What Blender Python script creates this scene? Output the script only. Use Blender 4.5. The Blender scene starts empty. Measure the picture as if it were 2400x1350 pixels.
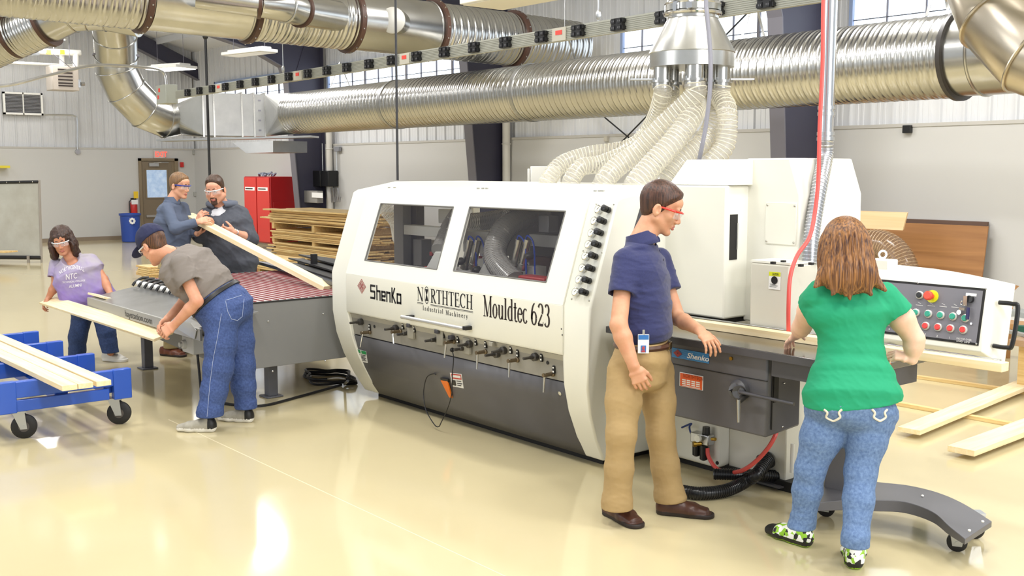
import bpy, math, random
import numpy as np
from mathutils import Vector, Matrix, noise as mnoise
R = math.radians
scene = bpy.context.scene
COL = scene.collection
random.seed(7)
# ---------------------------------------------------------------- camera model
FPX = 2500.0; CX, CY = 1200.0, 675.0; HOR = 395.0; CH = 1.87
TH = math.atan((CY-HOR)/FPX); YAW = R(39.35)
f0 = np.array([-math.cos(YAW), math.sin(YAW), 0.0]); RT = np.array([math.sin(YAW), math.cos(YAW), 0.0]); u0 = np.array([0, 0, 1.0])
FW = f0*math.cos(TH)-u0*math.sin(TH); UP = u0*math.cos(TH)+f0*math.sin(TH)
CC = np.array([0, 0, CH])
def ray(x, y): return FW+RT*(x-CX)/FPX-UP*(y-CY)/FPX
def PZ(x, y, z=0.0): d = ray(x, y); return Vector(CC+d*(z-CH)/d[2])
def PXp(x, y, X): d = ray(x, y); return Vector(CC+d*X/d[0])
def PY(x, y, Y): d = ray(x, y); return Vector(CC+d*Y/d[1])
def PD(x, y, t): return Vector(CC+ray(x, y)*t)
def depth(p): return float((np.array(p)-CC)@FW)
def line_pt(x, y, a, b):
    """point of the 3D line a-b nearest to the sight line through (x, y)"""
    a = Vector(a); b = Vector(b); d = Vector(ray(x, y)).normalized(); u = (b-a).normalized(); w = a-Vector(CC)
    uu = u.dot(d); den = 1-uu*uu; s = (uu*w.dot(d)-w.dot(u))/den
    return a+u*s
# ---------------------------------------------------------------- colours and materials
def lin(h):
    h = h.lstrip('#'); v = [int(h[i:i+2], 16)/255 for i in (0, 2, 4)]
    return tuple((c/12.92 if c <= .04045 else ((c+.055)/1.055)**2.4) for c in v)+(1.0,)
MATS = {}
def mat(name, hexc, rough=.5, metal=0.0, bump=None, var=None, spec=None, coat=0, trans=0, emit=None, estr=0, ior=None, aniso=0, alpha=None, sheen=0, sss=0, stretch=None, coord='Object', col2=None, vscale=None, wave=None):
    """bump=(scale,strength,dist) noise bump; var=(scale,amount) tone variation; col2 = second colour mixed by noise; wave=(scale,axis,distort,strength)"""
    if name in MATS: return MATS[name]
    m = bpy.data.materials.new(name); m.use_nodes = True; nt = m.node_tree; N = nt.nodes; L = nt.links
    b = N['Principled BSDF']; c = lin(hexc)
    b.inputs['Base Color'].default_value = c; b.inputs['Roughness'].default_value = rough; b.inputs['Metallic'].default_value = metal
    if spec is not None: b.inputs['Specular IOR Level'].default_value = spec
    if coat: b.inputs['Coat Weight'].default_value = coat; b.inputs['Coat Roughness'].default_value = .08
    if trans: b.inputs['Transmission Weight'].default_value = trans
    if ior: b.inputs['IOR'].default_value = ior
    if sheen: b.inputs['Sheen Weight'].default_value = sheen
    if alpha is not None: b.inputs['Alpha'].default_value = alpha
    if sss:
        b.inputs['Subsurface Weight'].default_value = sss; b.inputs['Subsurface Radius'].default_value = (.012, .005, .003); b.inputs['Subsurface Scale'].default_value = 1.0
    if emit: b.inputs['Emission Color'].default_value = lin(emit); b.inputs['Emission Strength'].default_value = estr
    if bump or var or wave:
        tc = N.new('ShaderNodeTexCoord'); mp = N.new('ShaderNodeMapping'); L.new(tc.outputs[coord], mp.inputs[0])
        if stretch: mp.inputs['Scale'].default_value = stretch
    if var:
        nz = N.new('ShaderNodeTexNoise'); nz.inputs['Scale'].default_value = var[0]; nz.inputs['Detail'].default_value = 6; nz.inputs['Roughness'].default_value = .6
        L.new(mp.outputs[0], nz.inputs['Vector'])
        mx = N.new('ShaderNodeMix'); mx.data_type = 'RGBA'
        rp = N.new('ShaderNodeMapRange'); rp.inputs['From Min'].default_value = .3; rp.inputs['From Max'].default_value = .7
        L.new(nz.outputs['Fac'], rp.inputs['Value']); L.new(rp.outputs[0], mx.inputs['Factor'])
        a = var[1]
        if col2: mx.inputs['A'].default_value = c; mx.inputs['B'].default_value = lin(col2)
        else:
            mx.inputs['A'].default_value = tuple(max(0, x*(1-a)) for x in c[:3])+(1,); mx.inputs['B'].default_value = tuple(min(1, x*(1+a)) for x in c[:3])+(1,)
        L.new(mx.outputs['Result'], b.inputs['Base Color'])
    hs = None
    if bump:
        n2 = N.new('ShaderNodeTexNoise'); n2.inputs['Scale'].default_value = bump[0]; n2.inputs['Detail'].default_value = 4
        L.new(mp.outputs[0], n2.inputs['Vector']); hs = n2.outputs['Fac']
        bp = N.new('ShaderNodeBump'); bp.inputs['Strength'].default_value = bump[1]; bp.inputs['Distance'].default_value = bump[2] if len(bump) > 2 else .002
        L.new(hs, bp.inputs['Height']); L.new(bp.outputs[0], b.inputs['Normal'])
    m['bsdf'] = 1
    MATS[name] = m
    return m
def wood(name, c1, c2, rough=.5, scale=1.0):
    if name in MATS: return MATS[name]
    m = bpy.data.materials.new(name); m.use_nodes = True; nt = m.node_tree; N = nt.nodes; L = nt.links; b = N['Principled BSDF']
    b.inputs['Roughness'].default_value = rough
    tc = N.new('ShaderNodeTexCoord'); oi = N.new('ShaderNodeObjectInfo'); mp = N.new('ShaderNodeMapping'); ad = N.new('ShaderNodeVectorMath'); ad.operation = 'ADD'
    ml = N.new('ShaderNodeMath'); ml.operation = 'MULTIPLY'; ml.inputs[1].default_value = 37; L.new(oi.outputs['Random'], ml.inputs[0])
    L.new(tc.outputs['Object'], ad.inputs[0]); L.new(ml.outputs[0], ad.inputs[1]); L.new(ad.outputs[0], mp.inputs[0])
    mp.inputs['Scale'].default_value = (.7*scale, 14*scale, 14*scale)
    nz = N.new('ShaderNodeTexNoise'); nz.inputs['Scale'].default_value = 2.2; nz.inputs['Detail'].default_value = 8; nz.inputs['Distortion'].default_value = .6
    L.new(mp.outputs[0], nz.inputs['Vector'])
    rp = N.new('ShaderNodeValToRGB'); rp.color_ramp.elements[0].position = .3; rp.color_ramp.elements[1].position = .68
    rp.color_ramp.elements[0].color = lin(c1); rp.color_ramp.elements[1].color = lin(c2); L.new(nz.outputs['Fac'], rp.inputs[0])
    L.new(rp.outputs[0], b.inputs['Base Color'])
    bp = N.new('ShaderNodeBump'); bp.inputs['Strength'].default_value = .15; bp.inputs['Distance'].default_value = .002; L.new(nz.outputs['Fac'], bp.inputs['Height']); L.new(bp.outputs[0], b.inputs['Normal'])
    MATS[name] = m; return m
# ---------------------------------------------------------------- mesh builder
def frame_from(d, up=(0, 0, 1)):
    d = Vector(d).normalized(); u = Vector(up)
    if abs(d.dot(u)) > .98: u = Vector((1, 0, 0))
    s = d.cross(u).normalized(); t = s.cross(d).normalized()
    return d, s, t
class MB:
    def __init__(s): s.v = []; s.f = []; s.m = []; s.cur = 0
    def mi(s, i): s.cur = i; return s
    def add(s, vs, fs):
        o = len(s.v); s.v.extend([Vector(v) for v in vs])
        for f in fs: s.f.append([i+o for i in f]); s.m.append(s.cur)
        return s
    def box(s, c, d, ax=None):
        """centre, full size, optional 3 axes"""
        ax = ax or (Vector((1, 0, 0)), Vector((0, 1, 0)), Vector((0, 0, 1)))
        c = Vector(c); vs = []
        for k in (-.5, .5):
            for j in (-.5, .5):
                for i in (-.5, .5): vs.append(c+ax[0]*d[0]*i+ax[1]*d[1]*j+ax[2]*d[2]*k)
        return s.add(vs, [(0, 2, 3, 1), (4, 5, 7, 6), (0, 1, 5, 4), (2, 6, 7, 3), (0, 4, 6, 2), (1, 3, 7, 5)])
    def bb(s, x0, x1, y0, y1, z0, z1): return s.box(((x0+x1)/2, (y0+y1)/2, (z0+z1)/2), (abs(x1-x0), abs(y1-y0), abs(z1-z0)))
    def rbox(s, c, rx, d):
        """box rotated about z by rx"""
        a = (Vector((math.cos(rx), math.sin(rx), 0)), Vector((-math.sin(rx), math.cos(rx), 0)), Vector((0, 0, 1))); return s.box(c, d, a)
    def prism(s, poly, e):
        """polygon of 3D points extruded by vector e"""
        n = len(poly); e = Vector(e); p = [Vector(q) for q in poly]
        nrm = sum(((p[i]-p[0]).cross(p[(i+1) % n]-p[0]) for i in range(n)), Vector())
        if nrm.dot(e) > 0: p.reverse()
        vs = p+[q+e for q in p]
        fs = [tuple(range(n)), tuple(range(2*n-1, n-1, -1))]+[((i+1) % n, i, n+i, n+(i+1) % n) for i in range(n)]
        return s.add(vs, fs)
    def quad(s, a, b, c, d): return s.add([a, b, c, d], [(0, 1, 2, 3)])
    def tube(s, path, r, seg=12, cap=True, up=(0, 0, 1), flat=1.0, closed=False):
        """tube along 3D path, r float or list; flat scales second axis"""
        P = [Vector(p) for p in path]; n = len(P); rr = r if isinstance(r, (list, tuple)) else [r]*n
        vs = []; prev = None
        for i in range(n):
            if closed: d = P[(i+1) % n]-P[i-1]
            else: d = P[min(i+1, n-1)]-P[max(i-1, 0)]
            if d.length < 1e-9: d = prev[0] if prev else Vector((0, 0, 1))
            d.normalize()
            if prev is None: fr = frame_from(d, up)
            else:
                s1 = prev[1]-d*prev[1].dot(d)
                if s1.length < 1e-6: fr = frame_from(d, up)
                else: s1.normalize(); fr = (d, s1, s1.cross(d).normalized())
            prev = fr
            for k in range(seg):
                a = 2*math.pi*k/seg; vs.append(P[i]+fr[1]*math.cos(a)*rr[i]+fr[2]*math.sin(a)*rr[i]*flat)
        fs = []
        m = n if closed else n-1
        for i in range(m):
            for k in range(seg):
                a = i*seg+k; b = i*seg+(k+1) % seg; c = ((i+1) % n)*seg+(k+1) % seg; d = ((i+1) % n)*seg+k
                fs.append((a, d, c, b))
        if cap and not closed: fs.append(tuple(range(seg))); fs.append(tuple((n-1)*seg+k for k in range(seg-1, -1, -1)))
        return s.add(vs, fs)
    def cyl(s, a, b, r, seg=20, r2=None): return s.tube([a, b], [r, r if r2 is None else r2], seg)
    def lathe(s, c, prof, axis=(0, 0, 1), seg=28):
        """prof: list of (r, h) along axis from c"""
        d, a, b = frame_from(axis); c = Vector(c)
        P = [c+d*h for r, h in prof]; vs = []; n = len(prof)
        for (r, h), p in zip(prof, P):
            for k in range(seg):
                t = 2*math.pi*k/seg; vs.append(p+a*math.cos(t)*max(r, 1e-4)+b*math.sin(t)*max(r, 1e-4))
        fs = [(i*seg+k, (i+1)*seg+k, (i+1)*seg+(k+1) % seg, i*seg+(k+1) % seg) for i in range(n-1) for k in range(seg)]
        fs.append(tuple(range(seg))); fs.append(tuple((n-1)*seg+k for k in range(seg-1, -1, -1)))
        return s.add(vs, fs)
    def ellip(s, c, r, seg=16, rings=10, ax=None):
        ax = ax or (Vector((1, 0, 0)), Vector((0, 1, 0)), Vector((0, 0, 1))); c = Vector(c); vs = []
        for i in range(rings+1):
            ph = math.pi*i/rings
            for k in range(seg):
                t = 2*math.pi*k/seg; vs.append(c+ax[0]*r[0]*math.sin(ph)*math.cos(t)+ax[1]*r[1]*math.sin(ph)*math.sin(t)+ax[2]*r[2]*math.cos(ph))
        fs = [(i*seg+k, (i+1)*seg+k, (i+1)*seg+(k+1) % seg, i*seg+(k+1) % seg) for i in range(rings) for k in range(seg)]
        return s.add(vs, fs)
    def torus(s, c, R_, r, axis=(0, 0, 1), seg=32, sec=8, a0=0, a1=2*math.pi):
        d, a, b = frame_from(axis); c = Vector(c); full = abs(a1-a0-2*math.pi) < 1e-6
        n = seg if full else seg+1
        pts = [c+a*math.cos(a0+(a1-a0)*i/seg)*R_+b*math.sin(a0+(a1-a0)*i/seg)*R_ for i in range(n)]
        return s.tube(pts, r, sec, closed=full)
    def build(s, name, mats, parent=None, bevel=0, smooth=35, sub=0, bseg=2, solid=0):
        if not isinstance(mats, (list, tuple)): mats = [mats]
        me = bpy.data.meshes.new(name)
        off = root_loc(parent) if parent is not None else None
        if off is None:
            xs = [v.x for v in s.v]; ys = [v.y for v in s.v]; zs = [v.z for v in s.v]
            off = Vector(((min(xs)+max(xs))/2, (min(ys)+max(ys))/2, min(zs)))
        me.from_pydata([tuple(v-off) for v in s.v], [], s.f)
        for m in mats: me.materials.append(m)
        if len(mats) > 1: me.polygons.foreach_set('material_index', s.m)
        me.validate()
        if smooth:
            me.polygons.foreach_set('use_smooth', [True]*len(me.polygons)); me.set_sharp_from_angle(angle=R(smooth))
        me.update()
        o = bpy.data.objects.new(name, me); COL.objects.link(o)
        if parent is None: o.location = off
        else: o.parent = parent
        if solid: md = o.modifiers.new('s', 'SOLIDIFY'); md.thickness = solid; md.offset = 0
        if bevel:
            md = o.modifiers.new('b', 'BEVEL'); md.width = bevel; md.segments = bseg; md.limit_method = 'ANGLE'; md.angle_limit = R(40); md.harden_normals = False
        if sub: md = o.modifiers.new('d', 'SUBSURF'); md.levels = sub; md.render_levels = sub
        return o
def root_loc(o):
    while o.parent: o = o.parent
    return o.location.copy()
def tag(o, label=None, cat=None, group=None, kind=None):
    if label: o['label'] = label
    if cat: o['category'] = cat
    if group: o['group'] = group
    if kind: o['kind'] = kind
    return o
def thing(name, loc, label, cat, group=None):
    o = bpy.data.objects.new(name, None); COL.objects.link(o); o.location = loc; o.empty_display_size = .1
    return tag(o, label, cat, group)
def struct(o): o['kind'] = 'structure'; return o
def copy_tree(o, parent=None):
    c = o.copy(); COL.objects.link(c)
    if parent is not None: c.parent = parent
    for ch in [x for x in list(COL.objects) if x.parent == o]: copy_tree(ch, c)
    return c
def spline(pts, n=8):
    """Catmull-Rom through the points"""
    P = [Vector(p) for p in pts]; P = [P[0]*2-P[1]]+P+[P[-1]*2-P[-2]]; out = []
    for i in range(1, len(P)-2):
        for k in range(n):
            t = k/n; a, b, c, d = P[i-1], P[i], P[i+1], P[i+2]
            out.append(.5*((2*b)+(c-a)*t+(2*a-5*b+4*c-d)*t*t+(3*b-a-3*c+d)*t**3))
    out.append(P[-2]); return out
def resample(P, step):
    out = [P[0].copy()]; acc = 0
    for a, b in zip(P, P[1:]):
        L = (b-a).length; pos = step-acc
        while pos <= L: out.append(a.lerp(b, pos/L)); pos += step
        acc = (acc+L) % step if L > 0 else acc
    return out
V = Vector
# ---------------------------------------------------------------- lettering
def text_mesh(mb, txt, o, ux, uy, h, squash=1.0, shear=0, depth=.0008, center=False, bold=0, spacing=1.0):
    """adds built-in-font letters to mb; o = lower-left point, ux/uy unit axes, h = cap height"""
    cu = bpy.data.curves.new('t', 'FONT'); cu.body = txt; cu.extrude = 0; cu.resolution_u = 3; cu.offset = bold; cu.space_character = spacing; cu.shear = shear
    ob = bpy.data.objects.new('t', cu); COL.objects.link(ob)
    dg = bpy.context.evaluated_depsgraph_get(); dg.update()
    me = bpy.data.meshes.new_from_object(ob.evaluated_get(dg)); vs = [v.co.copy() for v in me.vertices]; fs = [tuple(p.vertices) for p in me.polygons]
    bpy.data.objects.remove(ob); bpy.data.curves.remove(cu); bpy.data.meshes.remove(me)
    if not vs: return 0
    k = h/.69; ux = V(ux).normalized(); uy = V(uy).normalized(); nz = ux.cross(uy)
    w = max(v.x for v in vs)*k*squash; sh = w/2 if center else 0
    mb.add([V(o)+ux*(v.x*k*squash-sh)+uy*(v.y*k)+nz*depth for v in vs], fs)
    return w
def strokes(mb, o, ux, uy, segs, depth=.001):
    """segs: list of (x0,y0,x1,y1,w) rectangular strokes in the plane"""
    ux = V(ux).normalized(); uy = V(uy).normalized(); nz = ux.cross(uy); o = V(o)+nz*depth
    for x0, y0, x1, y1, w in segs:
        d = V((x1-x0, y1-y0, 0)); n = V((-d.y, d.x, 0)).normalized()*w/2; p = [V((x0, y0, 0))+n, V((x0, y0, 0))-n, V((x1, y1, 0))-n, V((x1, y1, 0))+n]
        mb.add([o+ux*q.x+uy*q.y for q in p], [(0, 1, 2, 3)])
# serif alphabet: each glyph = (advance, [polyline strokes (points, thickness list)]), unit cap height 1
T, t_ = .17, .055
def arc(cx, cy, rx, ry, a0, a1, n=14, thick=T, thin=t_):
    """stroke whose weight swells on its sides, like roman type"""
    pts = []; w = []
    for i in range(n+1):
        a = R(a0+(a1-a0)*i/n); pts.append((cx+rx*math.cos(a), cy+ry*math.sin(a))); w.append(thin+(thick-thin)*abs(math.cos(a))**1.2)
    return (pts, w)
def st(x0, y0, x1, y1, w=T): return ([(x0, y0), (x1, y1)], [w, w])
def sf(x, y, w=.26): return st(x-w/2, y+(t_*.4 if y < .5 else -t_*.4), x+w/2, y+(t_*.4 if y < .5 else -t_*.4), t_*.8)
G = {
 'M': (1.0, [st(.13, 0, .13, 1, t_), st(.13, 1, .46, .02, T), st(.46, .02, .8, 1, t_), st(.8, 0, .8, 1, T), sf(.13, 0), sf(.08, 1, .2), sf(.8, 0, .3), sf(.86, 1, .22)]),
 'N': (.9, [st(.14, 0, .14, 1, t_), st(.12, 1, .72, 0, T), st(.74, 0, .74, 1, t_), sf(.14, 0), sf(.08, 1, .2), sf(.74, 1)]),
 'R': (.85, [st(.2, 0, .2, 1), arc(.36, .75, .24, .23, 90, -90), st(.2, .98, .4, .98, t_), st(.2, .52, .4, .52, t_), st(.36, .52, .7, .02, T*.9), sf(.2, 0, .34), sf(.12, 1, .2), sf(.76, 0, .2)]),
 'T': (.8, [st(.4, 0, .4, 1), st(.04, .97, .76, .97, t_), st(.05, .98, .05, .78, t_), st(.75, .98, .75, .78, t_), sf(.4, 0, .34)]),
 'H': (.95, [st(.2, 0, .2, 1), st(.72, 0, .72, 1), st(.2, .5, .72, .5, t_), sf(.2, 0, .34), sf(.2, 1, .34), sf(.72, 0, .34), sf(.72, 1, .34)]),
 'E': (.78, [st(.2, 0, .2, 1), st(.1, .97, .66, .97, t_), st(.1, .03, .68, .03, t_), st(.2, .5, .52, .5, t_), st(.52, .4, .52, .62, t_), st(.66, 1, .66, .78, t_), st(.69, 0, .69, .24, t_)]),
 'C': (.85, [arc(.45, .5, .36, .48, 48, 312), st(.72, .98, .72, .7, t_)]),
 'I': (.42, [st(.2, 0, .2, 1), sf(.2, 0, .34), sf(.2, 1, .34)]),
 'o': (.58, [arc(.28, .33, .2, .32, 0, 360)]),
 'u': (.66, [st(.16, .18, .16, .64), arc(.31, .2, .15, .19, 180, 340, thick=T*.8), st(.5, 0, .5, .64), sf(.12, .66, .16), sf(.46, .66, .16), sf(.56, 0, .12)]),
 'l': (.36, [st(.17, 0, .17, 1), sf(.17, 0, .3), sf(.12, 1, .18)]),
 'd': (.62, [st(.46, 0, .46, 1), arc(.3, .33, .2, .32, 60, 300), sf(.42, 1, .16), sf(.52, 0, .12)]),
 't': (.42, [st(.2, .12, .2, .86), arc(.32, .12, .12, .11, 180, 330, thick=T*.7), st(.04, .64, .38, .64, t_)]),
 'e': (.54, [arc(.28, .33, .2, .32, 10, 330), st(.12, .38, .48, .38, t_)]),
 'c': (.52, [arc(.28, .33, .2, .32, 50, 325)]),
 'n': (.66, [st(.16, 0, .16, .64), arc(.33, .42, .15, .2, 160, 0, thick=T*.8), st(.49, 0, .49, .45), sf(.16, 0, .26), sf(.49, 0, .24), sf(.1, .64, .14)]),
 's': (.46, [arc(.22, .48, .13, .16, 20, 250, thick=T*.7), arc(.22, .17, .14, .16, 90, -170, thick=T*.8)]),
 'r': (.48, [st(.16, 0, .16, .64), arc(.32, .46, .12, .17, 150, 40, thick=T*.7), sf(.16, 0, .26), sf(.1, .64, .14)]),
 'i': (.34, [st(.16, 0, .16, .62), st(.16, .78, .16, .9), sf(.16, 0, .26), sf(.1, .64, .14)]),
 'a': (.54, [arc(.24, .17, .15, .16, 0, 360, thick=T*.7), st(.42, 0, .42, .5), arc(.27, .48, .15, .16, 0, 160, thick=T*.7)]),
 'h': (.66, [st(.16, 0, .16, 1), arc(.33, .42, .15, .2, 160, 0, thick=T*.8), st(.49, 0, .49, .45), sf(.16, 0, .26), sf(.49, 0, .24), sf(.1, 1, .14)]),
 'y': (.6, [st(.1, .64, .3, .06, T), st(.5, .64, .22, -.22, t_), sf(.1, .64, .24), sf(.5, .64, .2), st(.12, -.22, .24, -.22, t_*1.6)]),
 '6': (.64, [arc(.3, .3, .22, .29, 0, 360), arc(.42, .42, .34, .55, 100, 200, thick=T)]),
 '2': (.64, [arc(.3, .72, .21, .26, 160, -40), st(.44, .52, .08, .06, t_*2), st(.06, .05, .52, .05, T*.7), st(.53, .02, .56, .2, t_)]),
 '3': (.62, [arc(.28, .76, .18, .22, 150, -80), arc(.28, .28, .22, .27, 88, -150)]),
 ' ': (.34, []),
}
def serif(mb, txt, o, ux, uy, h, squash=1.0, depth=.001, track=0):
    ux = V(ux).normalized(); uy = V(uy).normalized(); nz = ux.cross(uy); o = V(o)+nz*depth; x = 0
    for ch in txt:
        adv, sts = G[ch]
        for pts, ws in sts:
            vs = []
            n = len(pts)
            for i, (p, w) in enumerate(zip(pts, ws)):
                a = pts[max(i-1, 0)]; b = pts[min(i+1, n-1)]; dx, dy = b[0]-a[0], b[1]-a[1]; l = math.hypot(dx, dy) or 1
                nx, ny = -dy/l*w/2, dx/l*w/2
                for s_ in (1, -1): vs.append(o+ux*((x+p[0]+nx*s_)*h*squash)+uy*((p[1]+ny*s_)*h))
            mb.add(vs, [(2*i, 2*i+1, 2*i+3, 2*i+2) for i in range(n-1)])
        x += adv+track
    return x*h*squash
# ---------------------------------------------------------------- materials used widely
M_wall = mat('wall_paint', '#C5C4C1', .55, bump=(60, .05, .001))
M_panel = mat('white_panel_metal', '#D3D4D6', .45)
M_floor = mat('cream_epoxy_floor', '#CCBF99', .1, var=(.55, .035), bump=(1.6, .03, .01), spec=.5)
M_trim = mat('wall_trim_metal', '#B9B6B0', .4)
M_base = mat('taupe_vinyl', '#8A7B69', .5)
M_navy = mat('navy_steel_paint', '#3B3A4B', .45, bump=(30, .03, .001))
M_greysteel = mat('grey_steel_edge', '#6A6870', .45)
M_ceil = mat('white_ceiling_fabric', '#E8E9EC', .6)
M_galv = mat('galvanised_steel', '#B9B8B4', .24, 1.0, var=(3, .07), bump=(5, .05, .01))
M_galv2 = mat('dull_galvanised_steel', '#A9A9A8', .36, 1.0, var=(4, .08))
M_rust = mat('brown_duct_flange', '#4A3024', .5)
M_black = mat('black_rubber', '#17171A', .45)
M_blackp = mat('black_plastic', '#141416', .35)
M_white = mat('white_enamel', '#F1F0EA', .35)
M_brown = mat('taupe_door_paint', '#85765F', .42)
M_glasspane = mat('bright_window_glass', '#DCEBFA', .3, emit='#E6F1FF', estr=1.5)
M_chrome = mat('chrome', '#C9CACC', .15, 1.0)
M_red = mat('red_enamel', '#C22A26', .35)
M_alu = mat('brushed_aluminium', '#C4C6C8', .3, 1.0)
WY = 12.0; WX = -28.44; ZT = 2.40; WTOP = 5.05
# floor with two saw-cut joints
mb = MB(); mb.bb(-28.7, 7, -9, 12.3, -.2, 0); struct(mb.build('floor', M_floor, smooth=0))
# joints: thin filled lines
def floor_strip(a, b, w, name):
    m = MB(); a = V(a); b = V(b); d = (b-a).normalized(); n = V((-d.y, d.x, 0))*w/2
    m.prism([a+n, b+n, b-n, a-n], (0, 0, .0006)); o = m.build(name, mat('floor_joint_filler', '#E6DAB6', .2), smooth=0); return struct(o)
a = PZ(560, 1060); b = PZ(850, 1195); d = (b-a).normalized(); floor_strip(a-d*1.2, b+d*2.2, .008, 'trim_1')
# ribbed panel walls
def ribbed(name, p0, p1, z0, z1, nrm, pitch=.305):
    m = MB(); p0 = V(p0); p1 = V(p1); L = (p1-p0).length; u = (p1-p0).normalized(); n = V(nrm); x = 0; prof = []
    while x < L:
        prof += [(x, 0), (x+pitch*.30, 0), (x+pitch*.32, .006), (x+pitch*.42, .006), (x+pitch*.44, 0), (x+pitch*.56, 0), (x+pitch*.58, .006), (x+pitch*.68, .006), (x+pitch*.70, 0), (x+pitch*.86, 0), (x+pitch*.90, .032), (x+pitch*.96, .032)]; x += pitch
    prof.append((L, 0)); vs = []
    for a_, h in prof:
        q = p0+u*a_+n*h; vs += [V((q.x, q.y, z0)), V((q.x, q.y, z1))]
    m.add(vs, [(2*i, 2*i+2, 2*i+3, 2*i+1) for i in range(len(prof)-1)])
    return m
mb = MB(); mb.bb(WX-.2, WX, -9, WY+.3, 0, ZT); mb.bb(WX-.4, WX-.14, -9, WY+.3, ZT, 12)
WL = struct(mb.build('wall_left', M_wall, smooth=0))
ribbed('p', (WX-.1, -9, 0), (WX-.1, WY, 0), ZT, 11.5, (1, 0, 0)).build('metal_cladding', M_panel, WL, smooth=0)
mb = MB(); mb.bb(WX, 7, WY, WY+.2, 0, ZT); mb.bb(WX, 7, WY+.14, WY+.4, ZT, WTOP+.6)
WB = struct(mb.build('wall_back', M_wall, smooth=0))
ribbed('p', (7, WY+.1, 0), (WX, WY+.1, 0), ZT, WTOP+.4, (0, -1, 0)).build('metal_cladding', M_panel, WB, smooth=0)
mb = MB(); mb.bb(WX-.1, 7, WY-.012, WY+.14, ZT-.03, ZT+.012); struct(mb.build('trim_2', M_trim, smooth=0))
mb = MB(); mb.bb(WX-.14, WX+.012, -9, WY-.012, ZT-.03, ZT+.012); struct(mb.build('trim_3', M_trim, smooth=0))
D0 = PXp(326, 450, WX).y; D1 = PXp(418, 450, WX).y
mb = MB(); mb.bb(WX, WX+.015, -9, D0, 0, .1); mb.bb(WX, WX+.015, D1, WY, 0, .1); struct(mb.build('baseboard_left', M_base, smooth=0))
mb = MB(); mb.bb(WX+.02, 7, WY-.015, WY, 0, .1); struct(mb.build('baseboard_back', M_base, smooth=0))
# ---------------------------------------------------------------- rafters and columns
def col_x(px): return PY(px, 400, WY).x
XL, XM, XR = col_x(758), col_x(1182), col_x(1930)
K = PXp(655, 170, XL); K2 = PXp(488, 86, XL); sl = (K2.z-K.z)/(K2.y-K.y)
K.y = max(K.y, 10.3)
RSL = -.25
def zceil(y): return WTOP+(WY-y)*.25
def portal(x, base_y, top_y, label):
    t = thing('steel_column', (x, WY, 0), label, 'steel column')
    ztop = 4.05; yk = 10.3; zk = 4.5
    prof = [(WY-.02, 0), (base_y, 0), (top_y, ztop-.35), (top_y-.12, ztop), (yk, zk-.12), (-5, zk-.12+(yk+5)*.25-.1), (-5, zceil(-5)-.12), (WY-.02, zceil(WY)-.12)]
    m = MB(); m.prism([(x-.008, y, z) for y, z in prof], (.016, 0, 0)); m.build('web', M_navy, t, smooth=0)
    m = MB()
    def fl(p, q, th=.02):
        p = V((x, *p)); q = V((x, *q)); d = (q-p).normalized(); n = V((0, -d.z, d.y)); m.box((p+q)/2, (.22, th, (q-p).length), (V((1, 0, 0)), n, d))
    fl(prof[1], prof[2]); fl(prof[2], prof[3]); fl(prof[3], prof[4]); fl(prof[4], prof[5]); m.build('inner_flange', M_greysteel, t, smooth=0)
    m = MB(); m.bb(x-.11, x+.11, WY-.03, WY-.012, 0, 4.9); m.build('outer_flange', M_navy, t, smooth=0)
    m = MB(); m.box((x+.015, (top_y+WY)/2, ztop+.42), (.02, .03, 1.25), (V((1, 0, 0)), V((0, .94, -.34)), V((0, .34, .94)))); m.build('stiffener', M_navy, t, smooth=0)
    return t
portal(XL, 11.42, 11.12, 'navy tapered steel column and rafter behind the red cabinet and lumber stack')
portal(XM, 11.45, 11.1, 'navy tapered steel column against the back wall, behind the middle of the machine hood')
portal(XR, 11.2, 10.9, 'navy tapered steel column against the back wall, behind the silver drop pipe')
# end wall column and rafter
t = thing('steel_column', (WX+.3, WY-.5, 0), 'slim navy corner column with end rafter, right of the exit door', 'steel column')
xe = PXp(481, 400, WX).y
m = MB(); m.bb(WX+.03, WX+.25, xe-.13, xe+.13, 0, 4.45); m.build('column_post', M_navy, t, smooth=0)
m = MB(); m.bb(WX+.25, WX+.27, xe-.16, xe+.16, 0, 4.45); m.build('column_flange', M_navy, t, smooth=0)
e1 = PXp(470, 172, WX+.2); e0 = PXp(315, 92, WX+.2); d = (e0-e1).normalized(); e2 = e1+d*16; e1 = e1-d*.9
nn = V((0, -d.z, d.y)) if d.y > 0 else V((0, d.z, -d.y))
m = MB(); m.box((e1+e2)/2, (.02, .42, (e2-e1).length), (V((1, 0, 0)), nn, d)); m.build('end_rafter', M_navy, t, smooth=0)
m = MB(); m.box((e1+e2)/2-V((0, 0, .22)), (.2, .02, (e2-e1).length), (V((1, 0, 0)), nn, d)); m.build('rafter_flange', M_greysteel, t, smooth=0)
# ceiling: insulated white fabric between bays
m = MB(); n = 40
for i in range(1):
    m.prism([(WX-.3, WY+.2, zceil(WY+.2)), (7, WY+.2, zceil(WY+.2)), (7, -4.5, zceil(-4.5)), (WX-.3, -4.5, zceil(-4.5))], (0, 0, .15))
CL = struct(m.build('ceiling', M_ceil, smooth=0))
m = MB()
for k in range(9):
    y = 11.0-k*1.7; m.bb(WX-.2, 7, y-.03, y+.03, zceil(y)-.16, zceil(y)-.001)
m.build('purlins', mat('purlin_white', '#D5D7DC', .5), CL, smooth=0)
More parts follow.
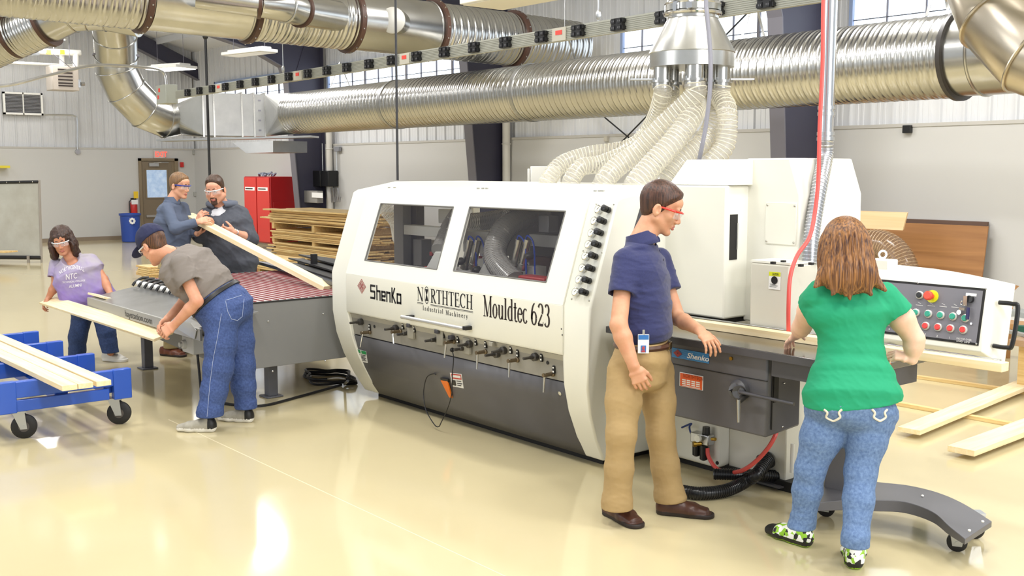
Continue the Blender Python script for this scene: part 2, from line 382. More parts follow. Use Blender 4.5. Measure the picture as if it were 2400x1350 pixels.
# ---------------------------------------------------------------- clerestory windows
WZ0, WZ1 = 3.12, 4.13
def window(i, x0, x1, nv):
    m = MB(); fr = .05
    y0, y1 = WY+.0, WY+.1
    m.bb(x0, x1, y0, y1, WZ1-fr, WZ1); m.bb(x0, x1, y0, y1, WZ0, WZ0+fr); m.bb(x0, x0+fr, y0, y1, WZ0, WZ1); m.bb(x1-fr, x1, y0, y1, WZ0, WZ1)
    f = m.build('window_%d' % i, mat('window_frame_blue_grey', '#8C9CBC', .4), smooth=0); struct(f)
    g = MB(); g.bb(x0+fr, x1-fr, WY+.05, WY+.06, WZ0+fr, WZ1-fr); g.build('window_pane', M_glasspane, f, smooth=0)
    b = MB()
    for k in range(1, nv):
        x = x0+(x1-x0)*k/nv; w = .022 if k % 3 == 0 else .006; b.bb(x-w, x+w, WY+.02, WY+.05, WZ0+fr, WZ1-fr)
    b.build('mullion', M_greysteel, f, smooth=0)
    b = MB()
    for z in (3.42, 3.72): b.bb(x0+fr, x1-fr, WY+.025, WY+.045, z-.005, z+.005)
    b.build('window_wire', mat('dark_bar', '#3D4048', .5), f, smooth=0)
def wx(px): return PY(px, 150, WY).x
window(1, wx(500), XL-.3, 9); window(2, wx(765), wx(1096), 10); window(3, wx(1453), XR-.25, 8); window(4, XR+.3, 6, 27)
# bracing rods (crossed) on the back wall
for a_, b_, lab in (((1405, 265), (1600, 428), 'thin black bracing rod falling to the right across the back wall'), ((1640, 145), (1440, 350), 'thin black bracing rod rising to the right across the back wall')):
    P_ = PY(a_[0], a_[1], WY-.2); Q_ = PY(b_[0], b_[1], WY-.2); d = Q_-P_
    m = MB(); m.cyl(P_-d*1.0, Q_+d*.3, .012, 8); tag(m.build('bracing_rod', M_black), lab, 'bracing rod')
# white downpipes beside mid column and left column
for px_, lab in ((1190, 'white vertical service pipe beside the middle navy column'), (775, 'white vertical service pipe beside the left navy column')):
    X_ = PY(px_+6, 400, WY).x; m = MB(); m.cyl((X_, WY-.09, .0), (X_, WY-.09, 3.05), .07, 16)
    for z in (.8, 2.3): m.torus((X_, WY-.09, z), .072, .012, seg=20)
    tag(m.build('service_pipe', mat('pipe_cream', '#D8D5CE', .4)), lab, 'pipe')
# small wall boxes on the back wall
def wbox(px0, py0, px1, py1, col, name, lab, cat, plane='y', dep=.06):
    f = (lambda x, y: PY(x, y, WY)) if plane == 'y' else (lambda x, y: PXp(x, y, WX))
    a_, b_ = f(px0, py0), f(px1, py1); m = MB()
    if plane == 'y': m.bb(a_.x, b_.x, WY-dep, WY, a_.z, b_.z)
    else: m.bb(WX, WX+dep, a_.y, b_.y, a_.z, b_.z)
    return tag(m.build(name, col, bevel=.006), lab, cat)
wbox(1421, 318, 1428, 331, mat('beige_box', '#BEB9AC', .5), 'switch_box', 'small beige switch box on the back wall left of the crossed bracing rods', 'switch')
o = wbox(2121, 294, 2139, 312, M_blackp, 'wall_speaker', 'small square black unit on the back wall at upper right', 'wall unit')
wbox(450, 352, 455, 362, mat('grey_box', '#A9A9A4', .5), 'thermostat', 'tiny grey box high on the left wall under the trim, right of the exit door', 'thermostat', 'x')
wbox(453, 450, 459, 460, mat('grey_box', '#A9A9A4', .5), 'light_switch', 'light switch plate on the wall between the two standing men', 'switch', 'x')
wbox(421, 380, 429, 392, M_red, 'fire_alarm', 'small red fire alarm pull station right of the exit door', 'fire alarm', 'x')
# ---------------------------------------------------------------- exit door
def LX(px, py): return PXp(px, py, WX)
a_ = LX(326, 450).y; b_ = LX(418, 450).y; zt = LX(370, 371).z
df = MB(); fr = .07
df.bb(WX, WX+.06, a_, a_+fr, 0, zt); df.bb(WX, WX+.06, b_-fr-.03, b_, 0, zt); df.bb(WX, WX+.06, a_, b_, zt-fr, zt)
df.bb(WX+.0, WX+.012, a_+fr, b_-fr, 0, zt-fr)
fo = struct(df.build('door_1', M_brown, smooth=0))
m = MB(); m.bb(WX+.012, WX+.03, a_+fr+.015, b_-fr-.12, .02, zt-fr-.02); dl = m.build('door_leaf', mat('taupe_door_leaf', '#7D6F5B', .4), fo, smooth=0)
g0 = LX(344, 463); g1 = LX(389, 398)
m = MB(); m.bb(WX+.03, WX+.036, g0.y, g1.y, g0.z, g1.z)
M_view = mat('view_through_door_glass', '#8FAED2', .15, var=(5, .3), col2='#D5E2F2', emit='#9DB8DC', estr=.3)
m.build('door_window', M_view, dl, smooth=0)
m = MB(); m.bb(WX+.03, WX+.05, g0.y-.03, g0.y, g0.z-.03, g1.z+.03); m.bb(WX+.03, WX+.05, g1.y, g1.y+.03, g0.z-.03, g1.z+.03); m.bb(WX+.03, WX+.05, g0.y, g1.y, g1.z, g1.z+.03); m.bb(WX+.03, WX+.05, g0.y, g1.y, g0.z-.03, g0.z)
m.build('window_bead', M_brown, dl, smooth=0)
q = LX(358, 386); m = MB(); m.bb(WX+.03, WX+.1, q.y-.13, q.y+.13, q.z-.045, q.z+.045); m.tube([(WX+.08, q.y, q.z+.05), (WX+.2, q.y+.16, q.z+.06), (WX+.08, q.y+.4, q.z+.06)], .012, 6); m.build('door_closer', M_alu, dl, smooth=0)
m = MB(); q = LX(392, 505); m.bb(WX+.03, WX+.09, q.y-.6, q.y, q.z-.03, q.z+.03); m.build('push_bar', M_alu, dl, smooth=0)
# exit sign
a1 = LX(359, 371); b1 = LX(384, 352)
t = thing('exit_sign', (WX, (a1.y+b1.y)/2, a1.z), 'lit exit sign with red letters above the taupe door', 'exit sign')
m = MB(); m.bb(WX, WX+.08, a1.y, b1.y, a1.z, b1.z); m.build('housing', mat('sign_grey', '#C9BDB8', .5), t, bevel=.01)
m = MB(); text_mesh(m, 'EXIT', (WX+.081, a1.y+.02, a1.z+.045), (0, 1, 0), (0, 0, 1), (b1.z-a1.z)*.6, squash=.85, depth=.002, bold=.02)
m.build('letters', mat('exit_letters_lit', '#FF5A50', .4, emit='#FF4438', estr=1.4), t, smooth=0)
# louvre vent
a1 = LX(7, 268); b1 = LX(97, 219)
t = thing('wall_louver', (WX, (a1.y+b1.y)/2, a1.z), 'white framed double louver grille high on the left wall', 'vent')
m = MB(); w = .045; y0, y1, z0, z1 = a1.y, b1.y, a1.z, b1.z
for q in ((y0, y0+w, z0, z1), (y1-w, y1, z0, z1), (y0, y1, z0, z0+w), (y0, y1, z1-w, z1), ((y0+y1)/2-.012, (y0+y1)/2+.012, z0, z1)): m.bb(WX, WX+.09, *q)
m.build('frame', M_white, t, smooth=0)
m = MB(); k = 0
while z0+w+k*.035 < z1-w:
    z = z0+w+k*.035; m.quad((WX+.08, y0+w, z), (WX+.08, y1-w, z), (WX+.02, y1-w, z+.03), (WX+.02, y0+w, z+.03)); k += 1
m.bb(WX+.0, WX+.012, y0, y1, z0, z1)
m.build('grille', mat('louver_grey', '#A7A6A8', .5), t, smooth=0)
# conduit from louver to round box
pts = [LX(97, 269), LX(160, 269.5), LX(172, 272), LX(179, 282), LX(180.5, 352)]
m = MB(); m.tube([p+V((.04, 0, 0)) for p in spline(pts, 5)], .018, 8); q = LX(181, 356); m.lathe((WX, q.y, q.z), [(0, 0), (.065, 0), (.065, .06), (0, .06)], (1, 0, 0), 16)
tag(m.build('conduit', M_alu), 'thin grey conduit bending down from the louver to a round box', 'conduit')
# heater unit with louvres
HX = WX+2.2
def HP(px, py): return PXp(px, py, HX)
a1 = HP(124, 210); b1 = HP(184, 156)
t = thing('unit_heater', (HX, (a1.y+b1.y)/2, a1.z), 'beige unit heater with dark louvers hanging at upper left', 'heater')
m = MB(); m.bb(HX-.5, HX, a1.y, b1.y, a1.z, b1.z); m.build('casing', mat('heater_beige', '#C9BFB4', .4), t, bevel=.012)
m = MB()
zs = [HP(150, y).z for y in (163, 170.5, 179, 187, 195, 201)]; ya = HP(136, 180).y; yb = HP(170, 180).y
for z in zs: m.bb(HX-.01, HX+.012, ya, yb, z-.016, z+.016)
m.build('louvers', mat('dark_slot', '#3A302C', .6), t, smooth=0)
m = MB(); q = HP(186, 186); m.cyl(q, HP(186, 205), .03, 10); q = HP(190, 197); m.cyl(q, HP(198, 197), .045, 10); m.build('gas_valve', M_alu, t)
m = MB()
p = [HP(184, 160)+V((-.2, 0, 0)), HP(184, 126)+V((-.2, 0, 0)), HP(176, 121.5)+V((-.2, 0, 0)), HP(-60, 115)+V((-.2, 0, 0))]
m.tube(spline(p, 6), .07, 14); m.tube([HP(156, 160)+V((-.35, 0, 0)), HP(156, 125)+V((-.35, 0, 0))], .06, 12); m.build('vent_pipe', M_white, t)
m = MB()
for px_ in (118, 150): q = HP(px_, 121); m.bb(HX-.2-.005, HX-.12, q.y-.05, q.y+.05, q.z-.05, q.z+.05)
m.build('warning_label', mat('label_yellow', '#E8C32E', .5), t, smooth=0)
m = MB(); q = HP(86, 118); m.bb(HX-.3, HX-.1, q.y-.09, q.y+.09, q.z-.1, q.z+.06)
m.cyl((HX-.15, q.y+.03, q.z), (HX-.15, q.y+.03, q.z+.2), .03, 8); m.build('pipe_clamp', M_alu, t)
m = MB()
for pa, pb in (((125, 60), (126, 128)), ((126, 128), (165, 158)), ((161, 60), (163, 135)), ((163, 135), (180, 160))): m.cyl(HP(*pa), HP(*pb), .008, 6)
m.build('hanger_wire', M_greysteel, t)
m = MB(); m.cyl(HP(-60, 137)+V((-.6, 0, 0)), HP(240, 152)+V((-.6, 0, 0)), .035, 10)
tag(m.build('gas_pipe', M_white), 'long thin white pipe across the left wall behind the heater', 'pipe')
# yellow handle thing at left
q0 = LX(-20, 391); q1 = LX(16, 391); m = MB(); m.bb(WX, WX+.3, q0.y, q1.y, q0.z-.03, q0.z+.03)
tag(m.build('wall_bracket', mat('bracket_yellow', '#D9C93A', .5)), 'yellow bracket arm on the left wall above the screen', 'bracket')
def spiral(mb, a, b, r, pitch=.13, h=.008, seg=48):
    """ribbed spiral duct between a and b: real raised seams with shallow ribs between"""
    a = V(a); b = V(b); L = (b-a).length; d = (b-a).normalized(); prof = []; x = 0
    while x < L-.001:
        for fx, rr in ((0, r), (.06, r+h), (.14, r+h), (.2, r), (.45, r), (.52, r+h*.45), (.6, r+h*.45), (.67, r)): 
            q = x+fx*pitch
            if q < L: prof.append((rr, q))
        x += pitch
    prof.append((r, L)); mb.lathe(a, prof, d, seg)
def flange(mb, c, d, r, w=.045, h=.05): mb.lathe(V(c)-V(d).normalized()*w/2, [(r-.01, 0), (r+h, 0), (r+h, w), (r-.01, w)], d, 48)
def elbow(mb, pts, r, seg=40, seam=None, sr=.012):
    """segmented (gored) elbow through pts: straight mitred gores with standing seams"""
    P = [V(p) for p in pts]; rr = r if isinstance(r, list) else [r]*len(P)
    mb.tube(P, rr, seg)
    for i in range(1, len(P)-1):
        d = (P[i+1]-P[i-1]).normalized(); n = (P[i]-P[i-1]).normalized()
        fr = frame_from(d); pts2 = []
        for k in range(seg):
            a = 2*math.pi*k/seg; pts2.append(P[i]+(fr[1]*math.cos(a)+fr[2]*math.sin(a))*(rr[i]+.004))
        mb.tube(pts2, sr, 6, closed=True)
RD = .38
# ---- long main duct: axis from two picture points of equal true diameter
A = PD(657, 268, 20.4); B = PD(2205, 136, 9.9); B.z = (A.z+B.z)/2; A.z = B.z
A, B = line_pt(694, 266, A, B), line_pt(2252, 133, A, B); dm = (B-A).normalized()
t = thing('spiral_duct', A, 'long silver spiral duct running above the moulder along the back wall', 'duct')
m = MB(); spiral(m, A, B, RD, .105, .0042); m.build('duct_body', M_galv, t, smooth=60)
def on_main(px): return line_pt(px, 200, A, B)
for px_ in (928, 1245):
    m = MB(); c = on_main(px_); flange(m, c, dm, RD, .07, .014); m.build('coupling_band', M_galv2, t)
m = MB(); flange(m, B, dm, RD, .04, .03); m.build('end_flange', mat('black_gasket', '#3A3634', .5), t)
for px_ in (790, 1322, 1765, 2195):
    c = on_main(px_)+V((0, 0, RD)); m = MB()
    top = c+V((0, 0, .42)); s = dm*.0
    m.box(c.lerp(top, .5)+dm.cross(V((0, 0, 1)))*.1, (.03, .006, .5), frame_from(V((0, 0, 1))+dm.cross(V((0, 0, 1)))*-.45)[1:]+(frame_from(V((0, 0, 1))+dm.cross(V((0, 0, 1)))*-.45)[0],))
    m.box(c.lerp(top, .5)-dm.cross(V((0, 0, 1)))*.1, (.03, .006, .5), frame_from(V((0, 0, 1))+dm.cross(V((0, 0, 1)))*.45)[1:]+(frame_from(V((0, 0, 1))+dm.cross(V((0, 0, 1)))*.45)[0],))
    m.cyl(top-V((0, 0, .03)), top+V((0, 0, 1.2)), .005, 6)
    m.build('hanger_strap', M_galv2, t, smooth=0)
# smooth end elbow beyond the spiral duct, lower right of the picture's top
t = thing('elbow_duct', B, 'smooth segmented elbow joined to the right end of the long spiral duct', 'duct')
m = MB(); side = V(RT); q = [B, B+dm*.25, B+dm*.6+V((0, -.02, 0)), B+dm*1.0+V((0, -.16, .0)), B+dm*1.4+V((0, -.48, .02)), B+dm*1.7+V((0, -.95, .05))]
elbow(m, q, RD-.01); m.build('elbow_gores', M_galv, t, smooth=30)
# foreground elbow at the top right corner
t = thing('elbow_duct', PD(2330, 0, 7.2), 'large foreground elbow duct at the top right corner, nearest the viewer', 'duct')
q = [PD(2300, -260, 7.6), PD(2318, -40, 7.4), PD(2352, 40, 7.25), PD(2430, 125, 7.05), PD(2540, 160, 6.9), PD(2760, 175, 6.6)]
m = MB(); elbow(m, q, .29); m.build('elbow_gores', mat('warm_galvanised', '#BDB3A2', .28, 1.0, var=(3, .06)), t, smooth=30)
# ---- left end: square transition, damper box and elbow
A0 = A; dx = -dm; 
mat('galvanised_panel', '#B4B4B1', .38, .85, var=(3, .07))
def sqring(c, d, hw, hh):
    s = V((d.y, -d.x, 0)).normalized(); return [c+s*hw+V((0, 0, hh)), c-s*hw+V((0, 0, hh)), c-s*hw-V((0, 0, hh)), c+s*hw-V((0, 0, hh))]
def sq2round(mb, c0, d0, hw, hh, c1, d1, r, n=8):
    sq = sqring(c0, d0, hw, hh); s = V((d1.y, -d1.x, 0)).normalized(); u = V((0, 0, 1)); ring = []; corners = [(1, 1), (-1, 1), (-1, -1), (1, -1)]
    vs = list(sq)
    for k in range(4*n):
        a = math.pi/4+2*math.pi*k/(4*n); vs.append(c1+s*math.cos(a)*r+u*math.sin(a)*r)
    fs = []; N = 4*n
    for c in range(4):
        # corner c touches ring arc centred at k=c*n
        for k in range(-n//2, n//2): fs.append((c, 4+(c*n+k) % N, 4+(c*n+k+1) % N))
        fs.append((c, 4+(c*n+n//2) % N, (c+1) % 4))
    mb.add(vs, fs)
BX1 = line_pt(612, 270, A, A-dm*6); BX0 = PD(470, 276, 20.6); BX0.z = A.z
db = (BX1-BX0).normalized(); hw = .42; hh = .40
t = thing('damper_box', BX0, 'boxy galvanised duct section at the left end of the long duct', 'duct')
m = MB(); m.prism(sqring(BX0, db, hw, hh), BX1-BX0); m.build('box_section', M_galv2, t, smooth=0)
m = MB(); sq2round(m, BX1, db, hw, hh, A, dm, RD); m.build('transition', MATS['galvanised_panel'], t, smooth=0)
m = MB(); L = (BX1-BX0).length
for f_ in (0, .17, .62, .82, 1.0):
    c = BX0+(BX1-BX0)*f_; m.prism(sqring(c-db*.015, db, hw+.03, hh+.03), db*.03)
m.build('slip_flanges', M_galv, t, smooth=0)
m = MB(); s_ = V((db.y, -db.x, 0)).normalized()
for k in range(4):
    c = BX0+(BX1-BX0)*.91+s_*(hw+.004)*(1 if s_.y < 0 else -1)+V((0, 0, .28-k*.19)); m.box(c, (.05, .02, .03), (db, s_, V((0, 0, 1))))
m.build('rivet_bosses', M_greysteel, t, smooth=0)
E1 = PD(425, 279, 20.75); E1.z = A.z; de = (BX0-E1).normalized()
m = MB(); sq2round(m, BX0, db*1, hw, hh, E1, de, RD); m.build('inlet_transition', MATS['galvanised_panel'], t, smooth=0)
# support angle under the box
m = MB(); c0 = PD(380, 327, 20.6); c1 = PD(738, 318, 20.2); m.box((c0+c1)/2+V((0, 0, -.02)), ((c1-c0).length, .5, .035), ((c1-c0).normalized(), V((0, 0, 1)).cross((c1-c0).normalized()), V((0, 0, 1)))); 
tag(m.build('support_shelf', M_galv2, smooth=0), 'flat galvanised support angles under the boxy duct section', 'support')
m = MB(); p_ = [PD(545, 334, 19.6), PD(640, 330, 19.6), PD(640, 357, 19.6), PD(577, 359, 19.6)]; m.prism(p_, V((0, .7, 0))); tag(m.build('duct_branch', M_galv2, smooth=0), 'short square duct branch hanging under the boxy duct section', 'duct')
# big gored elbow from above
q = [PD(262, 38, 18.9), PD(270, 82, 19.2), PD(272, 130, 19.6), PD(273, 163, 19.7), PD(296, 212, 19.9), PD(340, 258, 20.2), PD(385, 277, 20.5), E1]
t = thing('elbow_duct', q[3], 'big segmented silver elbow dropping from the upper duct at left', 'duct')
m = MB(); elbow(m, q, .375, sr=.01); m.build('elbow_gores', M_galv, t, smooth=30)
m = MB(); flange(m, q[2], V((0, 0, 1)), .38, .03, .03); m.build('clamp_band', M_greysteel, t)
# ---- upper duct, perpendicular to the back wall, with brown flanges
r2 = .38; XU = -12.45; ZU = 3.88
UA = V((XU, .6, ZU+.02)); UB = V((XU, 11.5, ZU-.13)); dU = (UB-UA).normalized()
def on_up(px): return line_pt(px, 60, UA, UB)
t = thing('spiral_duct', UA, 'upper silver duct with brown bolted flanges crossing towards the back wall', 'duct')
seqs = [(-260, 326, 's'), (326, 578, 'p'), (578, 815, 's'), (815, 1013, 'p'), (1013, 1205, 's'), (1205, 1352, 's')]
for a_, b_, k in seqs:
    a3 = UA if a_ < 0 else on_up(a_); b3 = on_up(b_) if b_ < 1340 else UB
    m = MB()
    if k == 's': spiral(m, a3, b3, r2, .12, .007)
    else: m.lathe(a3, [(r2, 0), (r2, .05), (r2+.012, .055), (r2+.012, .07), (r2, .075), (r2, (b3-a3).length-.075), (r2+.012, (b3-a3).length-.07), (r2+.012, (b3-a3).length-.055), (r2, (b3-a3).length)], dU, 48)
    m.build('duct_section', M_galv, t, smooth=60)
for px_ in (326, 578, 815, 1013, 1205):
    m = MB(); c = on_up(px_); flange(m, c, dU, r2, .06, .045); f = m.build('bolted_flange', M_rust, t)
    m = MB(); fr = frame_from(dU)
    for k in range(18):
        a = 2*math.pi*k/18; m.ellip(c+(fr[1]*math.cos(a)+fr[2]*math.sin(a))*(r2+.048)*1.0, (.012, .012, .012), 6, 4)
    m.build('bolts', M_chrome, f)
# capped stub
c = on_up(955); q = PD(921, 48, depth(c)-.62)
t = thing('capped_stub', q, 'short round capped stub sticking out of the upper duct', 'duct')
m = MB(); m.cyl(q, c, .165, 32); m.build('stub_tube', M_galv, t)
m = MB(); d = (q-c).normalized(); m.lathe(q, [(0, 0), (.172, 0), (.172, .02), (.16, .026), (0, .03)], d, 32); m.build('end_cap', mat('zinc_cap', '#C9C7C0', .45, .7), t)
# branch duct with small elbow joining the upper duct
c = on_up(770); dd = depth(c)
t = thing('branch_duct', c, 'smaller branch duct with brown ring elbowing into the upper duct at top', 'duct')
qs = [PD(460, -14, dd-1.6), PD(610, 8, dd-1.4), PD(668, 14, dd-1.1), PD(704, 24, dd-.85), PD(790, 38, dd-.25)]
m = MB(); elbow(m, qs, [.16, .16, .19, .19, .19]); m.build('branch_tube', M_galv, t, smooth=30)
for a_ in ((qs[3], qs[4]-qs[2], .19, .04, .02), (qs[1], qs[1]-qs[0], .16, .04, .02)): m = MB(); flange(m, *a_); m.build('flange_ring', M_rust, t)
# big branch going left below the upper duct
t = thing('spiral_duct', PD(60, 60, 17.5), 'spiral duct branch with brown ring at the far upper left corner', 'duct')
b0 = PD(250, 25, 17.6); b1 = PD(165, 28, 17.5); b2 = PD(108, 55, 17.6); b3_ = PD(-60, 128, 17.9)
m = MB(); elbow(m, [PD(330, 40, 17.6), b0, PD(200, 24, 17.5), b1, b2], .33); m.build('elbow_gores', M_galv, t, smooth=30)
b4 = PD(28, 82, 17.7)
m = MB(); spiral(m, b2, b3_, .35, .1, .007); m.build('duct_section', M_galv, t, smooth=60)
for c_ in (b2, b4):
    m = MB(); flange(m, c_, b3_-b2, .35, .06, .045); m.build('bolted_flange', M_rust, t)
# ---------------------------------------------------------------- overhead outlet rail
RY = 6.8
ra = PY(415, 222.5, RY); rb = PY(1500, 52, RY); drl = (rb-ra).normalized(); rend = ra+drl*((rb-ra).length+6.0)
t = thing('outlet_rail', ra, 'long grey overhead power rail with rows of black outlet blocks', 'power rail')
upr = V((0, 0, 1)); sid = V((0, -1, 0)); m = MB(); cc = (ra+rend)/2; L = (rend-ra).length
m.box(cc, (L, .05, .125), (drl, sid, upr))
for k in range(7): m.box(cc+sid*.027+upr*(-.048+k*.016), (L, .006, .005), (drl, sid, upr))
m.build('rail_body', mat('rail_grey', '#A6A69B', .4, .3), t, smooth=0)
outs = [442, 471, 502, 534, 570, 607, 646, 687, 733, 779, 827, 880, 934, 993, 1059, 1129, 1203, 1288, 1374, 1468, 1572, 1695, 1812]
proto = None
for px_ in outs:
    c = line_pt(px_, 200, ra, rend)+sid*.045
    if proto is None:
        m = MB(); w = .13
        for q in ((-.42, .0), (.42, 0)): pass
        m.box(c, (w, .05, .105), (drl, sid, upr)); 
        for i in (-1, 1):
            for j in (-1, 1):
                m.box(c+drl*i*.036+upr*j*.028+sid*.026, (.04, .012, .04), (drl, sid, upr)); m.box(c+drl*i*.073+upr*j*.03, (.012, .04, .03), (drl, sid, upr))
        proto = m.build('outlet_block', M_blackp, t, smooth=0); m2 = MB()
        for i in (-1, 1):
            for j in (-1, 1):
                for u in (-1, 1): m2.box(c+drl*(i*.036+u*.009)+upr*(j*.028)+sid*.033, (.004, .002, .014), (drl, sid, upr))
        ps = m2.build('socket_slots', mat('socket_grey', '#77777C', .5), proto, smooth=0); c0 = c
    else:
        o = proto.copy(); COL.objects.link(o); o.location = proto.location+(c-c0); o2 = ps.copy(); COL.objects.link(o2); o2.parent = o
for px_ in (516, 707, 962, 1327):
    c = line_pt(px_, 200, ra, rend)+sid*.03; m = MB(); m.box(c, (.19 if px_ > 900 else .22, .012, .12), (drl, sid, upr)); b_ = m.build('junction_cover', mat('rail_cover', '#B4B0A2', .4), t, smooth=0)
    m = MB(); m.box(c+sid*.008+upr*.015, (.09, .003, .04), (drl, sid, upr)); m.build('red_label', mat('red_sticker', '#D9463C', .5), b_, smooth=0)
for px_ in (667, 1413):
    c = line_pt(px_, 200, ra, rend); m = MB(); m.cyl(c+upr*.06, c+upr*2.0, .006, 6); m.ellip(c+upr*.12, (.03, .02, .05), 8, 6); m.build('hanger_rod', M_alu, t)
c = line_pt(534, 200, ra, rend)
# electrical box at its left end with conduit
bx = PY(391, 222, RY)
t = thing('electrical_box', bx, 'grey electrical box with red stickers at the left end of the power rail', 'electrical box')
m = MB(); m.box(bx, (.42, .2, .30), (drl, sid, upr)); m.build('box_body', mat('electrical_grey', '#9FA29A', .4), t, bevel=.008)
m = MB(); m.box(bx+sid*.102+drl*-.06+upr*.07, (.07, .004, .06), (drl, sid, upr)); m.box(bx+sid*.102+drl*-.11+upr*-.04, (.06, .004, .06), (drl, sid, upr)); m.build('red_sticker', MATS['red_sticker'], t, smooth=0)
d9 = depth(bx); m = MB(); m.tube(spline([PD(-40, 202, d9-2), PD(25, 199, d9-2), PD(120, 175, d9-1.6), PD(225, 153, d9-1), PD(330, 157, d9-.4), PD(372, 163, d9-.1), PD(386, 176, d9), PD(390, 205, d9)], 6), .022, 8)
tag(m.build('conduit', mat('conduit_galv', '#C2C2C2', .3, .9)), 'bent silver conduit running left from the electrical box', 'conduit')
# ---------------------------------------------------------------- hanging drops
p0 = PD(931, -30, 11.2); p1 = PD(933, 427, 9.6)
m = MB(); x_ = PY(932, 425, 5.3); m.tube([V((x_.x, x_.y, 6.5)), V((x_.x, x_.y, 1.765))], .011, 8); tag(m.build('hanging_cable', mat('cable_black', '#2A2A2E', .5)), 'straight black cable hanging down onto the machine hood', 'cable')
q = PD(488, 300, 17.0); m = MB(); zt_ = PD(488, 86, 17.0).z; m.tube([V((q.x, q.y, zt_)), V((q.x, q.y, 1.3))], .022, 8); m.ellip((q.x, q.y, zt_), (.05, .05, .07), 8, 6)
tag(m.build('hanging_pipe', M_black), 'thin black pipe hanging in front of the boxy duct section', 'pipe')
# ---------------------------------------------------------------- dust manifold above the machine
mc = PD(1622, 100, 7.25); MX, MY = mc.x, mc.y; dM = 7.25
def zz(y): return CH+(HOR-y)/FPX*dM*1.0
rb_ = .285
t = thing('dust_manifold', (MX, MY, zz(155)), 'silver cone shaped dust collection manifold with hose ports above the machine', 'dust manifold')
m = MB(); z0, z1 = zz(160), zz(128); m.lathe((MX, MY, z0), [(0, 0), (rb_, 0), (rb_, z1-z0), (rb_+.008, z1-z0+.004), (.17, zz(48)-z0), (.17, zz(48)-z0+.02)], (0, 0, 1), 44); m.build('cone', mat('cone_galvanised', '#BDBDBA', .3, 1.0, var=(4, .1), bump=(4, .08, .01)), t)
m = MB(); m.lathe((MX, MY, zz(48)), [(0, 0), (.175, 0), (.175, .05), (.19, .05), (.19, .09), (.172, .09), (.172, 1.9), (0, 1.9)], (0, 0, 1), 40); m.build('riser_duct', M_galv, t)
m = MB(); m.torus((MX, MY, zz(40)+.01), .185, .014, seg=40); m.torus((MX, MY, zz(14)), .18, .012, seg=40); m.box((MX+.13, MY-.16, zz(26)), (.05, .05, .04)); m.box((MX+.03, MY-.2, zz(26)), (.03, .03, .06)); m.build('clamp_ring', M_chrome, t)
ports = [(1549, -.05), (1617, -.22), (1687, -.06), (1579, .14), (1650, .2), (1700, .12)]
PP = []
for px_, off in ports:
    w = (px_-1622)/FPX*dM; pos = mc+V(RT)*w+V(f0)*off; pos.z = 0; r = math.hypot(pos.x-MX, pos.y-MY)
    if r > .21: s_ = .21/r; pos = V((MX+(pos.x-MX)*s_, MY+(pos.y-MY)*s_, 0))
    PP.append(pos)
    m = MB(); zz0 = zz(192); m.lathe((pos.x, pos.y, zz0), [(.066, -.05), (.066, -.012), (.082, -.012), (.082, .004), (.062, .006), (.062, z0-zz0), (.05, z0-zz0)], (0, 0, 1), 22); m.build('hose_port', M_galv, t)
m = MB()
for sx, ax in ((-1, 0), (1, 0)):
    c = mc+V(RT)*sx*.34; c.z = zz(187); m.box(c, (.16, .09, .008), (V(RT), V((RT[1], -RT[0], 0)), V((0, 0, 1))))
for p_ in PP[:3]: m.box((p_.x, p_.y-.05, zz(190)), (.05, .02, .03))
m.build('blast_gate', M_alu, t, smooth=0)
# ---------------------------------------------------------------- clear ribbed hoses
def hose_mat(name, c, tr):
    if name in MATS: return MATS[name]
    mm = bpy.data.materials.new(name); mm.use_nodes = True; nt = mm.node_tree; N = nt.nodes; L = nt.links; b = N['Principled BSDF']
    b.inputs['Base Color'].default_value = lin(c); b.inputs['Roughness'].default_value = .18; b.inputs['Alpha'].default_value = tr; b.inputs['Coat Weight'].default_value = .3
    MATS[name] = mm; return mm
M_hose = hose_mat('clear_hose_film', '#D9D4C8', .34)
M_rib = mat('hose_rib', '#E2DDCC', .25, coat=.5)
def ribbed_hose(name, pts, r, pitch, parent=None, film=None, rib=None, rr=.004, label=None, cat='hose', seg=20, group=None):
    film = film or M_hose; rib = rib or M_rib
    C_ = resample(spline(pts, 14), pitch/6)
    # helical rib as one tube
    m = MB(); m.tube(C_[::2], r, seg); body = None
    if parent is None: parent = thing(name, C_[-1], label, cat, group)
    m.build('hose_film', film, parent, smooth=60)
    m = MB(); prev = None; hp = []
    turn = 2*math.pi/12; st_ = resample(C_, pitch/12)
    for i, p in enumerate(st_):
        d = (st_[min(i+1, len(st_)-1)]-st_[max(i-1, 0)]).normalized()
        if prev is None: fr = frame_from(d); s1 = fr[1]
        else: s1 = (prev-d*prev.dot(d)).normalized()
        prev = s1; s2 = s1.cross(d); a = turn*i
        hp.append(p+(s1*math.cos(a)+s2*math.sin(a))*r)
    m.tube(hp, rr, 5); m.build('spiral_rib', rib, parent, smooth=60)
    return parent
zp = zz(194)
HT = 1.775
def P3(px, py, y): return PY(px, py, y)
def porth(i): p = PP[i]; return [V((p.x, p.y, zp-.02)), V((p.x, p.y, zp-.1))]
labs = ['clear ribbed hose curving to the leftmost port on the hood top', 'clear ribbed hose to the second port from the left on the hood top', 'clear ribbed hose, third from left on the hood top, nearly straight', 'widest looking clear ribbed hose, fourth on the hood top, behind the navy shirt man', 'clear ribbed hose behind the tall cabinet, passing left of the grey cord', 'clear ribbed hose dropping behind the tall white cabinet, rightmost of the bunch']
def hz(x, y, pxl=None): return V((x, y, HT-.03))
ep = [PY(1288, 428, 5.35), PY(1343, 428, 5.35), PY(1418, 428, 5.3), PY(1500, 430, 5.25)]
dh = lambda px, py, d: PD(px, py, d)
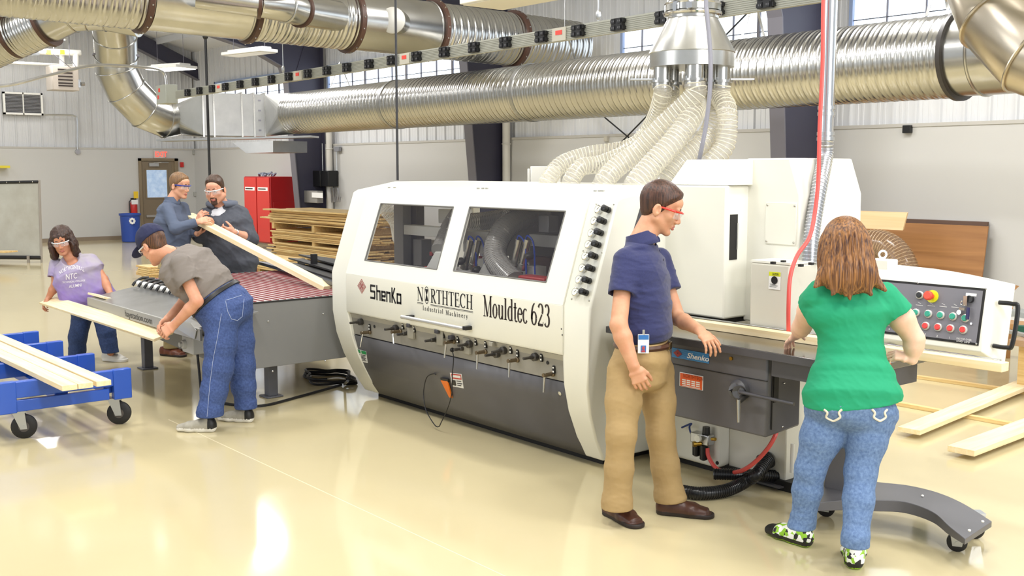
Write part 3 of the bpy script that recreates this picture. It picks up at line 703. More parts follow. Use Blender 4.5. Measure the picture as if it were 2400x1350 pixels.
ribbed_hose('dust_hose', porth(3)+[dh(1545, 290, 7.8), dh(1475, 345, 7.9), dh(1380, 362, 7.95), dh(1316, 385, 7.9), dh(1284, 425, 7.8), dh(1282, 445, 7.8)], .062, .030, label=labs[0], group=None)
ribbed_hose('dust_hose', porth(0)+[dh(1530, 290, 7.5), dh(1480, 350, 7.6), dh(1412, 383, 7.65), dh(1362, 392, 7.6), dh(1338, 425, 7.55), dh(1336, 445, 7.55)], .062, .030, label=labs[1])
ribbed_hose('dust_hose', porth(1)+[dh(1560, 290, 7.15), dh(1500, 352, 7.2), dh(1446, 392, 7.2), dh(1416, 425, 7.15), dh(1412, 445, 7.15)], .07, .030, label=labs[2])
ribbed_hose('dust_hose', porth(4)+[dh(1622, 270, 7.1), dh(1580, 330, 7.0), dh(1530, 385, 6.95), dh(1492, 428, 6.9), dh(1484, 448, 6.9)], .075, .030, label=labs[3])
ribbed_hose('dust_hose', porth(5)+[dh(1680, 270, 7.3), dh(1650, 330, 7.2), dh(1600, 375, 7.15), dh(1562, 420, 7.1), dh(1545, 470, 7.1)], .068, .030, label=labs[4])
ribbed_hose('dust_hose', porth(2)+[dh(1703, 260, 7.1), dh(1700, 335, 7.1), dh(1668, 385, 7.1), dh(1640, 440, 7.1)], .068, .030, label=labs[5])
# grey power cord in front of the manifold
m = MB(); m.tube(spline([PD(1655, -60, 6.75), PD(1655, 14, 6.75), PD(1657, 30, 6.72), PD(1665, 130, 6.72), PD(1664, 210, 6.75), PD(1655, 290, 6.8), PD(1645, 345, 6.85), PD(1634, 395, 6.95)], 8), .014, 8)
tag(m.build('power_cord', mat('cord_grey', '#8C8C98', .45)), 'thick grey power cord hanging in front of the dust manifold', 'cord')
# ---------------------------------------------------------------- drop pipe with flex hose and red air hose
dp = PD(1935, 320, 6.2); PXX, PYY = dp.x, dp.y
def zd(y): return CH+(HOR-y)/FPX*6.2
t = thing('drop_pipe', (PXX, PYY, zd(320)), 'vertical silver drop pipe with clamps and ribbed metal hose below', 'pipe')
m = MB(); m.lathe((PXX, PYY, zd(325)), [(.043, 0), (.043, .12), (.046, .12), (.046, .14), (.044, .14), (.044, 1.7)], (0, 0, 1), 24); m.build('pipe', mat('bright_zinc', '#CDCFD2', .2, 1.0), t)
for y_ in (258, 272, 318, 330): m = MB(); m.lathe((PXX, PYY, zd(y_)), [(.044, 0), (.05, 0), (.05, .02), (.044, .02)], (0, 0, 1), 24); m.build('band_clamp', M_alu, t)
fx = PZ(1893, 624, 1.385)
pts_ = [V((PXX, PYY, zd(330))), V((PXX, PYY, zd(370))), PD(1922, 430, 6.12), PD(1908, 510, 6.08), PD(1900, 570, 6.05), PD(1897, 618, 6.05)]
ribbed_hose('x', pts_, .043, .02, parent=t, film=mat('flex_metal', '#A7A9AE', .35, .9), rib=mat('flex_wire', '#D5D7DB', .25, .9), rr=.0045)
m = MB(); m.tube(spline([PD(1941, -60, 6.0), PD(1930, 0, 6.0), PD(1928, 150, 6.0), PD(1921, 300, 6.0), PD(1918, 420, 5.98), PD(1908, 510, 5.95), PD(1895, 560, 5.9), PD(1868, 600, 5.85), PD(1852, 650, 5.82), PD(1848, 720, 5.82), PD(1848, 786, 5.86)], 8), .0115, 10)
t2 = tag(m.build('air_hose', mat('red_rubber', '#D5524C', .38)), 'red air hose hanging along the drop pipe down to the feed table', 'hose')
m = MB(); c = PD(1902, 556, 5.93); m.torus(c, .015, .004, (0, -.4, 1), seg=14); m.build('tape_wrap', M_white, t2)
m = MB(); m.tube(spline([PD(1884, 450, 6.6), PD(1930, 450, 6.6), PD(1965, 468, 6.6), PD(1985, 500, 6.6), PD(1990, 560, 6.6)], 8), .016, 8); tag(m.build('cable_conduit', mat('conduit_blue_grey', '#A9B0BA', .4)), 'curved pale grey conduit arching from the tall cabinet behind the auburn haired woman', 'conduit')
from mathutils.geometry import tessellate_polygon
M_ivory = mat('ivory_machine_paint', '#E9E8DD', .3, bump=(40, .02, .0005), coat=.15)
M_dk = mat('charcoal_machine_paint', '#5D5C60', .38, var=(1.5, .05), bump=(60, .05, .0005))
M_strip = mat('warm_grey_panel', '#8D8A83', .42, var=(2, .06))
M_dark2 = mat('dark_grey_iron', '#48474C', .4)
M_knob = mat('dark_knob_metal', '#4B4845', .35, .5)
M_steel = mat('bare_steel', '#BFBDB6', .25, 1.0)
M_gap = mat('seam_black', '#1B1A1A', .6)
def onp(px, py, p0, n):
    d = V(ray(px, py)); o = V(CC); n = V(n); return o+d*((V(p0)-o).dot(n)/d.dot(n))
XA, XB = -7.5, -4.50
mach = thing('moulder_machine', (-6.0, 5.0, 0), 'large ivory and charcoal industrial moulder with windowed hood and infeed table', 'machine')
# ---- profiles (y, z)
prof = [(4.57, .05), (4.47, .2), (4.375, .38), (4.31, .56), (4.28, .74), (4.28, 1.05), (4.49, 1.68), (4.53, 1.70), (4.89, 1.765), (5.6, 1.765), (5.6, .05)]
def endcap(x0, x1, name):
    m = MB(); m.prism([(x0, y, z) for y, z in prof], (x1-x0, 0, 0)); return m.build(name, M_ivory, mach, bevel=.012)
inner_ = [(4.62, .12), (4.52, .22), (4.43, .40), (4.37, .58), (4.345, .75), (4.345, 1.04), (4.545, 1.62), (4.57, 1.64), (4.91, 1.70), (5.52, 1.70), (5.52, .12)]
m = MB(); m_n = len(prof); A_ = [V((XA, y, z)) for y, z in prof]+[V((XA, y, z)) for y, z in inner_]; B_ = [p+V((.24, 0, 0)) for p in A_]
fs = []
for i in range(m_n):
    j = (i+1) % m_n; fs += [(i, m_n+i, m_n+j, j), (2*m_n+i, 2*m_n+j, 3*m_n+j, 3*m_n+i), (j, 2*m_n+j, 2*m_n+i, i), (m_n+i, 3*m_n+i, 3*m_n+j, m_n+j)]
m.add(A_+B_, fs); epl = m.build('end_panel', M_ivory, mach, smooth=35, bevel=.008)
m = MB(); m.prism([(XA+.02, 4.62, .1), (XA+.02, 4.44, .40), (XA+.02, 4.36, .75), (XA+.02, 4.36, .90), (XA+.02, 5.54, .90), (XA+.02, 5.54, .1)], (.2, 0, 0)); m.build('end_lower_panel', M_ivory, mach, smooth=0)
m = MB(); m.bb(XA+.04, XA+.08, 5.0, 5.08, .9, 1.72); m.build('end_frame_post', mat('post_ivory', '#CFCDC4', .4), mach, smooth=0)
# right end: slimmer pillar following the skew seen in the photo
m = MB(); x0b, x0t = -4.84, -4.735
pts = prof
vs = []
for y, z in pts: f = max(0, min(1, (z-.05)/.7)); vs.append(V((x0b+(x0t-x0b)*f, y, z)))
xr = []
for y, z in pts: f = max(0, min(1, (z-.05)/.7)); xr.append(V((-4.67+(-4.50+4.67)*f, y, z)))
n = len(vs); m.add(vs+xr, [tuple(range(n)), tuple(range(2*n-1, n-1, -1))]+[((i+1) % n, i, n+i, n+(i+1) % n) for i in range(n)])
endR = m.build('end_panel', M_ivory, mach, bevel=.012)
# ---- hood door
hx0, hx1 = XA+.235, -4.728
SP0 = V((0, 4.28, 1.05)); SP1 = V((0, 4.49, 1.68)); sn = V((0, -(SP1-SP0).z, (SP1-SP0).y)).normalized()
def SL(px, py): return onp(px, py, SP0, sn)
sv = (SP1-SP0).normalized()
w1 = [SL(*q) for q in ((895, 478), (1066, 486), (1027, 631), (857, 612))]
w2 = [SL(*q) for q in ((1103, 488), (1329, 494), (1283, 662), (1065, 636))]
for w in (w1, w2):
    zt = (w[0].z+w[1].z)/2; zb = (w[2].z+w[3].z)/2
    for i, z in ((0, zt), (1, zt), (2, zb), (3, zb)): y = SP0.y+(z-SP0.z)/sv.z*sv.y; w[i] = V((w[i].x, y, z))
outer = [V((hx0, 4.28, 1.05)), V((hx1, 4.28, 1.05)), V((hx1, 4.49, 1.68)), V((hx0, 4.49, 1.68))]
allv = outer+[q for w in (w1, w2) for q in w]
tri = tessellate_polygon([[V((q.x, (q-SP0).dot(sv), 0)) for q in poly] for poly in (outer, w1, w2)])
m = MB(); m.add([q+sn*-.0 for q in allv], [tuple(t) for t in tri])
hood = m.build('hood_front', M_ivory, mach, smooth=0, solid=.02)
m = MB()
for poly, e in (([(hx0, 4.29, .755), (hx1, 4.29, .755), (hx1, 4.28, .76), (hx0, 4.28, .76)], None),): pass
m.prism([(hx0, 4.28, .745), (hx0, 4.27, .76), (hx0, 4.27, 1.052), (hx0, 4.29, 1.06), (hx0, 4.30, 1.05), (hx0, 4.30, .745)], (hx1-hx0, 0, 0))
hl = m.build('hood_lower_front', M_ivory, mach, bevel=.004)
m = MB(); m.prism([(hx0, 4.482, 1.672), (hx0, 4.525, 1.70), (hx0, 4.89, 1.765), (hx0, 5.6, 1.765), (hx0, 5.6, 1.745), (hx0, 4.89, 1.745), (hx0, 4.54, 1.68), (hx0, 4.50, 1.66)], (hx1-hx0, 0, 0))
top = m.build('hood_top', M_ivory, mach, smooth=20)
M_pane = bpy.data.materials.new('smoky_window_plastic'); M_pane.use_nodes = True; b = M_pane.node_tree.nodes['Principled BSDF']
b.inputs['Base Color'].default_value = (.08, .08, .1, 1); b.inputs['Roughness'].default_value = .04; b.inputs['Alpha'].default_value = .22; b.inputs['IOR'].default_value = 1.3
for w in (w1, w2):
    m = MB(); m.add([q+sn*.006 for q in w], [(0, 1, 2, 3)]); pn = m.build('window_pane', M_pane, hood, smooth=0)
    m = MB()
    for i in range(4): m.cyl(w[i]+sn*.008, w[(i+1) % 4]+sn*.008, .006, 6)
    m.build('window_gasket', mat('gasket_grey', '#6D6C6A', .5), hood, smooth=0)
# hinge bolts on top bevel
m = MB()
bn = V((0, -.065, .36)).normalized()
for px_ in (912, 925, 1121, 1132, 1141, 1395, 1405, 1413):
    p = onp(px_, 441 if px_ < 1000 else (443 if px_ < 1300 else 449), (0, 4.53, 1.70), bn); m.box(p+bn*.004, (.02, .012, .01))
m.build('hinge_bolts', mat('bolt_grey', '#B5B3AA', .35, .6), top, smooth=0)
# ---- lettering on the hood
FY = 4.27; ux, uz = (1, 0, 0), (0, 0, 1)
M_ink = mat('black_lettering', '#1C1B1D', .4)
def face(px, py): return PY(px, py, FY)
# diamond emblem
c = face(848, 671); m = MB(); w_, h_ = .062, .058
def dia(m, c, w, h, t):
    pts = [V((w, 0, 0)), V((0, 0, h)), V((-w, 0, 0)), V((0, 0, -h))]
    for i in range(4):
        a, b = pts[i], pts[(i+1) % 4]; m.add([c+a, c+b, c+b*(1-t), c+a*(1-t)], [(0, 1, 2, 3)])
for k, t in ((1, .12), (.78, .15), (.56, .2), (.33, .3)): dia(m, c+V((0, -.001, 0)), w_*k, h_*k, t)
for a, b in (((-.5, .5), (.5, -.5)), ((-.5, -.5), (.5, .5))):
    m.box(c+V((0, -.001, 0)), (w_*.9, .001, .006), (V((w_, 0, h_*(1 if a[1] < 0 else -1))).normalized(), V((0, 1, 0)), V((-h_*(1 if a[1] < 0 else -1), 0, w_)).normalized()))
m.build('diamond_emblem', mat('emblem_dark_red', '#9B2F33', .4), hl, smooth=0)
# angular "ShenKo" wordmark
o = face(868, 701); e = face(941, 699); W_ = e.x-o.x; H_ = .115; u = W_/5.72; t_w = .0165
def sk(m, x, lst, h=1.0):
    for x0, z0, x1, z1 in lst: strokes(m, o+V((x, 0, 0)), ux, uz, [(x0*u, z0*H_*h, x1*u, z1*H_*h, t_w)])
m = MB()
sk(m, 0, [(.05, .92, 1.0, .92), (.12, .92, .12, .52), (.05, .54, .92, .54), (.85, .56, .85, .1), (.0, .1, .92, .1)])
x = 1.17*u; sk(m, x, [(.1, 1.0, .1, 0), (.1, .62, .72, .62), (.68, .68, .68, 0)])
x = 2.08*u; sk(m, x, [(.12, .68, .12, .0), (.05, .62, .78, .62), (.72, .66, .72, .3), (.1, .34, .76, .34), (.06, .08, .78, .08)])
x = 3.0*u; sk(m, x, [(.1, .7, .1, 0), (.1, .62, .72, .62), (.68, .68, .68, 0)])
x = 3.95*u; sk(m, x, [(.1, 1.0, .1, 0), (.14, .42, .62, 1.0), (.2, .5, .72, 0)])
x = 4.88*u; sk(m, x, [(.1, .68, .1, .0), (.05, .62, .78, .62), (.72, .68, .72, .0), (.05, .08, .78, .08)])
m.build('shenko_lettering', M_ink, hl, smooth=0)
# NORTHTECH with winged emblem as the O
o = face(978, 704); e = face(1109, 733); W_ = e.x-o.x; h = .098; sq = W_/(h*7.35)
m = MB(); x = serif(m, 'N', o, ux, uz, h, sq); c = o+V((x+.038, -.001, h*.5))
x2 = x+.085; serif(m, 'RTHTECH', o+V((x2, 0, 0)), ux, uz, h, (W_-x2)/(h*(.85+.8+.95+.8+.78+.85+.95)))
strokes(m, o, ux, uz, [(0, -.014, x-.005, -.014, .004), (x2, -.014, W_, -.014, .004), (0, -.021, x-.005, -.021, .002), (x2, -.021, W_, -.021, .002)])
for k in range(20):
    a0, a1 = 2*math.pi*k/20, 2*math.pi*(k+1)/20
    m.add([c+V((math.cos(a)*r*.03, 0, math.sin(a)*r*.062)) for a, r in ((a0, 1), (a1, 1), (a1, .9), (a0, .9))], [(0, 3, 2, 1)])
m.add([c+V((x_, 0, z_)) for x_, z_ in ((-.02, .042), (.02, .042), (.004, .002), (-.004, .002))], [(0, 3, 2, 1)]); m.add([c+V((x_, 0, z_)) for x_, z_ in ((-.02, -.042), (.02, -.042), (.004, .002), (-.004, .002))], [(0, 1, 2, 3)])
m.build('northtech_lettering', M_ink, hl, smooth=0)
m = MB(); serif(m, 'Industrial', face(991, 727), ux, uz, .034, 1.0, track=.26); serif(m, 'Machinery', face(1045, 738), ux, uz, .034, 1.0, track=.26)
m.build('subtitle_lettering', M_ink, hl, smooth=0)
o = face(1133, 741); e = face(1290, 768); m = MB(); tw = serif(MB(), 'Mouldtec 623', o, ux, uz, .125, 1.0); serif(m, 'Mouldtec 623', o, ux, uz, .14, (e.x-o.x)/tw*.125/.14)
m.build('mouldtec_lettering', mat('dark_brown_lettering', '#2E2320', .4), hl, smooth=0)
m = MB()
for px_, py_ in ((1316, 771), (1318, 785)): p = face(px_, py_); m.box(p+V((0, -.001, 0)), (.008, .002, .008))
m.build('rivet_holes', M_ink, hl, smooth=0)
# door handle
m = MB(); a = face(955, 741)+V((0, -.05, 0)); b = face(1100, 769)+V((0, -.05, 0)); b.z = a.z; m.cyl(a, b, .014, 14); hd = m.build('door_handle', mat('satin_white_metal', '#D5D4D0', .25, .6), hl)
m = MB()
for q in (a+V((.06, 0, 0)), b): m.box(q+V((.01, .025, .004)), (.04, .06, .026))
m.build('handle_bracket', M_blackp, hd, bevel=.004)
# ---- gauge columns on the right of the hood
gs = [(1404, 493, 1421, 494), (1395, 520, 1411, 521), (1388, 548, 1404, 548), (1381, 575, 1398, 576), (1374, 602, 1391, 603), (1367, 630, 1384, 632), (1359, 657, 1376, 660), (1351, 686, 1369, 688)]
# gauges sit further right than the hood seam: thin mounting plate
gx0, gx1 = hx1-.01, XB-.02
M_dial = mat('gauge_dial', '#EFEFE4', .3)
def basis(n): n = V(n).normalized(); x = V((1, 0, 0)); y = n.cross(x); return x, y, n
pg = None
for i, (a, b, c_, d) in enumerate(gs):
    for k, (px_, py_) in enumerate(((a, b), (c_, d))):
        px_ += 9 if k else 3; p = SL(px_, py_)
        nrm = sn
        if p.z < 1.05: p = PY(px_, py_, 4.27); nrm = V((0, -1, 0))
        else: p = p+sn*.01; nrm = sn
        if nrm.y > 0: nrm = -nrm
        m = MB()
        if k == 0:
            m.lathe(p, [(0, 0), (.0265, 0), (.0265, .016), (.022, .02), (.021, .016), (0, .016)], nrm, 22); g = m.build('pressure_gauge', M_chrome, hood)
            m2 = MB(); m2.lathe(p+nrm*.0165, [(0, 0), (.0215, 0), (.0215, .0006), (0, .0006)], nrm, 20); m2.build('dial', M_dial, g, smooth=0)
            m2 = MB(); x_, y_, n_ = basis(nrm); m2.box(p+nrm*.0185+y_*.004+x_*.004, (.018, .0018, .001), ((x_+y_).normalized(), (y_-x_).normalized(), n_)); m2.build('needle', M_gap, g, smooth=0)
        else:
            m.lathe(p, [(0, 0), (.019, 0), (.019, .022), (.014, .024), (.02, .03), (.02, .052), (.012, .056), (0, .056)], nrm, 16); m.box(p+nrm*.02+V((-.018, 0, 0)), (.02, .02, .02)); m.build('regulator_knob', M_blackp, hood)
m = MB()
for px_, py_ in ((1398, 478), (1439, 479), (1367, 588), (1411, 592), (1340, 701), (1381, 705)):
    p = SL(px_, py_); 
    if p.z < 1.05: p = PY(px_, py_, 4.268)
    m.ellip(p, (.006, .006, .006), 8, 5)
m.build('plate_screws', MATS['bolt_grey'], hood)
# ---- control strip and lower charcoal door
m = MB(); m.prism([(hx0-.01, 4.335, .57), (hx0-.01, 4.31, .735), (hx0-.01, 4.40, .745), (hx0-.01, 4.5, .57)], (hx1-hx0+.0, 0, 0)); stripo = m.build('control_strip', M_strip, mach, smooth=0)
m = MB(); m.prism([(hx0-.01, 4.30, .738), (hx0-.01, 4.32, .745), (hx0-.01, 4.33, .70), (hx0-.01, 4.316, .70)], (hx1-hx0, 0, 0)); m.build('strip_lip', mat('strip_lip_grey', '#A5A196', .4), stripo, smooth=0)
m = MB(); pl = [(4.345, .562), (4.385, .42), (4.44, .29), (4.52, .14), (4.575, .06)]
nx = 2; vs = []
for y, z in pl:
    f = (z-.06)/.5; vs += [V((hx0-.01-0*(1-f), y, z)), V((x0b+.012+(x0t-x0b)*min(1, (z-.05)/.7), y, z))]
m.add(vs, [(2*i, 2*i+2, 2*i+3, 2*i+1) for i in range(len(pl)-1)]); low = m.build('lower_door', M_dk, mach, smooth=60, solid=.02)
m = MB(); m.bb(hx0-.01, x0t+.005, 4.35, 4.37, .555, .575); m.build('door_seam', M_gap, mach, smooth=0)
m = MB(); m.bb(XA+.1, -4.75, 4.64, 5.5, 0.0, .1); m.build('shadow_gap', M_gap, mach, smooth=0)  # black block standing in for the shaded gap under the machine
m = MB(); m.bb(XA+.23, -4.8, 5.52, 5.56, .1, .95); m.build('rear_panel', M_ivory, mach, smooth=0)
def strp(px, py):
    return onp(px, py, (0, 4.335, .57), V((0, -(.735-.57), -(4.335-4.31))).normalized())
sny = V((0, -.988, -.15)).normalized()
# plates
for px_, py_ in ((967, 777), (1036, 792), (1098, 812)):
    p = strp(px_, py_); m = MB(); m.box(p+V((0, -.012, .005)), (.075, .024, .11)); m.build('slide_plate', mat('plate_grey', '#9B978B', .4), stripo, bevel=.004)
for px_, py_ in ((1064, 788+2), (1160, 805), (966, 762), (1032, 776)):
    p = strp(px_, py_); m = MB(); m.box(p+V((0, -.02, 0)), (.04, .04, .028)); m.build('pointer_bracket', M_dark2 if px_ != 1160 else MATS['plate_grey'], stripo, bevel=.003)
def knob(px, py, disc=True, r=.026):
    p = strp(px, py); m = MB(); d = V((-.35, -1, -.05)).normalized(); d = V((0, -1, 0))
    if disc: m.lathe(p, [(.02, 0), (r, .004), (r, .03), (.012, .034), (.012, .055), (.009, .055), (.009, .11), (0, .11)], d, 18)
    else: m.lathe(p, [(.021, 0), (.021, .01), (.015, .012), (.015, .05), (.010, .055), (.010, .1), (0, .1)], d, 16)
    return m.build('adjuster_shaft', M_knob, stripo)
def counter(px, py, n=2):
    p = strp(px, py); m = MB(); m.box(p+V((0, -.006, 0)), (.02, .012, .05)); q = m.build('scale_counter', M_gap, stripo, bevel=.002)
    m = MB(); m.box(p+V((0, -.0125, .012)), (.012, .001, .008)); m.box(p+V((0, -.0125, -.012)), (.012, .001, .01)); m.build('counter_window', M_white, q, smooth=0)
def lever(px, py, hx_, hy, ty):
    p = strp(px, py); m = MB(); L_ = .085
    m.lathe(p, [(.018, 0), (.018, .012), (.0125, .016), (.0125, L_), (0, L_)], (0, -1, 0), 14); k = m.build('lock_lever', mat('brown_steel', '#7A6B55', .35, .7), stripo)
    e = p+V((0, -L_+.012, 0)); zt = onp(hx_, ty, e, (0, 1, 0)).z; xt = onp(hx_, ty, e, (0, 1, 0)).x
    m = MB(); m.tube([e+V((0, 0, .012)), e+V((0, 0, -.01)), V((xt, e.y-.012, zt))], [.010, .009, .006], 8); m.build('lever_handle', M_steel, k)
knob(849, 754); knob(931, 769); knob(958, 781, False); knob(1024, 796, False); knob(1104, 806); knob(1092, 816, False, ); knob(1184, 821); knob(1168, 829); knob(1258, 836)
lever(868, 778, 847, 783, 813); lever(940, 776, 926, 782, 805); lever(1065, 800, 1045, 806, 838); lever(1139, 824, 1121, 829, 865); lever(1214, 843, 1196, 847, 884); lever(1297, 876, 1277, 882, 919)
for q in ((868, 767), (946, 764), (973, 771), (1041, 784), (1075, 796), (1117, 801), (1140, 807), (1199, 820), (1215, 828), (1271, 838), (1300, 866)): counter(*q)
m = MB()
for q in ((878, 765), (1284, 850)): p = strp(*q); m.lathe(p, [(0, 0), (.012, 0), (.012, .004), (0, .004)], (0, -1, 0), 12)
m.build('plug_hole', M_gap, stripo, smooth=0)
def lowp(px, py):
    for (y0, z0), (y1, z1) in zip(pl, pl[1:]):
        n_ = V((0, z1-z0, -(y1-y0))).normalized(); p = onp(px, py, (0, y0, z0), n_)
        if min(z0, z1)-.001 <= p.z <= max(z0, z1)+.001: return p, (n_ if n_.y < 0 else -n_)
    return p, V((0, -1, 0))
for q in ((829, 801), (1316, 920)):
    p, n_ = lowp(*q); m = MB(); m.lathe(p, [(0, 0.01), (.014, .01), (.014, .016), (.006, .018), (0, .018)], n_, 16); m.build('door_lock', M_chrome, low)
def sticker(parent, corners, base, extras, name, yoff=.002):
    """flat label from four 3D corners TL TR BR BL, extras = [(u0, v0, u1, v1, material)] in label units, v down"""
    tl, tr, br, bl = corners; n_ = (tr-tl).cross(bl-tl).normalized()
    if n_.dot(V(CC)-tl) < 0: n_ = -n_
    def P(u, v, k): return tl.lerp(tr, u).lerp(bl.lerp(br, u), v)+n_*k
    m = MB(); m.add([P(0, 1, .001), P(1, 1, .001), P(1, 0, .001), P(0, 0, .001), P(0, 1, .003), P(1, 1, .003), P(1, 0, .003), P(0, 0, .003)], [(0, 3, 2, 1), (4, 5, 6, 7), (0, 1, 5, 4), (1, 2, 6, 5), (2, 3, 7, 6), (3, 0, 4, 7)]); o_ = m.build(name, base, parent, smooth=0)
    by = {}
    for u0, v0, u1, v1, mm in extras: by.setdefault(mm, []).append((u0, v0, u1, v1))
    for hk, (mm, L) in enumerate(by.items()):
        m = MB()
        for u0, v0, u1, v1 in L: h_k = .0042+.0006*hk; m.add([P(u0, v1, h_k), P(u1, v1, h_k), P(u1, v0, h_k), P(u0, v0, h_k)], [(0, 1, 2, 3)])
        m.build('label_print', mm, o_, smooth=0)
    return o_, P, n_
M_grn = mat('label_green', '#1E9455', .5); M_lw = mat('label_white', '#ECECEA', .5); M_lr = mat('label_red', '#C43B33', .5)
def cor(fn, *qs): return [fn(*q) for q in qs]
g_ = lambda x, y: lowp(x, y)[0]+lowp(x, y)[1]*.011
ink = [(.08+.0, .38+i*.13, .35, .44+i*.13, M_ink) for i in range(4)]+[(.45, .36+i*.11, .92-.1*(i % 2), .42+i*.11, M_ink) for i in range(5)]
sticker(low, cor(g_, (837, 816), (861, 822), (865, 849), (842, 844)), M_lw, [(0, 0, .46, .28, M_grn), (.54, 0, 1, .28, M_grn)]+ink, 'safety_label')
o_, P, n_ = sticker(low, cor(g_, (1058, 872), (1085, 875), (1090, 908), (1063, 903)), M_lw, [(.1, .04, .95, .4, M_lr), (.15, .12, .9, .3, M_lw)]+[(.18, .15, .86, .27, M_lr)]+[(.1, .5, .4, .9, M_ink), (.16, .56, .34, .84, M_lw), (.5, .5, .9, .56, M_ink), (.5, .66, .95, .72, M_ink), (.5, .8, .85, .86, M_ink)], 'danger_label')
m = MB(); text_mesh(m, 'DANGER', P(.2, .26, .006), P(1, .2, 0)-P(0, .2, 0), V((0, 0, 1)), .012, squash=.8, bold=.01); m.build('danger_word', M_lw, low, smooth=0)
# tag and cord
t = thing('hang_tag', lowp(1050, 930)[0], 'orange warning tag hanging on the charcoal lower door', 'tag')
pts = [lowp(1041, 890)[0], lowp(1057, 893)[0], lowp(1067, 932)[0], lowp(1061, 930)[0]]; pts = [p+V((0, -.02, 0)) for p in pts]
m = MB(); m.prism(pts, (0, -.014, 0)); m.build('tag_body', mat('tag_orange', '#F07A1E', .45), t, bevel=.003)
m = MB(); m.prism([p+V((.003, 0, 0)) for p in (lowp(1038, 884)[0], lowp(1056, 887)[0], lowp(1057, 896)[0], lowp(1043, 898)[0])], (0, -.03, 0)); m.build('tag_clip', M_blackp, t, bevel=.003)
def lc(px, py, off=.025): p, n_ = lowp(px, py); return p+n_*off
a = strp(1068, 819)+V((0, -.03, 0)); pts = [a, PY(1063, 840, 4.29), PY(1060, 880, 4.29), PY(1059, 920, 4.3), PY(1050, 955, 4.31), PY(1034, 990, 4.32), PY(1028, 1000, 4.33), PY(1018, 995, 4.34), PY(1000, 965, 4.35), PY(994, 940, 4.36), PY(993, 915, 4.37), PY(1000, 885, 4.37), PY(1015, 876, 4.38), lc(1028, 874)]
m = MB(); m.tube(spline(pts, 8), .004, 6); m.ellip(a, (.014, .02, .016), 8, 6); tag(m.build('tag_cord', M_black), 'thin black cord loop hanging from the control strip to the orange tag', 'cord')
# ---- inside the hood
M_in = mat('interior_ivory', '#DAD9D2', .4); M_ing = mat('interior_grey', '#84827F', .45)
def YB(px0, py0, px1, py1, y, dep, mm, name, bev=.004):
    a, b = PY(px0, py0, y), PY(px1, py1, y); m = MB(); m.bb(min(a.x, b.x), max(a.x, b.x), y, y+dep, min(a.z, b.z), max(a.z, b.z)); return m.build(name, mm, mach, bevel=bev)
YB(922, 470, 946, 650, 4.75, .08, M_ing, 'inner_post'); YB(955, 470, 977, 650, 4.85, .08, mat('inner_dark', '#5A5550', .5), 'inner_post')
YB(946, 527, 1070, 560, 4.72, .1, M_in, 'feed_beam'); YB(1085, 540, 1185, 600, 5.0, .1, M_in, 'feed_beam'); YB(1240, 548, 1345, 585, 5.05, .1, M_in, 'feed_beam')
YB(985, 560, 1065, 650, 5.0, .05, M_in, 'inner_plate'); YB(1090, 600, 1240, 640, 5.2, .05, M_in, 'inner_plate'); YB(968, 560, 988, 632, 4.8, .1, M_ing, 'inner_column')
YB(1240, 600, 1290, 640, 5.2, .1, mat('inner_wood_brown', '#6A4B38', .5), 'inner_plate'); YB(1027, 490, 1062, 525, 4.9, .08, M_in, 'inner_plate'); YB(1262, 505, 1285, 545, 4.95, .1, mat('inner_silver', '#B8B8BA', .3, .5), 'inner_plate')
YB(1068, 625, 1104, 645, 4.7, .1, M_in, 'motor_block'); YB(1225, 622, 1255, 650, 4.7, .1, M_in, 'motor_block')
M_rh = mat('red_cutter_hood', '#B23A38', .4)
for q in ((992, 624, 1035, 650), (1100, 642, 1160, 675), (1213, 645, 1275, 690)): YB(*q, 4.55, .12, M_rh, 'cutter_hood', .01)
for q in ((1006, 590, 1012, 600), (1118, 600, 1124, 606)): YB(*q, 4.75, .03, M_rh, 'red_lever')
def cone(px_t, py_t, px_b, py_b, y, w):
    a, b = PY(px_t, py_t, y), PY(px_b, py_b, y); m = MB(); k = .035
    m.prism([(a.x-k, y, a.z), (a.x+k, y, a.z), (b.x+w, y, b.z), (b.x-w, y, b.z)], (0, .12, 0)); return m.build('dust_cone', M_in, mach, bevel=.006)
cone(1026, 590, 1012, 634, 4.55, .09); cone(1146, 608, 1135, 650, 4.55, .09)
for px_ in (1095, 1114, 1210, 1230):
    a, b = PY(px_-4, 618, 4.65), PY(px_+6, 572, 4.65); m = MB(); m.cyl(a, b, .026, 14); m.lathe(b, [(0, 0), (.03, 0), (.03, .035), (0, .035)], b-a, 12); m.lathe(a, [(0, -.04), (.034, -.04), (.034, 0), (0, 0)], b-a, 12); cy = m.build('air_cylinder', M_steel, mach)
    m = MB(); m.tube(spline([b+V((0, -.02, .02)), b+V((.04, -.03, .06)), b+V((.09, -.02, .0)), b+V((.08, 0, -.2))], 6), .006, 6); m.build('blue_tube', mat('blue_tube', '#2B4FC0', .3), cy)
for px_, py_ in ((985, 630), (1000, 636), (1122, 632), (1083, 612), (1245, 600)): p = PY(px_, py_, 4.6); m = MB(); m.lathe(p, [(0, 0), (.028, 0), (.028, .03), (.014, .05), (0, .05)], (0, -1, 0), 14); m.build('inner_knob', M_knob, mach)
hf = hose_mat('grey_hose_film', '#C9C6C0', .5); hr = mat('hose_wire', '#8C8782', .35)
ribbed_hose('x', [PY(1280, 505, 5.1), PY(1235, 508, 4.95), PY(1190, 530, 4.75), PY(1166, 565, 4.65), PY(1160, 600, 4.6), PY(1175, 630, 4.58), PY(1205, 662, 4.56)], .082, .017, parent=mach, film=hf, rib=hr, rr=.003)
ribbed_hose('x', [PY(1075, 520, 5.15), PY(1130, 520, 5.2), PY(1215, 505, 5.25)], .075, .02, parent=mach, film=hf, rib=hr, rr=.003)
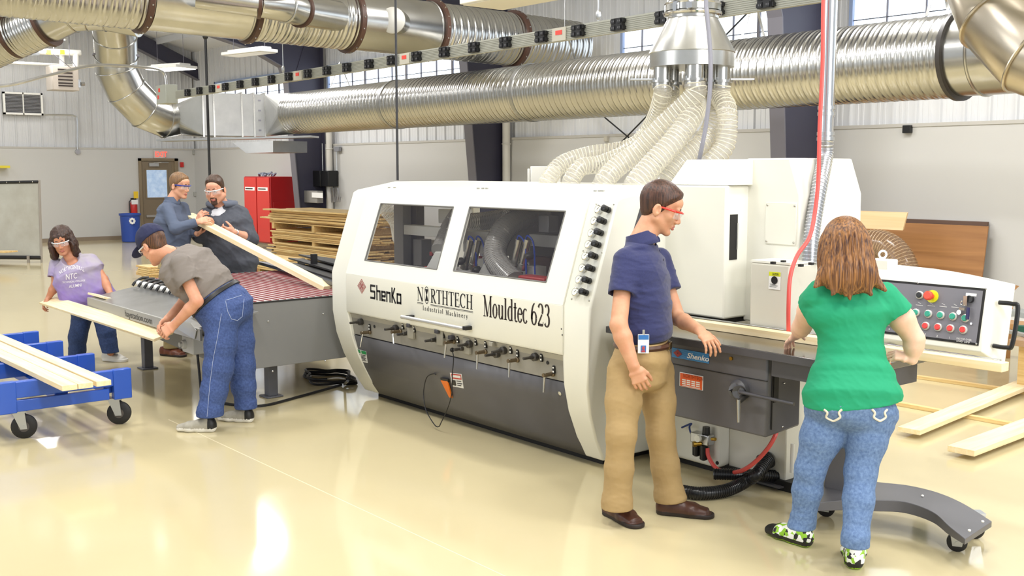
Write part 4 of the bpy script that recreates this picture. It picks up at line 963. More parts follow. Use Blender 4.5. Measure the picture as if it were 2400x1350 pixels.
ribbed_hose('x', [PY(1075, 500, 4.9), PY(1055, 530, 4.85), PY(1043, 560, 4.7), PY(1030, 588, 4.6)], .065, .017, parent=mach, film=hf, rib=hr, rr=.003)
ribbed_hose('x', [PY(880, 470, 4.8), PY(905, 490, 4.85), PY(930, 520, 4.95), PY(938, 560, 5.1)], .065, .02, parent=mach, film=M_hose, rib=M_rib, rr=.003)
m = MB(); m.bb(-6.75, -4.8, 5.5, 5.53, 1.0, 1.74); m.build('rear_guard', mat('rear_guard_grey', '#6B6864', .5), mach, smooth=0)
# machine bed seen through windows
m = MB(); m.bb(XA+.24, -4.8, 4.5, 5.5, .72, .84); m.build('machine_bed', mat('bed_grey', '#6C6A69', .35, .5), mach, smooth=0)
# ---- right end: dark recess, table, cabinets
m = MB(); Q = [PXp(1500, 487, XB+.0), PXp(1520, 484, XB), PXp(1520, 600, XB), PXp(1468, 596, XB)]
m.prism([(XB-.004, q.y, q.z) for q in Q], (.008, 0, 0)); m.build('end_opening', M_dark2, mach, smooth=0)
TZ = .94
m = MB(); m.bb(-4.5, -2.76, 4.42, 4.93, TZ-.035, TZ); tb = m.build('infeed_table', mat('polished_cast_iron', '#7F7D7C', .14, 1.0, var=(3, .08)), mach, bevel=.003)
m = MB(); m.bb(-4.5, -2.755, 4.412, 4.422, TZ-.04, TZ-.002); m.build('table_edge', M_dark2, tb, smooth=0)
m = MB(); m.bb(-3.33, -2.78, 4.455, 4.49, TZ-.13, TZ-.036); m.bb(-2.82, -2.78, 4.455, 4.9, TZ-.13, TZ-.036); m.build('table_apron', M_dark2, mach, smooth=0)
m = MB(); m.bb(-4.46, -2.35, 4.86, 4.885, TZ, TZ+.045); m.build('side_fence', M_alu, mach, bevel=.002)
# dark guard box
m = MB(); m.prism([(-4.35, 4.45, .48), (-4.35, 4.45, .925), (-4.35, 4.74, .925), (-4.35, 4.74, .50)], (1.0, 0, 0)); gb = m.build('drive_guard', M_dk, mach, bevel=.012)
m = MB(); m.bb(-4.35, -3.352, 4.447, 4.46, .777, .781); m.build('guard_seam', M_gap, gb, smooth=0)
m = MB(); m.bb(-3.36, -3.345, 4.50, 4.54, .66, .925); m.build('guard_slot', M_gap, gb, smooth=0)
m = MB(); m.bb(-3.349, -3.343, 4.485, 4.49, .52, .9); m.build('guard_groove', M_gap, gb, smooth=0)
for q in ((1838, 898), (1834, 1000)): p = PXp(*q, -3.345); m = MB(); m.ellip(p, (.006, .006, .006), 8, 6); m.build('guard_screw', M_chrome, gb)
GY = 4.45
def gp(px, py): return PY(px, py, GY)
p = gp(1715, 840); m = MB(); m.lathe(p, [(0, 0), (.01, 0), (.01, .01), (0, .01)], (0, -1, 0), 12); m.build('guard_knob', mat('brass', '#B5913C', .3, .9), gb)
c = gp(1737, 912); m = MB(); m.lathe(c+V((0, 0, 0)), [(0, 0), (.055, 0), (.055, .03), (.04, .05), (0, .05)], (0, -1, 0), 24)
e = c+V((.045, -.05, -.01)); rod_end = PD(1861, 947, depth(c)-.30)
m.tube([c+V((0, -.04, 0)), c+V((.03, -.055, -.004)), c+V((.03, -.055, -.004)).lerp(rod_end, .22)], [.045, .036, .02], 16); hub = m.build('lever_hub', M_dk, gb)
m = MB(); m.cyl(c+V((.03, -.05, -.004)), rod_end, .0095, 12); m.build('lever_rod', M_dark2, hub)
h0 = PD(1731, 942, depth(c)-.1); m = MB(); m.cyl(gp(1752, 925), h0, .014, 12); m.build('lock_boss', M_knob, hub)
m = MB(); m.tube([h0+V((0, 0, .012)), PD(1731, 990, depth(c)-.1)], [.011, .007], 10); m.build('lock_handle', M_steel, hub)
# blue and orange signs
M_blue = mat('sign_blue', '#2D79BE', .4); M_blue2 = mat('sign_blue_lines', '#6DB4E2', .4)
z_lines = [(0, .04+.1*i, 1, .07+.1*i, M_blue2) for i in range(10)]
g2 = lambda x, y: gp(x, y)+V((0, -.001, 0))
cn = cor(g2, (1576, 814), (1663, 829), (1662, 853), (1577, 836)); cn[0].z = cn[1].z; cn[2].z = cn[3].z = (cn[2].z+cn[3].z)/2; cn[3].x = cn[0].x; cn[2].x = cn[1].x
o_, P, n_ = sticker(gb, cn, M_blue, z_lines, 'maker_plate')
m = MB(); tx = P(.42, .78, .006); L_ = (cn[1]-cn[0]).length; text_mesh(m, 'Shenko', tx, cn[1]-cn[0], V((0, 0, 1)), (cn[0]-cn[3]).length*.52, squash=1.0*(L_*.56)/max(.001, (cn[0]-cn[3]).length*.52*4.1), shear=.25, bold=.02); m.build('maker_script', M_lw, gb, smooth=0)
m = MB(); c = P(.17, .5, .006); dia(m, c, .032, .022, .9); m.build('red_diamond', MATS['emblem_dark_red'], gb, smooth=0)
cn = cor(g2, (1594, 872), (1649, 882), (1649, 914), (1595, 906)); cn[0].z = cn[1].z; cn[2].z = cn[3].z = (cn[2].z+cn[3].z)/2; cn[3].x = cn[0].x; cn[2].x = cn[1].x
mat('plate_white', '#EDE9E2', .5); M_or = mat('sign_orange', '#E4602B', .45)
sticker(gb, cn, M_lw, [(.03, .05, .97, .38, M_or), (.03, .38, .97, .97, M_or)]+[(.12+.2*(i % 4), .45+.14*(i//4), .28+.2*(i % 4), .54+.14*(i//4), MATS['plate_white']) for i in range(12)]+[(.12, .88, .9, .93, MATS['plate_white'])], 'spec_plate')
m = MB(); text_mesh(m, 'NORTHTECH', cn[0].lerp(cn[3], .32)+V((.03, -.007, 0)), V((1, 0, 0)), V((0, 0, 1)), .022, squash=.72, spacing=1.05); m.build('plate_name', mat('sign_dark_orange', '#8E3A1B', .5), gb, smooth=0)
# cabinets
M_iv2 = M_ivory
m = MB(); m.bb(-4.62, -4.03, 4.92, 5.7, .985, 1.77); ca = m.build('feed_cabinet', M_iv2, mach, bevel=.012)
m = MB(); m.prism([(-4.5, 4.94, 1.772), (-4.5, 5.1, 1.925), (-4.5, 5.7, 1.925), (-4.5, 5.7, 1.772)], (.5, 0, 0)); m.build('cabinet_top', M_iv2, mach, bevel=.006)
m = MB(); m.bb(-4.55, -4.07, 4.96, 5.3, .95, .985); m.build('cabinet_gap', M_gap, mach, smooth=0)
m = MB(); s0 = PXp(1711, 503, -4.03); s1 = PXp(1726, 608, -4.03); m.bb(-4.035, -4.026, s0.y, s1.y, s1.z, s0.z); m.build('slot', M_gap, ca, smooth=0)
m = MB(); m.bb(-4.026, -4.02, s1.y-.012, s1.y-.002, s1.z+.06, s0.z-.05); m.build('slot_rod', M_alu, ca, smooth=0)
m = MB(); m.prism([(-4.05, 5.12, .96), (-4.05, 5.12, 1.93), (-3.74, 5.12, 1.93), (-3.665, 5.12, 1.72), (-3.655, 5.12, .96)], (0, .62, 0)); cb = m.build('motor_cabinet', M_iv2, mach, bevel=.01)
c0, c1 = PY(1797, 474, 5.12), PY(1866, 575, 5.12); m = MB(); m.bb(c0.x, c1.x, 5.112, 5.12, c1.z, c0.z); cp = m.build('access_cover', M_iv2, cb, bevel=.002)
m = MB()
for x in (c0.x+.012, c1.x-.012):
    for z in (c0.z-.015, c1.z+.015): m.ellip((x, 5.11, z), (.007, .005, .007), 8, 6)
m.build('cover_screws', MATS['bolt_grey'], cp)
m = MB(); m.bb(-3.83, -3.56, 4.9, 5.25, .945, 1.34); cc_ = m.build('fence_cabinet', mat('cream_cabinet', '#D3D0C3', .35), mach, bevel=.012)
m = MB(); m.bb(-3.83, -3.56, 4.9, 5.25, 1.34, 1.352); m.build('cabinet_lid', M_iv2, cc_, smooth=0)
m = MB()
for px_, py_ in ((1812, 616), (1836, 613), (1877, 622), (1901, 618)): p = PZ(px_, py_, 1.355); m.box(p, (.022, .022, .014))
m.build('lid_bolts', M_gap, cc_, smooth=0)
yv = 4.9; cf = lambda x, y: PY(x, y, yv)+V((0, -.001, 0))
cn = cor(cf, (1804, 636), (1831, 638), (1829, 679), (1802, 677)); cn[1].z = cn[0].z; cn[2].z = cn[3].z
o_, P, n_ = sticker(cc_, cn, M_lw, [(0, 0, 1, .24, mat('caution_yellow', '#D5DC1E', .5))]+[(.1, .7, .6, .72, M_ink), (.1, .77, .8, .79, M_ink), (.1, .84, .7, .86, M_ink)], 'caution_label')
m = MB(); text_mesh(m, 'CAUTION', P(.3, .19, .006), cn[1]-cn[0], V((0, 0, 1)), .013, squash=.5, bold=.02); cq = P(.5, .47, .005); m.lathe(cq, [(0, 0), (.022, 0), (.022, .001), (0, .001)], (0, -1, 0), 16); m.build('caution_print', M_ink, cc_, smooth=0)
m = MB(); m.bb(-3.5, -3.35, 4.95, 5.2, .95, 1.04); m.build('fence_block', M_iv2, mach, bevel=.006)
m = MB(); m.box(PZ(1850, 785, .96), (.05, .06, .02)); m.build('hose_fitting', M_dark2, mach, bevel=.003)
# lower base boxes under the table
m = MB(); m.bb(-4.66, -4.1, 4.98, 5.6, .05, .9); b1 = m.build('base_cabinet', M_iv2, mach, bevel=.03, bseg=4)
m = MB(); m.bb(-4.1, -3.68, 5.08, 5.6, .05, .9); b2 = m.build('base_cabinet', mat('base_cream', '#E0DED2', .35), mach, bevel=.008)
m = MB(); m.bb(-4.6, -3.55, 5.06, 5.5, 0, .06); m.build('base_plinth', M_gap, mach, smooth=0)
m = MB(); m.bb(-3.68, PY(1992, 950, 5.42).x, 5.42, 5.7, .05, .9); m.build('base_cabinet', M_iv2, mach, bevel=.008)
m = MB(); q = PY(1859, 1075, 5.08); m.cyl((q.x, 5.07, q.z-.08), (q.x, 5.07, q.z+.09), .012, 10); m.build('door_hinge', M_white, b2)
m = MB(); m.ellip(PY(1681, 1085, 4.978), (.012, .008, .012), 10, 6); m.build('base_bolt', M_gap, b1)
# corner guard bolts on right end panel
m = MB()
for q in ((1429, 900), (1428, 945)): m.ellip(PXp(*q, -4.55), (.012, .012, .012), 10, 6)
m.build('panel_bolts', M_gap, endR)
# air filter regulator
t = thing('air_regulator', PY(1645, 1040, 4.95), 'air filter regulator with black bowls on the cream base under the table', 'air regulator')
FY2 = 4.93
def fp(px, py, y=FY2): return PY(px, py, y)
m = MB()
for px_, y0, y1 in ((1632, 1035, 1066), (1649, 1043, 1076)): a, b = fp(px_, y0), fp(px_, y1); m.lathe(b, [(0, -.012), (.012, -.008), (.024, 0), (.026, (a-b).length), (0, (a-b).length)], (0, 0, 1), 16)
m.build('filter_bowls', M_blackp, t)
m = MB(); a, b = fp(1655, 1018), fp(1655, 1000); m.lathe(a, [(.03, -.01), (.03, 0), (.024, .005), (.022, (b-a).length), (0, (b-a).length)], (0, 0, 1), 16); m.build('adjust_knob', M_blackp, t)
m = MB(); a, b = fp(1625, 1034), fp(1667, 1020); m.bb(a.x, b.x, FY2-.03, FY2+.03, a.z, b.z); m.build('regulator_body', M_alu, t, bevel=.006)
m = MB(); g = fp(1638, 1027, FY2-.05); m.lathe(g, [(0, 0), (.022, 0), (.022, .018), (0, .018)], (0, -1, 0), 18); m.build('small_gauge', M_dial, t)
m = MB(); g = fp(1643, 1040, FY2-.03); m.lathe(g, [(0, 0), (.013, 0), (.013, .03), (.017, .03), (.017, .05), (0, .05)], (-.6, -1, 0), 12); m.build('brass_fitting', MATS['brass'], t); m = MB(); g = fp(1668, 1029, FY2-.02); m.cyl(g, g+V((.03, 0, .005)), .01, 10); m.build('brass_fitting', MATS['brass'], t)
m = MB(); m.tube(spline([fp(1624, 1020), fp(1618, 1012), fp(1616, 1000), fp(1620, 993), fp(1598, 1002, 4.95)], 6), .006, 6); m.build('blue_line', mat('blue_hose_dark', '#243A78', .4), t)
m = MB(); fy = 4.93
m.tube(spline([fp(1658, 1050), fp(1660, 1068), fp(1672, 1090), fp(1688, 1103), fp(1715, 1108, 4.86), fp(1745, 1100, 4.8), fp(1775, 1078, 4.8), fp(1800, 1050, 4.8), fp(1815, 1025, 4.82), fp(1822, 1005, 4.85)], 8), .0125, 10); m.build('red_air_line', MATS['red_rubber'], t)
M_pine = wood('pale_pine', '#EBD3A0', '#F5E6C4'); M_pine2 = wood('rough_pine', '#CDA566', '#E8CF96'); M_pine3 = wood('pallet_pine', '#C49E62', '#DFC187')
M_ply = wood('brown_plywood', '#8C5F35', '#AB7A48', .5, .35); M_mdf = wood('light_plywood', '#D0AC7C', '#DDBE90', .5, .4)
def board(name, a, b, w, th, m, label, cat='board', group=None, roll=0, up=(0, 0, 1)):
    """one board from a to b (centre line), local x along its length"""
    a = V(a); b = V(b); L = (b-a).length; d, s, t = frame_from(b-a, up)
    mb = MB(); mb.box((0, 0, 0), (L, w, th))
    me = bpy.data.meshes.new(name); me.from_pydata([tuple(v) for v in mb.v], [], mb.f); me.materials.append(m)
    o = bpy.data.objects.new(name, me); COL.objects.link(o)
    R3 = Matrix((d, s, t)).transposed() @ Matrix.Rotation(roll, 3, 'X'); o.matrix_world = Matrix.Translation((a+b)/2) @ R3.to_4x4()
    md = o.modifiers.new('b', 'BEVEL'); md.width = .002; md.segments = 1
    return tag(o, label, cat, group)
# ---------------------------------------------------------------- grey transfer table at the outfeed end
M_tg = mat('table_grey_paint', '#7C7C7B', .38, var=(1.2, .04)); M_tm = mat('worn_steel_plate', '#A8A9AA', .34, .9, var=(6, .12), bump=(25, .05, .0005)); M_tgd = mat('table_grey_dark', '#63646A', .4)
TX0, TX1 = -9.95, -7.64; TY0, TY1 = 3.68, 5.35; TT = .835
tt = thing('transfer_table', (-8.8, 4.3, 0), 'grey transfer table with red striped belts and a sloping steel lip, left of the moulder', 'table')
m = MB(); m.prism([(TX1, TY0-.06, .31), (TX1, TY0-.06, TT-.01), (TX1, TY1, TT-.01), (TX1, TY1, .31)], (-.03, 0, 0)); ep = m.build('end_panel', M_tg, tt, bevel=.004)
m = MB(); m.bb(TX1-.02, TX1+.004, TY0-.07, TY1, TT-.012, TT); m.build('panel_edge', M_gap, ep, smooth=0)
m = MB()
for q in ((628, 753), (757, 735), (639, 870), (762, 846)): m.ellip(PXp(*q, TX1+.002), (.008, .008, .008), 8, 5)
m.build('panel_bolts', M_chrome, ep)
m = MB(); m.bb(TX0, TX1-.03, TY0, TY1, TT-.02, TT-.006); deck = m.build('belt_deck', mat('deck_pinkish_grey', '#A59B98', .4, .1), tt, smooth=0)
M_belt = mat('red_belt', '#96454A', .5); 
nb = 26
for k in range(nb):
    y = TY0+.03+(TY1-TY0-.06)*k/(nb-1); m = MB(); m.bb(TX0+.02, TX1-.05, y-.004, y+.004, TT-.006, TT+.0015); m.build('red_belt', M_belt, tt, smooth=0)
m = MB(); m.bb(TX0-.02, TX0+.02, TY0, TY1, TT-.16, TT-.004); m.bb(TX0, TX1, TY1-.02, TY1, TT-.3, TT-.01); m.build('side_rail', M_tg, tt, smooth=0)
# curved black fingers along the belt front
for k in range(10):
    x = TX0+.03+k*.145; m = MB()
    m.tube(spline([(x, TY0+.02, TT+.012), (x-.01, TY0-.04, TT+.01), (x-.015, TY0-.10, TT-.02), (x-.015, TY0-.13, TT-.055)], 5), .013, 8); f_ = m.build('belt_finger', M_blackp, tt)
    m = MB(); m.cyl((x+.035, TY0-.09, TT-.03), (x+.11, TY0-.09, TT-.03), .026, 10); m.build('white_roller', M_white, f_)
# sloping steel lip
LY, LZ = 3.17, .69; LX0, LX1 = -10.0, -7.45
m = MB(); m.prism([(LX0, TY0-.02, TT-.06), (LX0, LY, LZ), (LX0, LY, LZ-.012), (LX0, TY0-.02, TT-.075)], (LX1-LX0-.1, 0, 0)); m.build('sloping_lip', M_tm, tt, smooth=0)
m = MB(); m.bb(LX0, LX1-.02, LY-.02, LY, LZ-.085, LZ+.004); fr_ = m.build('front_strip', mat('strip_light_grey', '#AFAFAB', .4, .5), tt, bevel=.002)
# perforated logo letters punched in the strip
m = MB(); a = PY(292, 722, LY-.021); b = PY(362, 748, LY-.021)
text_mesh(m, 'haystation.com', V((a.x, LY-.021, LZ-.065)), V((1, 0, 0)), V((0, 0, 1)), .052, squash=1.35, depth=.001, bold=.005); m.build('punched_lettering', mat('hole_dark', '#454442', .6), fr_, smooth=0)
m = MB(); q = [V((LX1-.5, LY-.03, LZ-.03)), V((LX1-.5, LY-.03, LZ+.02)), V((LX1-.16, LY-.03, LZ+.035)), V((LX1-.06, LY-.03, LZ-.01)), V((LX1-.1, LY-.03, LZ-.08))]; m.prism(q, (0, .004, 0)); m.build('clear_flap', mat('flap_grey', '#B7BAB8', .25, .3), fr_, smooth=0)
m = MB(); m.prism([(LX0+.1, LY+.05, LZ-.03), (LX0+.75, LY+.3, .45), (LX0+.75, LY+.3, LZ), ], (.02, 0, 0)); m.prism([(LX0+.05, 3.56, LZ), (TX0+.15, 3.56, .50), (TX0+.15, 3.56, .36), (LX1-.2, 3.56, .27), (LX1-.2, 3.56, .72), (LX0+.05, 3.56, .74)], (0, .04, 0)); m.build('side_frame', M_tg, tt, smooth=0)
def tleg(x, y, ztop):
    m = MB(); m.bb(x-.055, x+.055, y-.055, y+.055, .3, ztop); m.bb(x-.042, x+.042, y-.042, y+.042, .012, .32); m.bb(x-.075, x+.075, y-.075, y+.075, 0, .014); l = m.build('leg', M_tgd, tt, bevel=.006)
    m = MB(); m.cyl((x+.05, y, .33), (x+.11, y, .33), .01, 8); m.ellip((x+.12, y, .33), (.02, .02, .02), 10, 6); m.build('clamp_knob', M_blackp, l)
tleg(-9.82, 3.62, .62); tleg(-7.95, 3.95, .4); tleg(-9.8, 5.2, .62); tleg(-7.95, 5.2, .4)
# switch box on the table front
q0 = PY(447, 782, 3.5); q1 = PY(474, 830, 3.5)
t = MB(); t.bb(q0.x, q1.x, 3.42, 3.55, q1.z, q0.z); sb = t.build('switch_box', mat('light_grey_plastic', '#D0D1D1', .4), tt, bevel=.012)
t = MB(); c = V((q0.x+.07, 3.42, (q0.z+q1.z)/2)); t.lathe(c, [(0, 0), (.04, 0), (.034, .025), (.02, .03), (.02, .05), (0, .05)], (0, -1, 0), 18); t.build('rotary_switch', MATS['light_grey_plastic'], sb)
t = MB(); t.tube(spline([V((q1.x-.05, 3.48, q1.z)), V((q1.x-.03, 3.48, q1.z-.12)), V((q1.x+.05, 3.46, q1.z-.3)), V((q1.x+.15, 3.44, .02)), PZ(560, 950, .012), PZ(620, 950, .012), PZ(700, 930, .012), PZ(800, 902, .012)], 8), .011, 8)
tag(t.build('floor_cable', M_black), 'black cable from the table switch box running along the floor behind the denim legs', 'cable')
t = MB(); rng = random.Random(3); pts = []
for k in range(44):
    a = 2*math.pi*k/15; r = .24+.05*math.sin(k*1.7); c = PZ(772, 892, 0); pts.append(V((c.x+math.cos(a)*r*1.2, c.y+math.sin(a)*r*.75, .012+.022*(k//15)+.004*math.sin(k))))
t.tube(spline([PZ(815, 893, .3)]+[PZ(808, 900, .05)]+pts, 4), .011, 6); tag(t.build('cable_coil', M_black), 'coil of black cable on the floor between the table and the moulder', 'cable')
# dark conveyor wing behind the belts
t = thing('conveyor_wing', PZ(690, 650, .85), 'black folded conveyor wing behind the red striped belts', 'conveyor')
m = MB(); a, b, c_, d_ = PZ(600, 612, .90), PZ(660, 616, .90), PZ(800, 645, .90), PZ(790, 664, .90)
m.prism([a, b, c_, d_], (0, 0, -.03)); m.build('wing_plate', mat('black_steel', '#3A3F4A', .35, .4), t, smooth=0)
m = MB()
for k in range(3):
    o_ = V((0, .12*k, .03*k)); m.prism([a+o_+V((.3, .1, 0)), a+o_+V((.5, .14, 0)), c_+o_+V((-.3, .16, 0)), d_+o_+V((-.2, .1, 0))], (0, 0, .015))
m.box((c_+b)/2+V((0, .05, .09)), (.05, .05, .1)); m.build('wing_rail', M_black, t, smooth=0)
for p in (a, d_): m = MB(); m.bb(p.x-.03, p.x+.03, p.y+.5, p.y+.56, 0, .9); m.build('wing_leg', M_black, t, smooth=0)
# ---------------------------------------------------------------- boards being handled
p0 = PD(448, 508, 10.9); p1 = PD(762, 690, 8.9); p1.z = max(p1.z, TT+.05)
BOARD_HI = board('pine_board', PD(440, 504, 10.95), PD(772, 676, 9.25), .12, .045, M_pine, 'long pale board held slanting between the two standing men and the transfer table', roll=R(0))
BOARD_LO = board('pine_board', PD(112, 704, 10.35), PD(383, 789, 8.35), .165, .022, M_pine, 'pale board carried by the woman in the lilac shirt and the capped man', roll=R(-16))
board('pine_board', (-8.0, 3.36, .75), (-7.56, 3.3, .735), .12, .025, M_pine, 'short board end lying on the right end of the sloping steel lip', roll=R(14))
board('pine_board', (LX0-.14, LY+.08, LZ+.012), (LX0+.3, LY+.08, LZ+.012), .1, .02, M_pine, 'board tip poking out at the left end of the steel lip', roll=R(15))
# feed board on the infeed table
board('pine_board', (-4.45, 4.79, TZ+.022), (-2.3, 4.82, TZ+.022), .07, .042, M_pine, 'long pale board being fed along the infeed table by the woman in green')
# floor boards at right
def fb(x0, y0, x1, y1, w, th, lab, z=None, m=M_pine):
    z = th/2 if z is None else z; board('pine_board', PZ(x0, y0, z), PZ(x1, y1, z), w, th, m, lab)
fb(2112, 876, 2132, 872, .05, .03, 'stub of a stick on the floor just right of the infeed table', m=M_pine2)
fb(2150, 883, 2440, 925, .05, .03, 'thin stick lying flat on the floor, furthest back of the two at right', m=M_pine2)
fb(2085, 942, 2440, 1007, .05, .03, 'thin stick lying under the two thick boards on the floor', m=M_pine2)
fb(2130, 1010, 2560, 836, .16, .035, 'thick board on the floor, further of the two pointing away at right', .052)
fb(2252, 1057, 2640, 913, .18, .04, 'thick board on the floor, nearer of the two at the right edge', .052)
# ---------------------------------------------------------------- blue cart
M_cb = mat('cart_blue', '#1E52B8', .33, coat=.3); M_tire = mat('tyre_black', '#1B1A1B', .55); M_cast = mat('caster_plate', '#B9BCBF', .3, .9)
ct = thing('lumber_cart', (-8.4, 2.2, 0), 'blue steel lumber cart on black casters carrying three pale boards', 'cart')
CX1 = -7.72; CY0, CY1 = 1.80, 2.70
def lump(x, name='end_frame', full=True):
    m = MB(); m.bb(x-.06, x, CY0, CY1, .30, .415); m.bb(x-.05, x+.012, CY0-.01, CY0+.13, .20, .42); m.bb(x-.05, x+.012, CY1-.11, CY1+.02, .20, .42)
    return m.build(name, M_cb, ct, bevel=.006)
for x in (CX1, CX1-.8, CX1-1.6, CX1-2.3): lump(x)
m = MB(); m.bb(CX1-.04, CX1, CY0+.12, CY1-.14, .205, .285); m.build('lower_channel', M_cb, ct, bevel=.004)
m = MB()
for y in (CY0+.05, CY1-.16, (CY0+CY1)/2-.05): m.bb(CX1-2.3, CX1-.06, y, y+.09, .24, .30)
m.build('long_rails', M_cb, ct, bevel=.004)
def caster(par, x, y, r, zt, yaw=0, w=.045, off=.03, mats=None):
    m = MB(); d = V((math.cos(yaw), math.sin(yaw), 0)); s = V((-d.y, d.x, 0)); c = V((x, y, r))+d*off
    m.lathe(c-s*w/2, [(r*.35, 0), (r*.8, 0), (r, w*.22), (r, w*.78), (r*.8, w), (r*.35, w)], s, 28); wh = m.build('caster_wheel', M_tire, par)
    m = MB(); m.lathe(c-s*w*.52, [(0, 0), (r*.42, 0), (r*.42, w*1.04), (0, w*1.04)], s, 18); m.build('wheel_hub', mat('hub_grey', '#57524F', .4, .3), wh)
    m = MB()
    for k in (-1, 1):
        o_ = s*k*(w/2+.008); m.prism([c+o_+d*.022-V((0, 0, .015)), c+o_-d*.022-V((0, 0, .015)), V((x, y, zt-.01))+o_-d*.04, V((x, y, zt-.01))+o_+d*.04], s*.004*k)
    pk = min(1, r/.07); m.box((x, y, zt-.005), (.11*pk, .1*pk, .01), (d, s, V((0, 0, 1)))); m.cyl(c-s*(w/2+.015), c+s*(w/2+.015), .012, 10); m.build('caster_fork', M_cast, par, smooth=0)
caster(ct, CX1-.08, 1.96, .085, .2, R(70)); caster(ct, CX1-.08, 2.62, .085, .2, R(60)); caster(ct, CX1-2.2, 1.96, .085, .2, R(70)); caster(ct, CX1-2.2, 2.62, .085, .2, R(70))
e_ = [(160, 912), (182, 907), (216, 901)]
bz = .437
dvec = (PZ(-10, 806, bz)-PZ(205, 902, bz)).normalized()
labs_ = ['leftmost of the three long boards lying on the blue cart', 'middle one of the three long boards lying on the blue cart', 'rightmost of the three long boards lying on the blue cart, set slightly back']
q = PZ(158, 906, bz); sd = V((-dvec.y, dvec.x, 0)); 
if sd.dot(V(RT)) < 0: sd = -sd
for k, (off, back) in enumerate(((0, 0), (.103, 0), (.222, .0))):
    a = q+sd*(off)+dvec*(back-.05); board('pine_board', a, a+dvec*2.9, .098, .036, M_pine, labs_[k])
# ---------------------------------------------------------------- screen at far left
M_cv = mat('dull_plastic_sheet', '#AEABA0', .4, var=(3, .12), col2='#BDBDB4')
ds = 21.3
t = thing('welding_screen', PD(50, 606, ds), 'tall grey sheet screen in a frame standing at the far left', 'screen')
A_, B_, C_, D_ = PD(-120, 430, ds+.4), PD(92, 426, ds), PD(97, 604, ds), PD(-120, 602, ds+.4)
m = MB(); m.prism([A_, B_, C_, D_], V((0, .02, 0))); m.build('screen_sheet', M_cv, t, smooth=0)
m = MB(); m.cyl(A_, B_, .032, 10); m.cyl(D_, C_, .04, 10); m.build('x', M_black, t) if False else None; m = MB(); m.cyl(A_, B_, .032, 10); m.build('top_rail', M_black, t); m = MB(); m.cyl(D_, C_, .04, 10); m.build('bottom_rail', M_black, t)
m = MB(); m.cyl(B_+V((0, 0, .03)), C_, .025, 8); pz = PD(66, 600, ds); m.cyl(pz, (pz.x, pz.y, 0), .03, 8); m.cyl((C_.x, C_.y, C_.z), (C_.x, C_.y, 0), .02, 8); m.build('screen_post', mat('post_grey', '#9D968E', .4), t)
m = MB()
for k in range(7): p = A_.lerp(B_, .1+k*.14); m.ellip(p+V((.02, -.03, 0)), (.015, .015, .015), 6, 4)
m.build('eyelets', M_chrome, t)
board('pine_board', PD(-30, 590, 20.9), PD(25, 590, 20.5), .3, .03, M_pine2, 'small stack edge of board in front of the grey screen at the left edge')
# ---------------------------------------------------------------- blue recycling bin, extinguisher
bp_ = PZ(307, 567, 0)
t = thing('recycling_bin', bp_, 'tall blue recycling bin against the left wall beside the exit door', 'bin')
zb = CH+(HOR-499)/FPX*depth(bp_); w_ = 40/FPX*depth(bp_)
m = MB(); vs = []
m.lathe(bp_, [(w_*.44, 0), (w_*.5, .02), (w_*.56, zb-.06), (w_*.62, zb-.05), (w_*.62, zb), (w_*.55, zb), (w_*.5, zb-.03), (0, zb-.03)], (0, 0, 1), 28); m.build('bin_body', mat('bin_blue', '#27489E', .45), t)
q = PD(310, 518, depth(bp_)-w_*.70); m = MB(); n_ = -V(f0); rx = V(RT)
for k in range(8):
    a = 2*math.pi*k/8; m.box(q+rx*math.cos(a)*.055+V((0, 0, 1))*math.sin(a)*.055, (.05, .05, .004), (rx, V((0, 0, 1)), n_))
m.build('recycle_mark', M_lw, t, smooth=0)
q = PXp(314, 498, WX+.1)
t = thing('fire_extinguisher', q, 'red fire extinguisher with tags hung on the wall above the blue bin', 'fire extinguisher')
zt_ = PXp(314, 477, WX+.1).z; m = MB(); m.lathe(q, [(0, -.1), (.08, -.1), (.09, -.08), (.09, zt_-q.z), (.06, zt_-q.z+.06), (.02, zt_-q.z+.09), (0, zt_-q.z+.09)], (0, 0, 1), 18); m.build('cylinder', M_red, t)
m = MB(); z_ = zt_+.1; m.bb(q.x+.0, q.x+.05, q.y-.08, q.y+.06, z_, z_+.05); m.tube([V((q.x+.02, q.y-.05, z_+.02)), V((q.x+.02, q.y-.12, z_-.05)), V((q.x+.02, q.y-.11, z_-.4))], .015, 8); m.build('valve_hose', M_black, t)
m = MB(); m.bb(q.x+.08, q.x+.09, q.y-.02, q.y+.10, z_+.04, z_+.22); m.build('yellow_tag', MATS['label_yellow'], t, smooth=0)
m = MB(); m.bb(q.x+.092, q.x+.098, q.y-.09, q.y+.08, zt_-.02, zt_+.1); m.build('white_tag', M_lw, t, smooth=0)
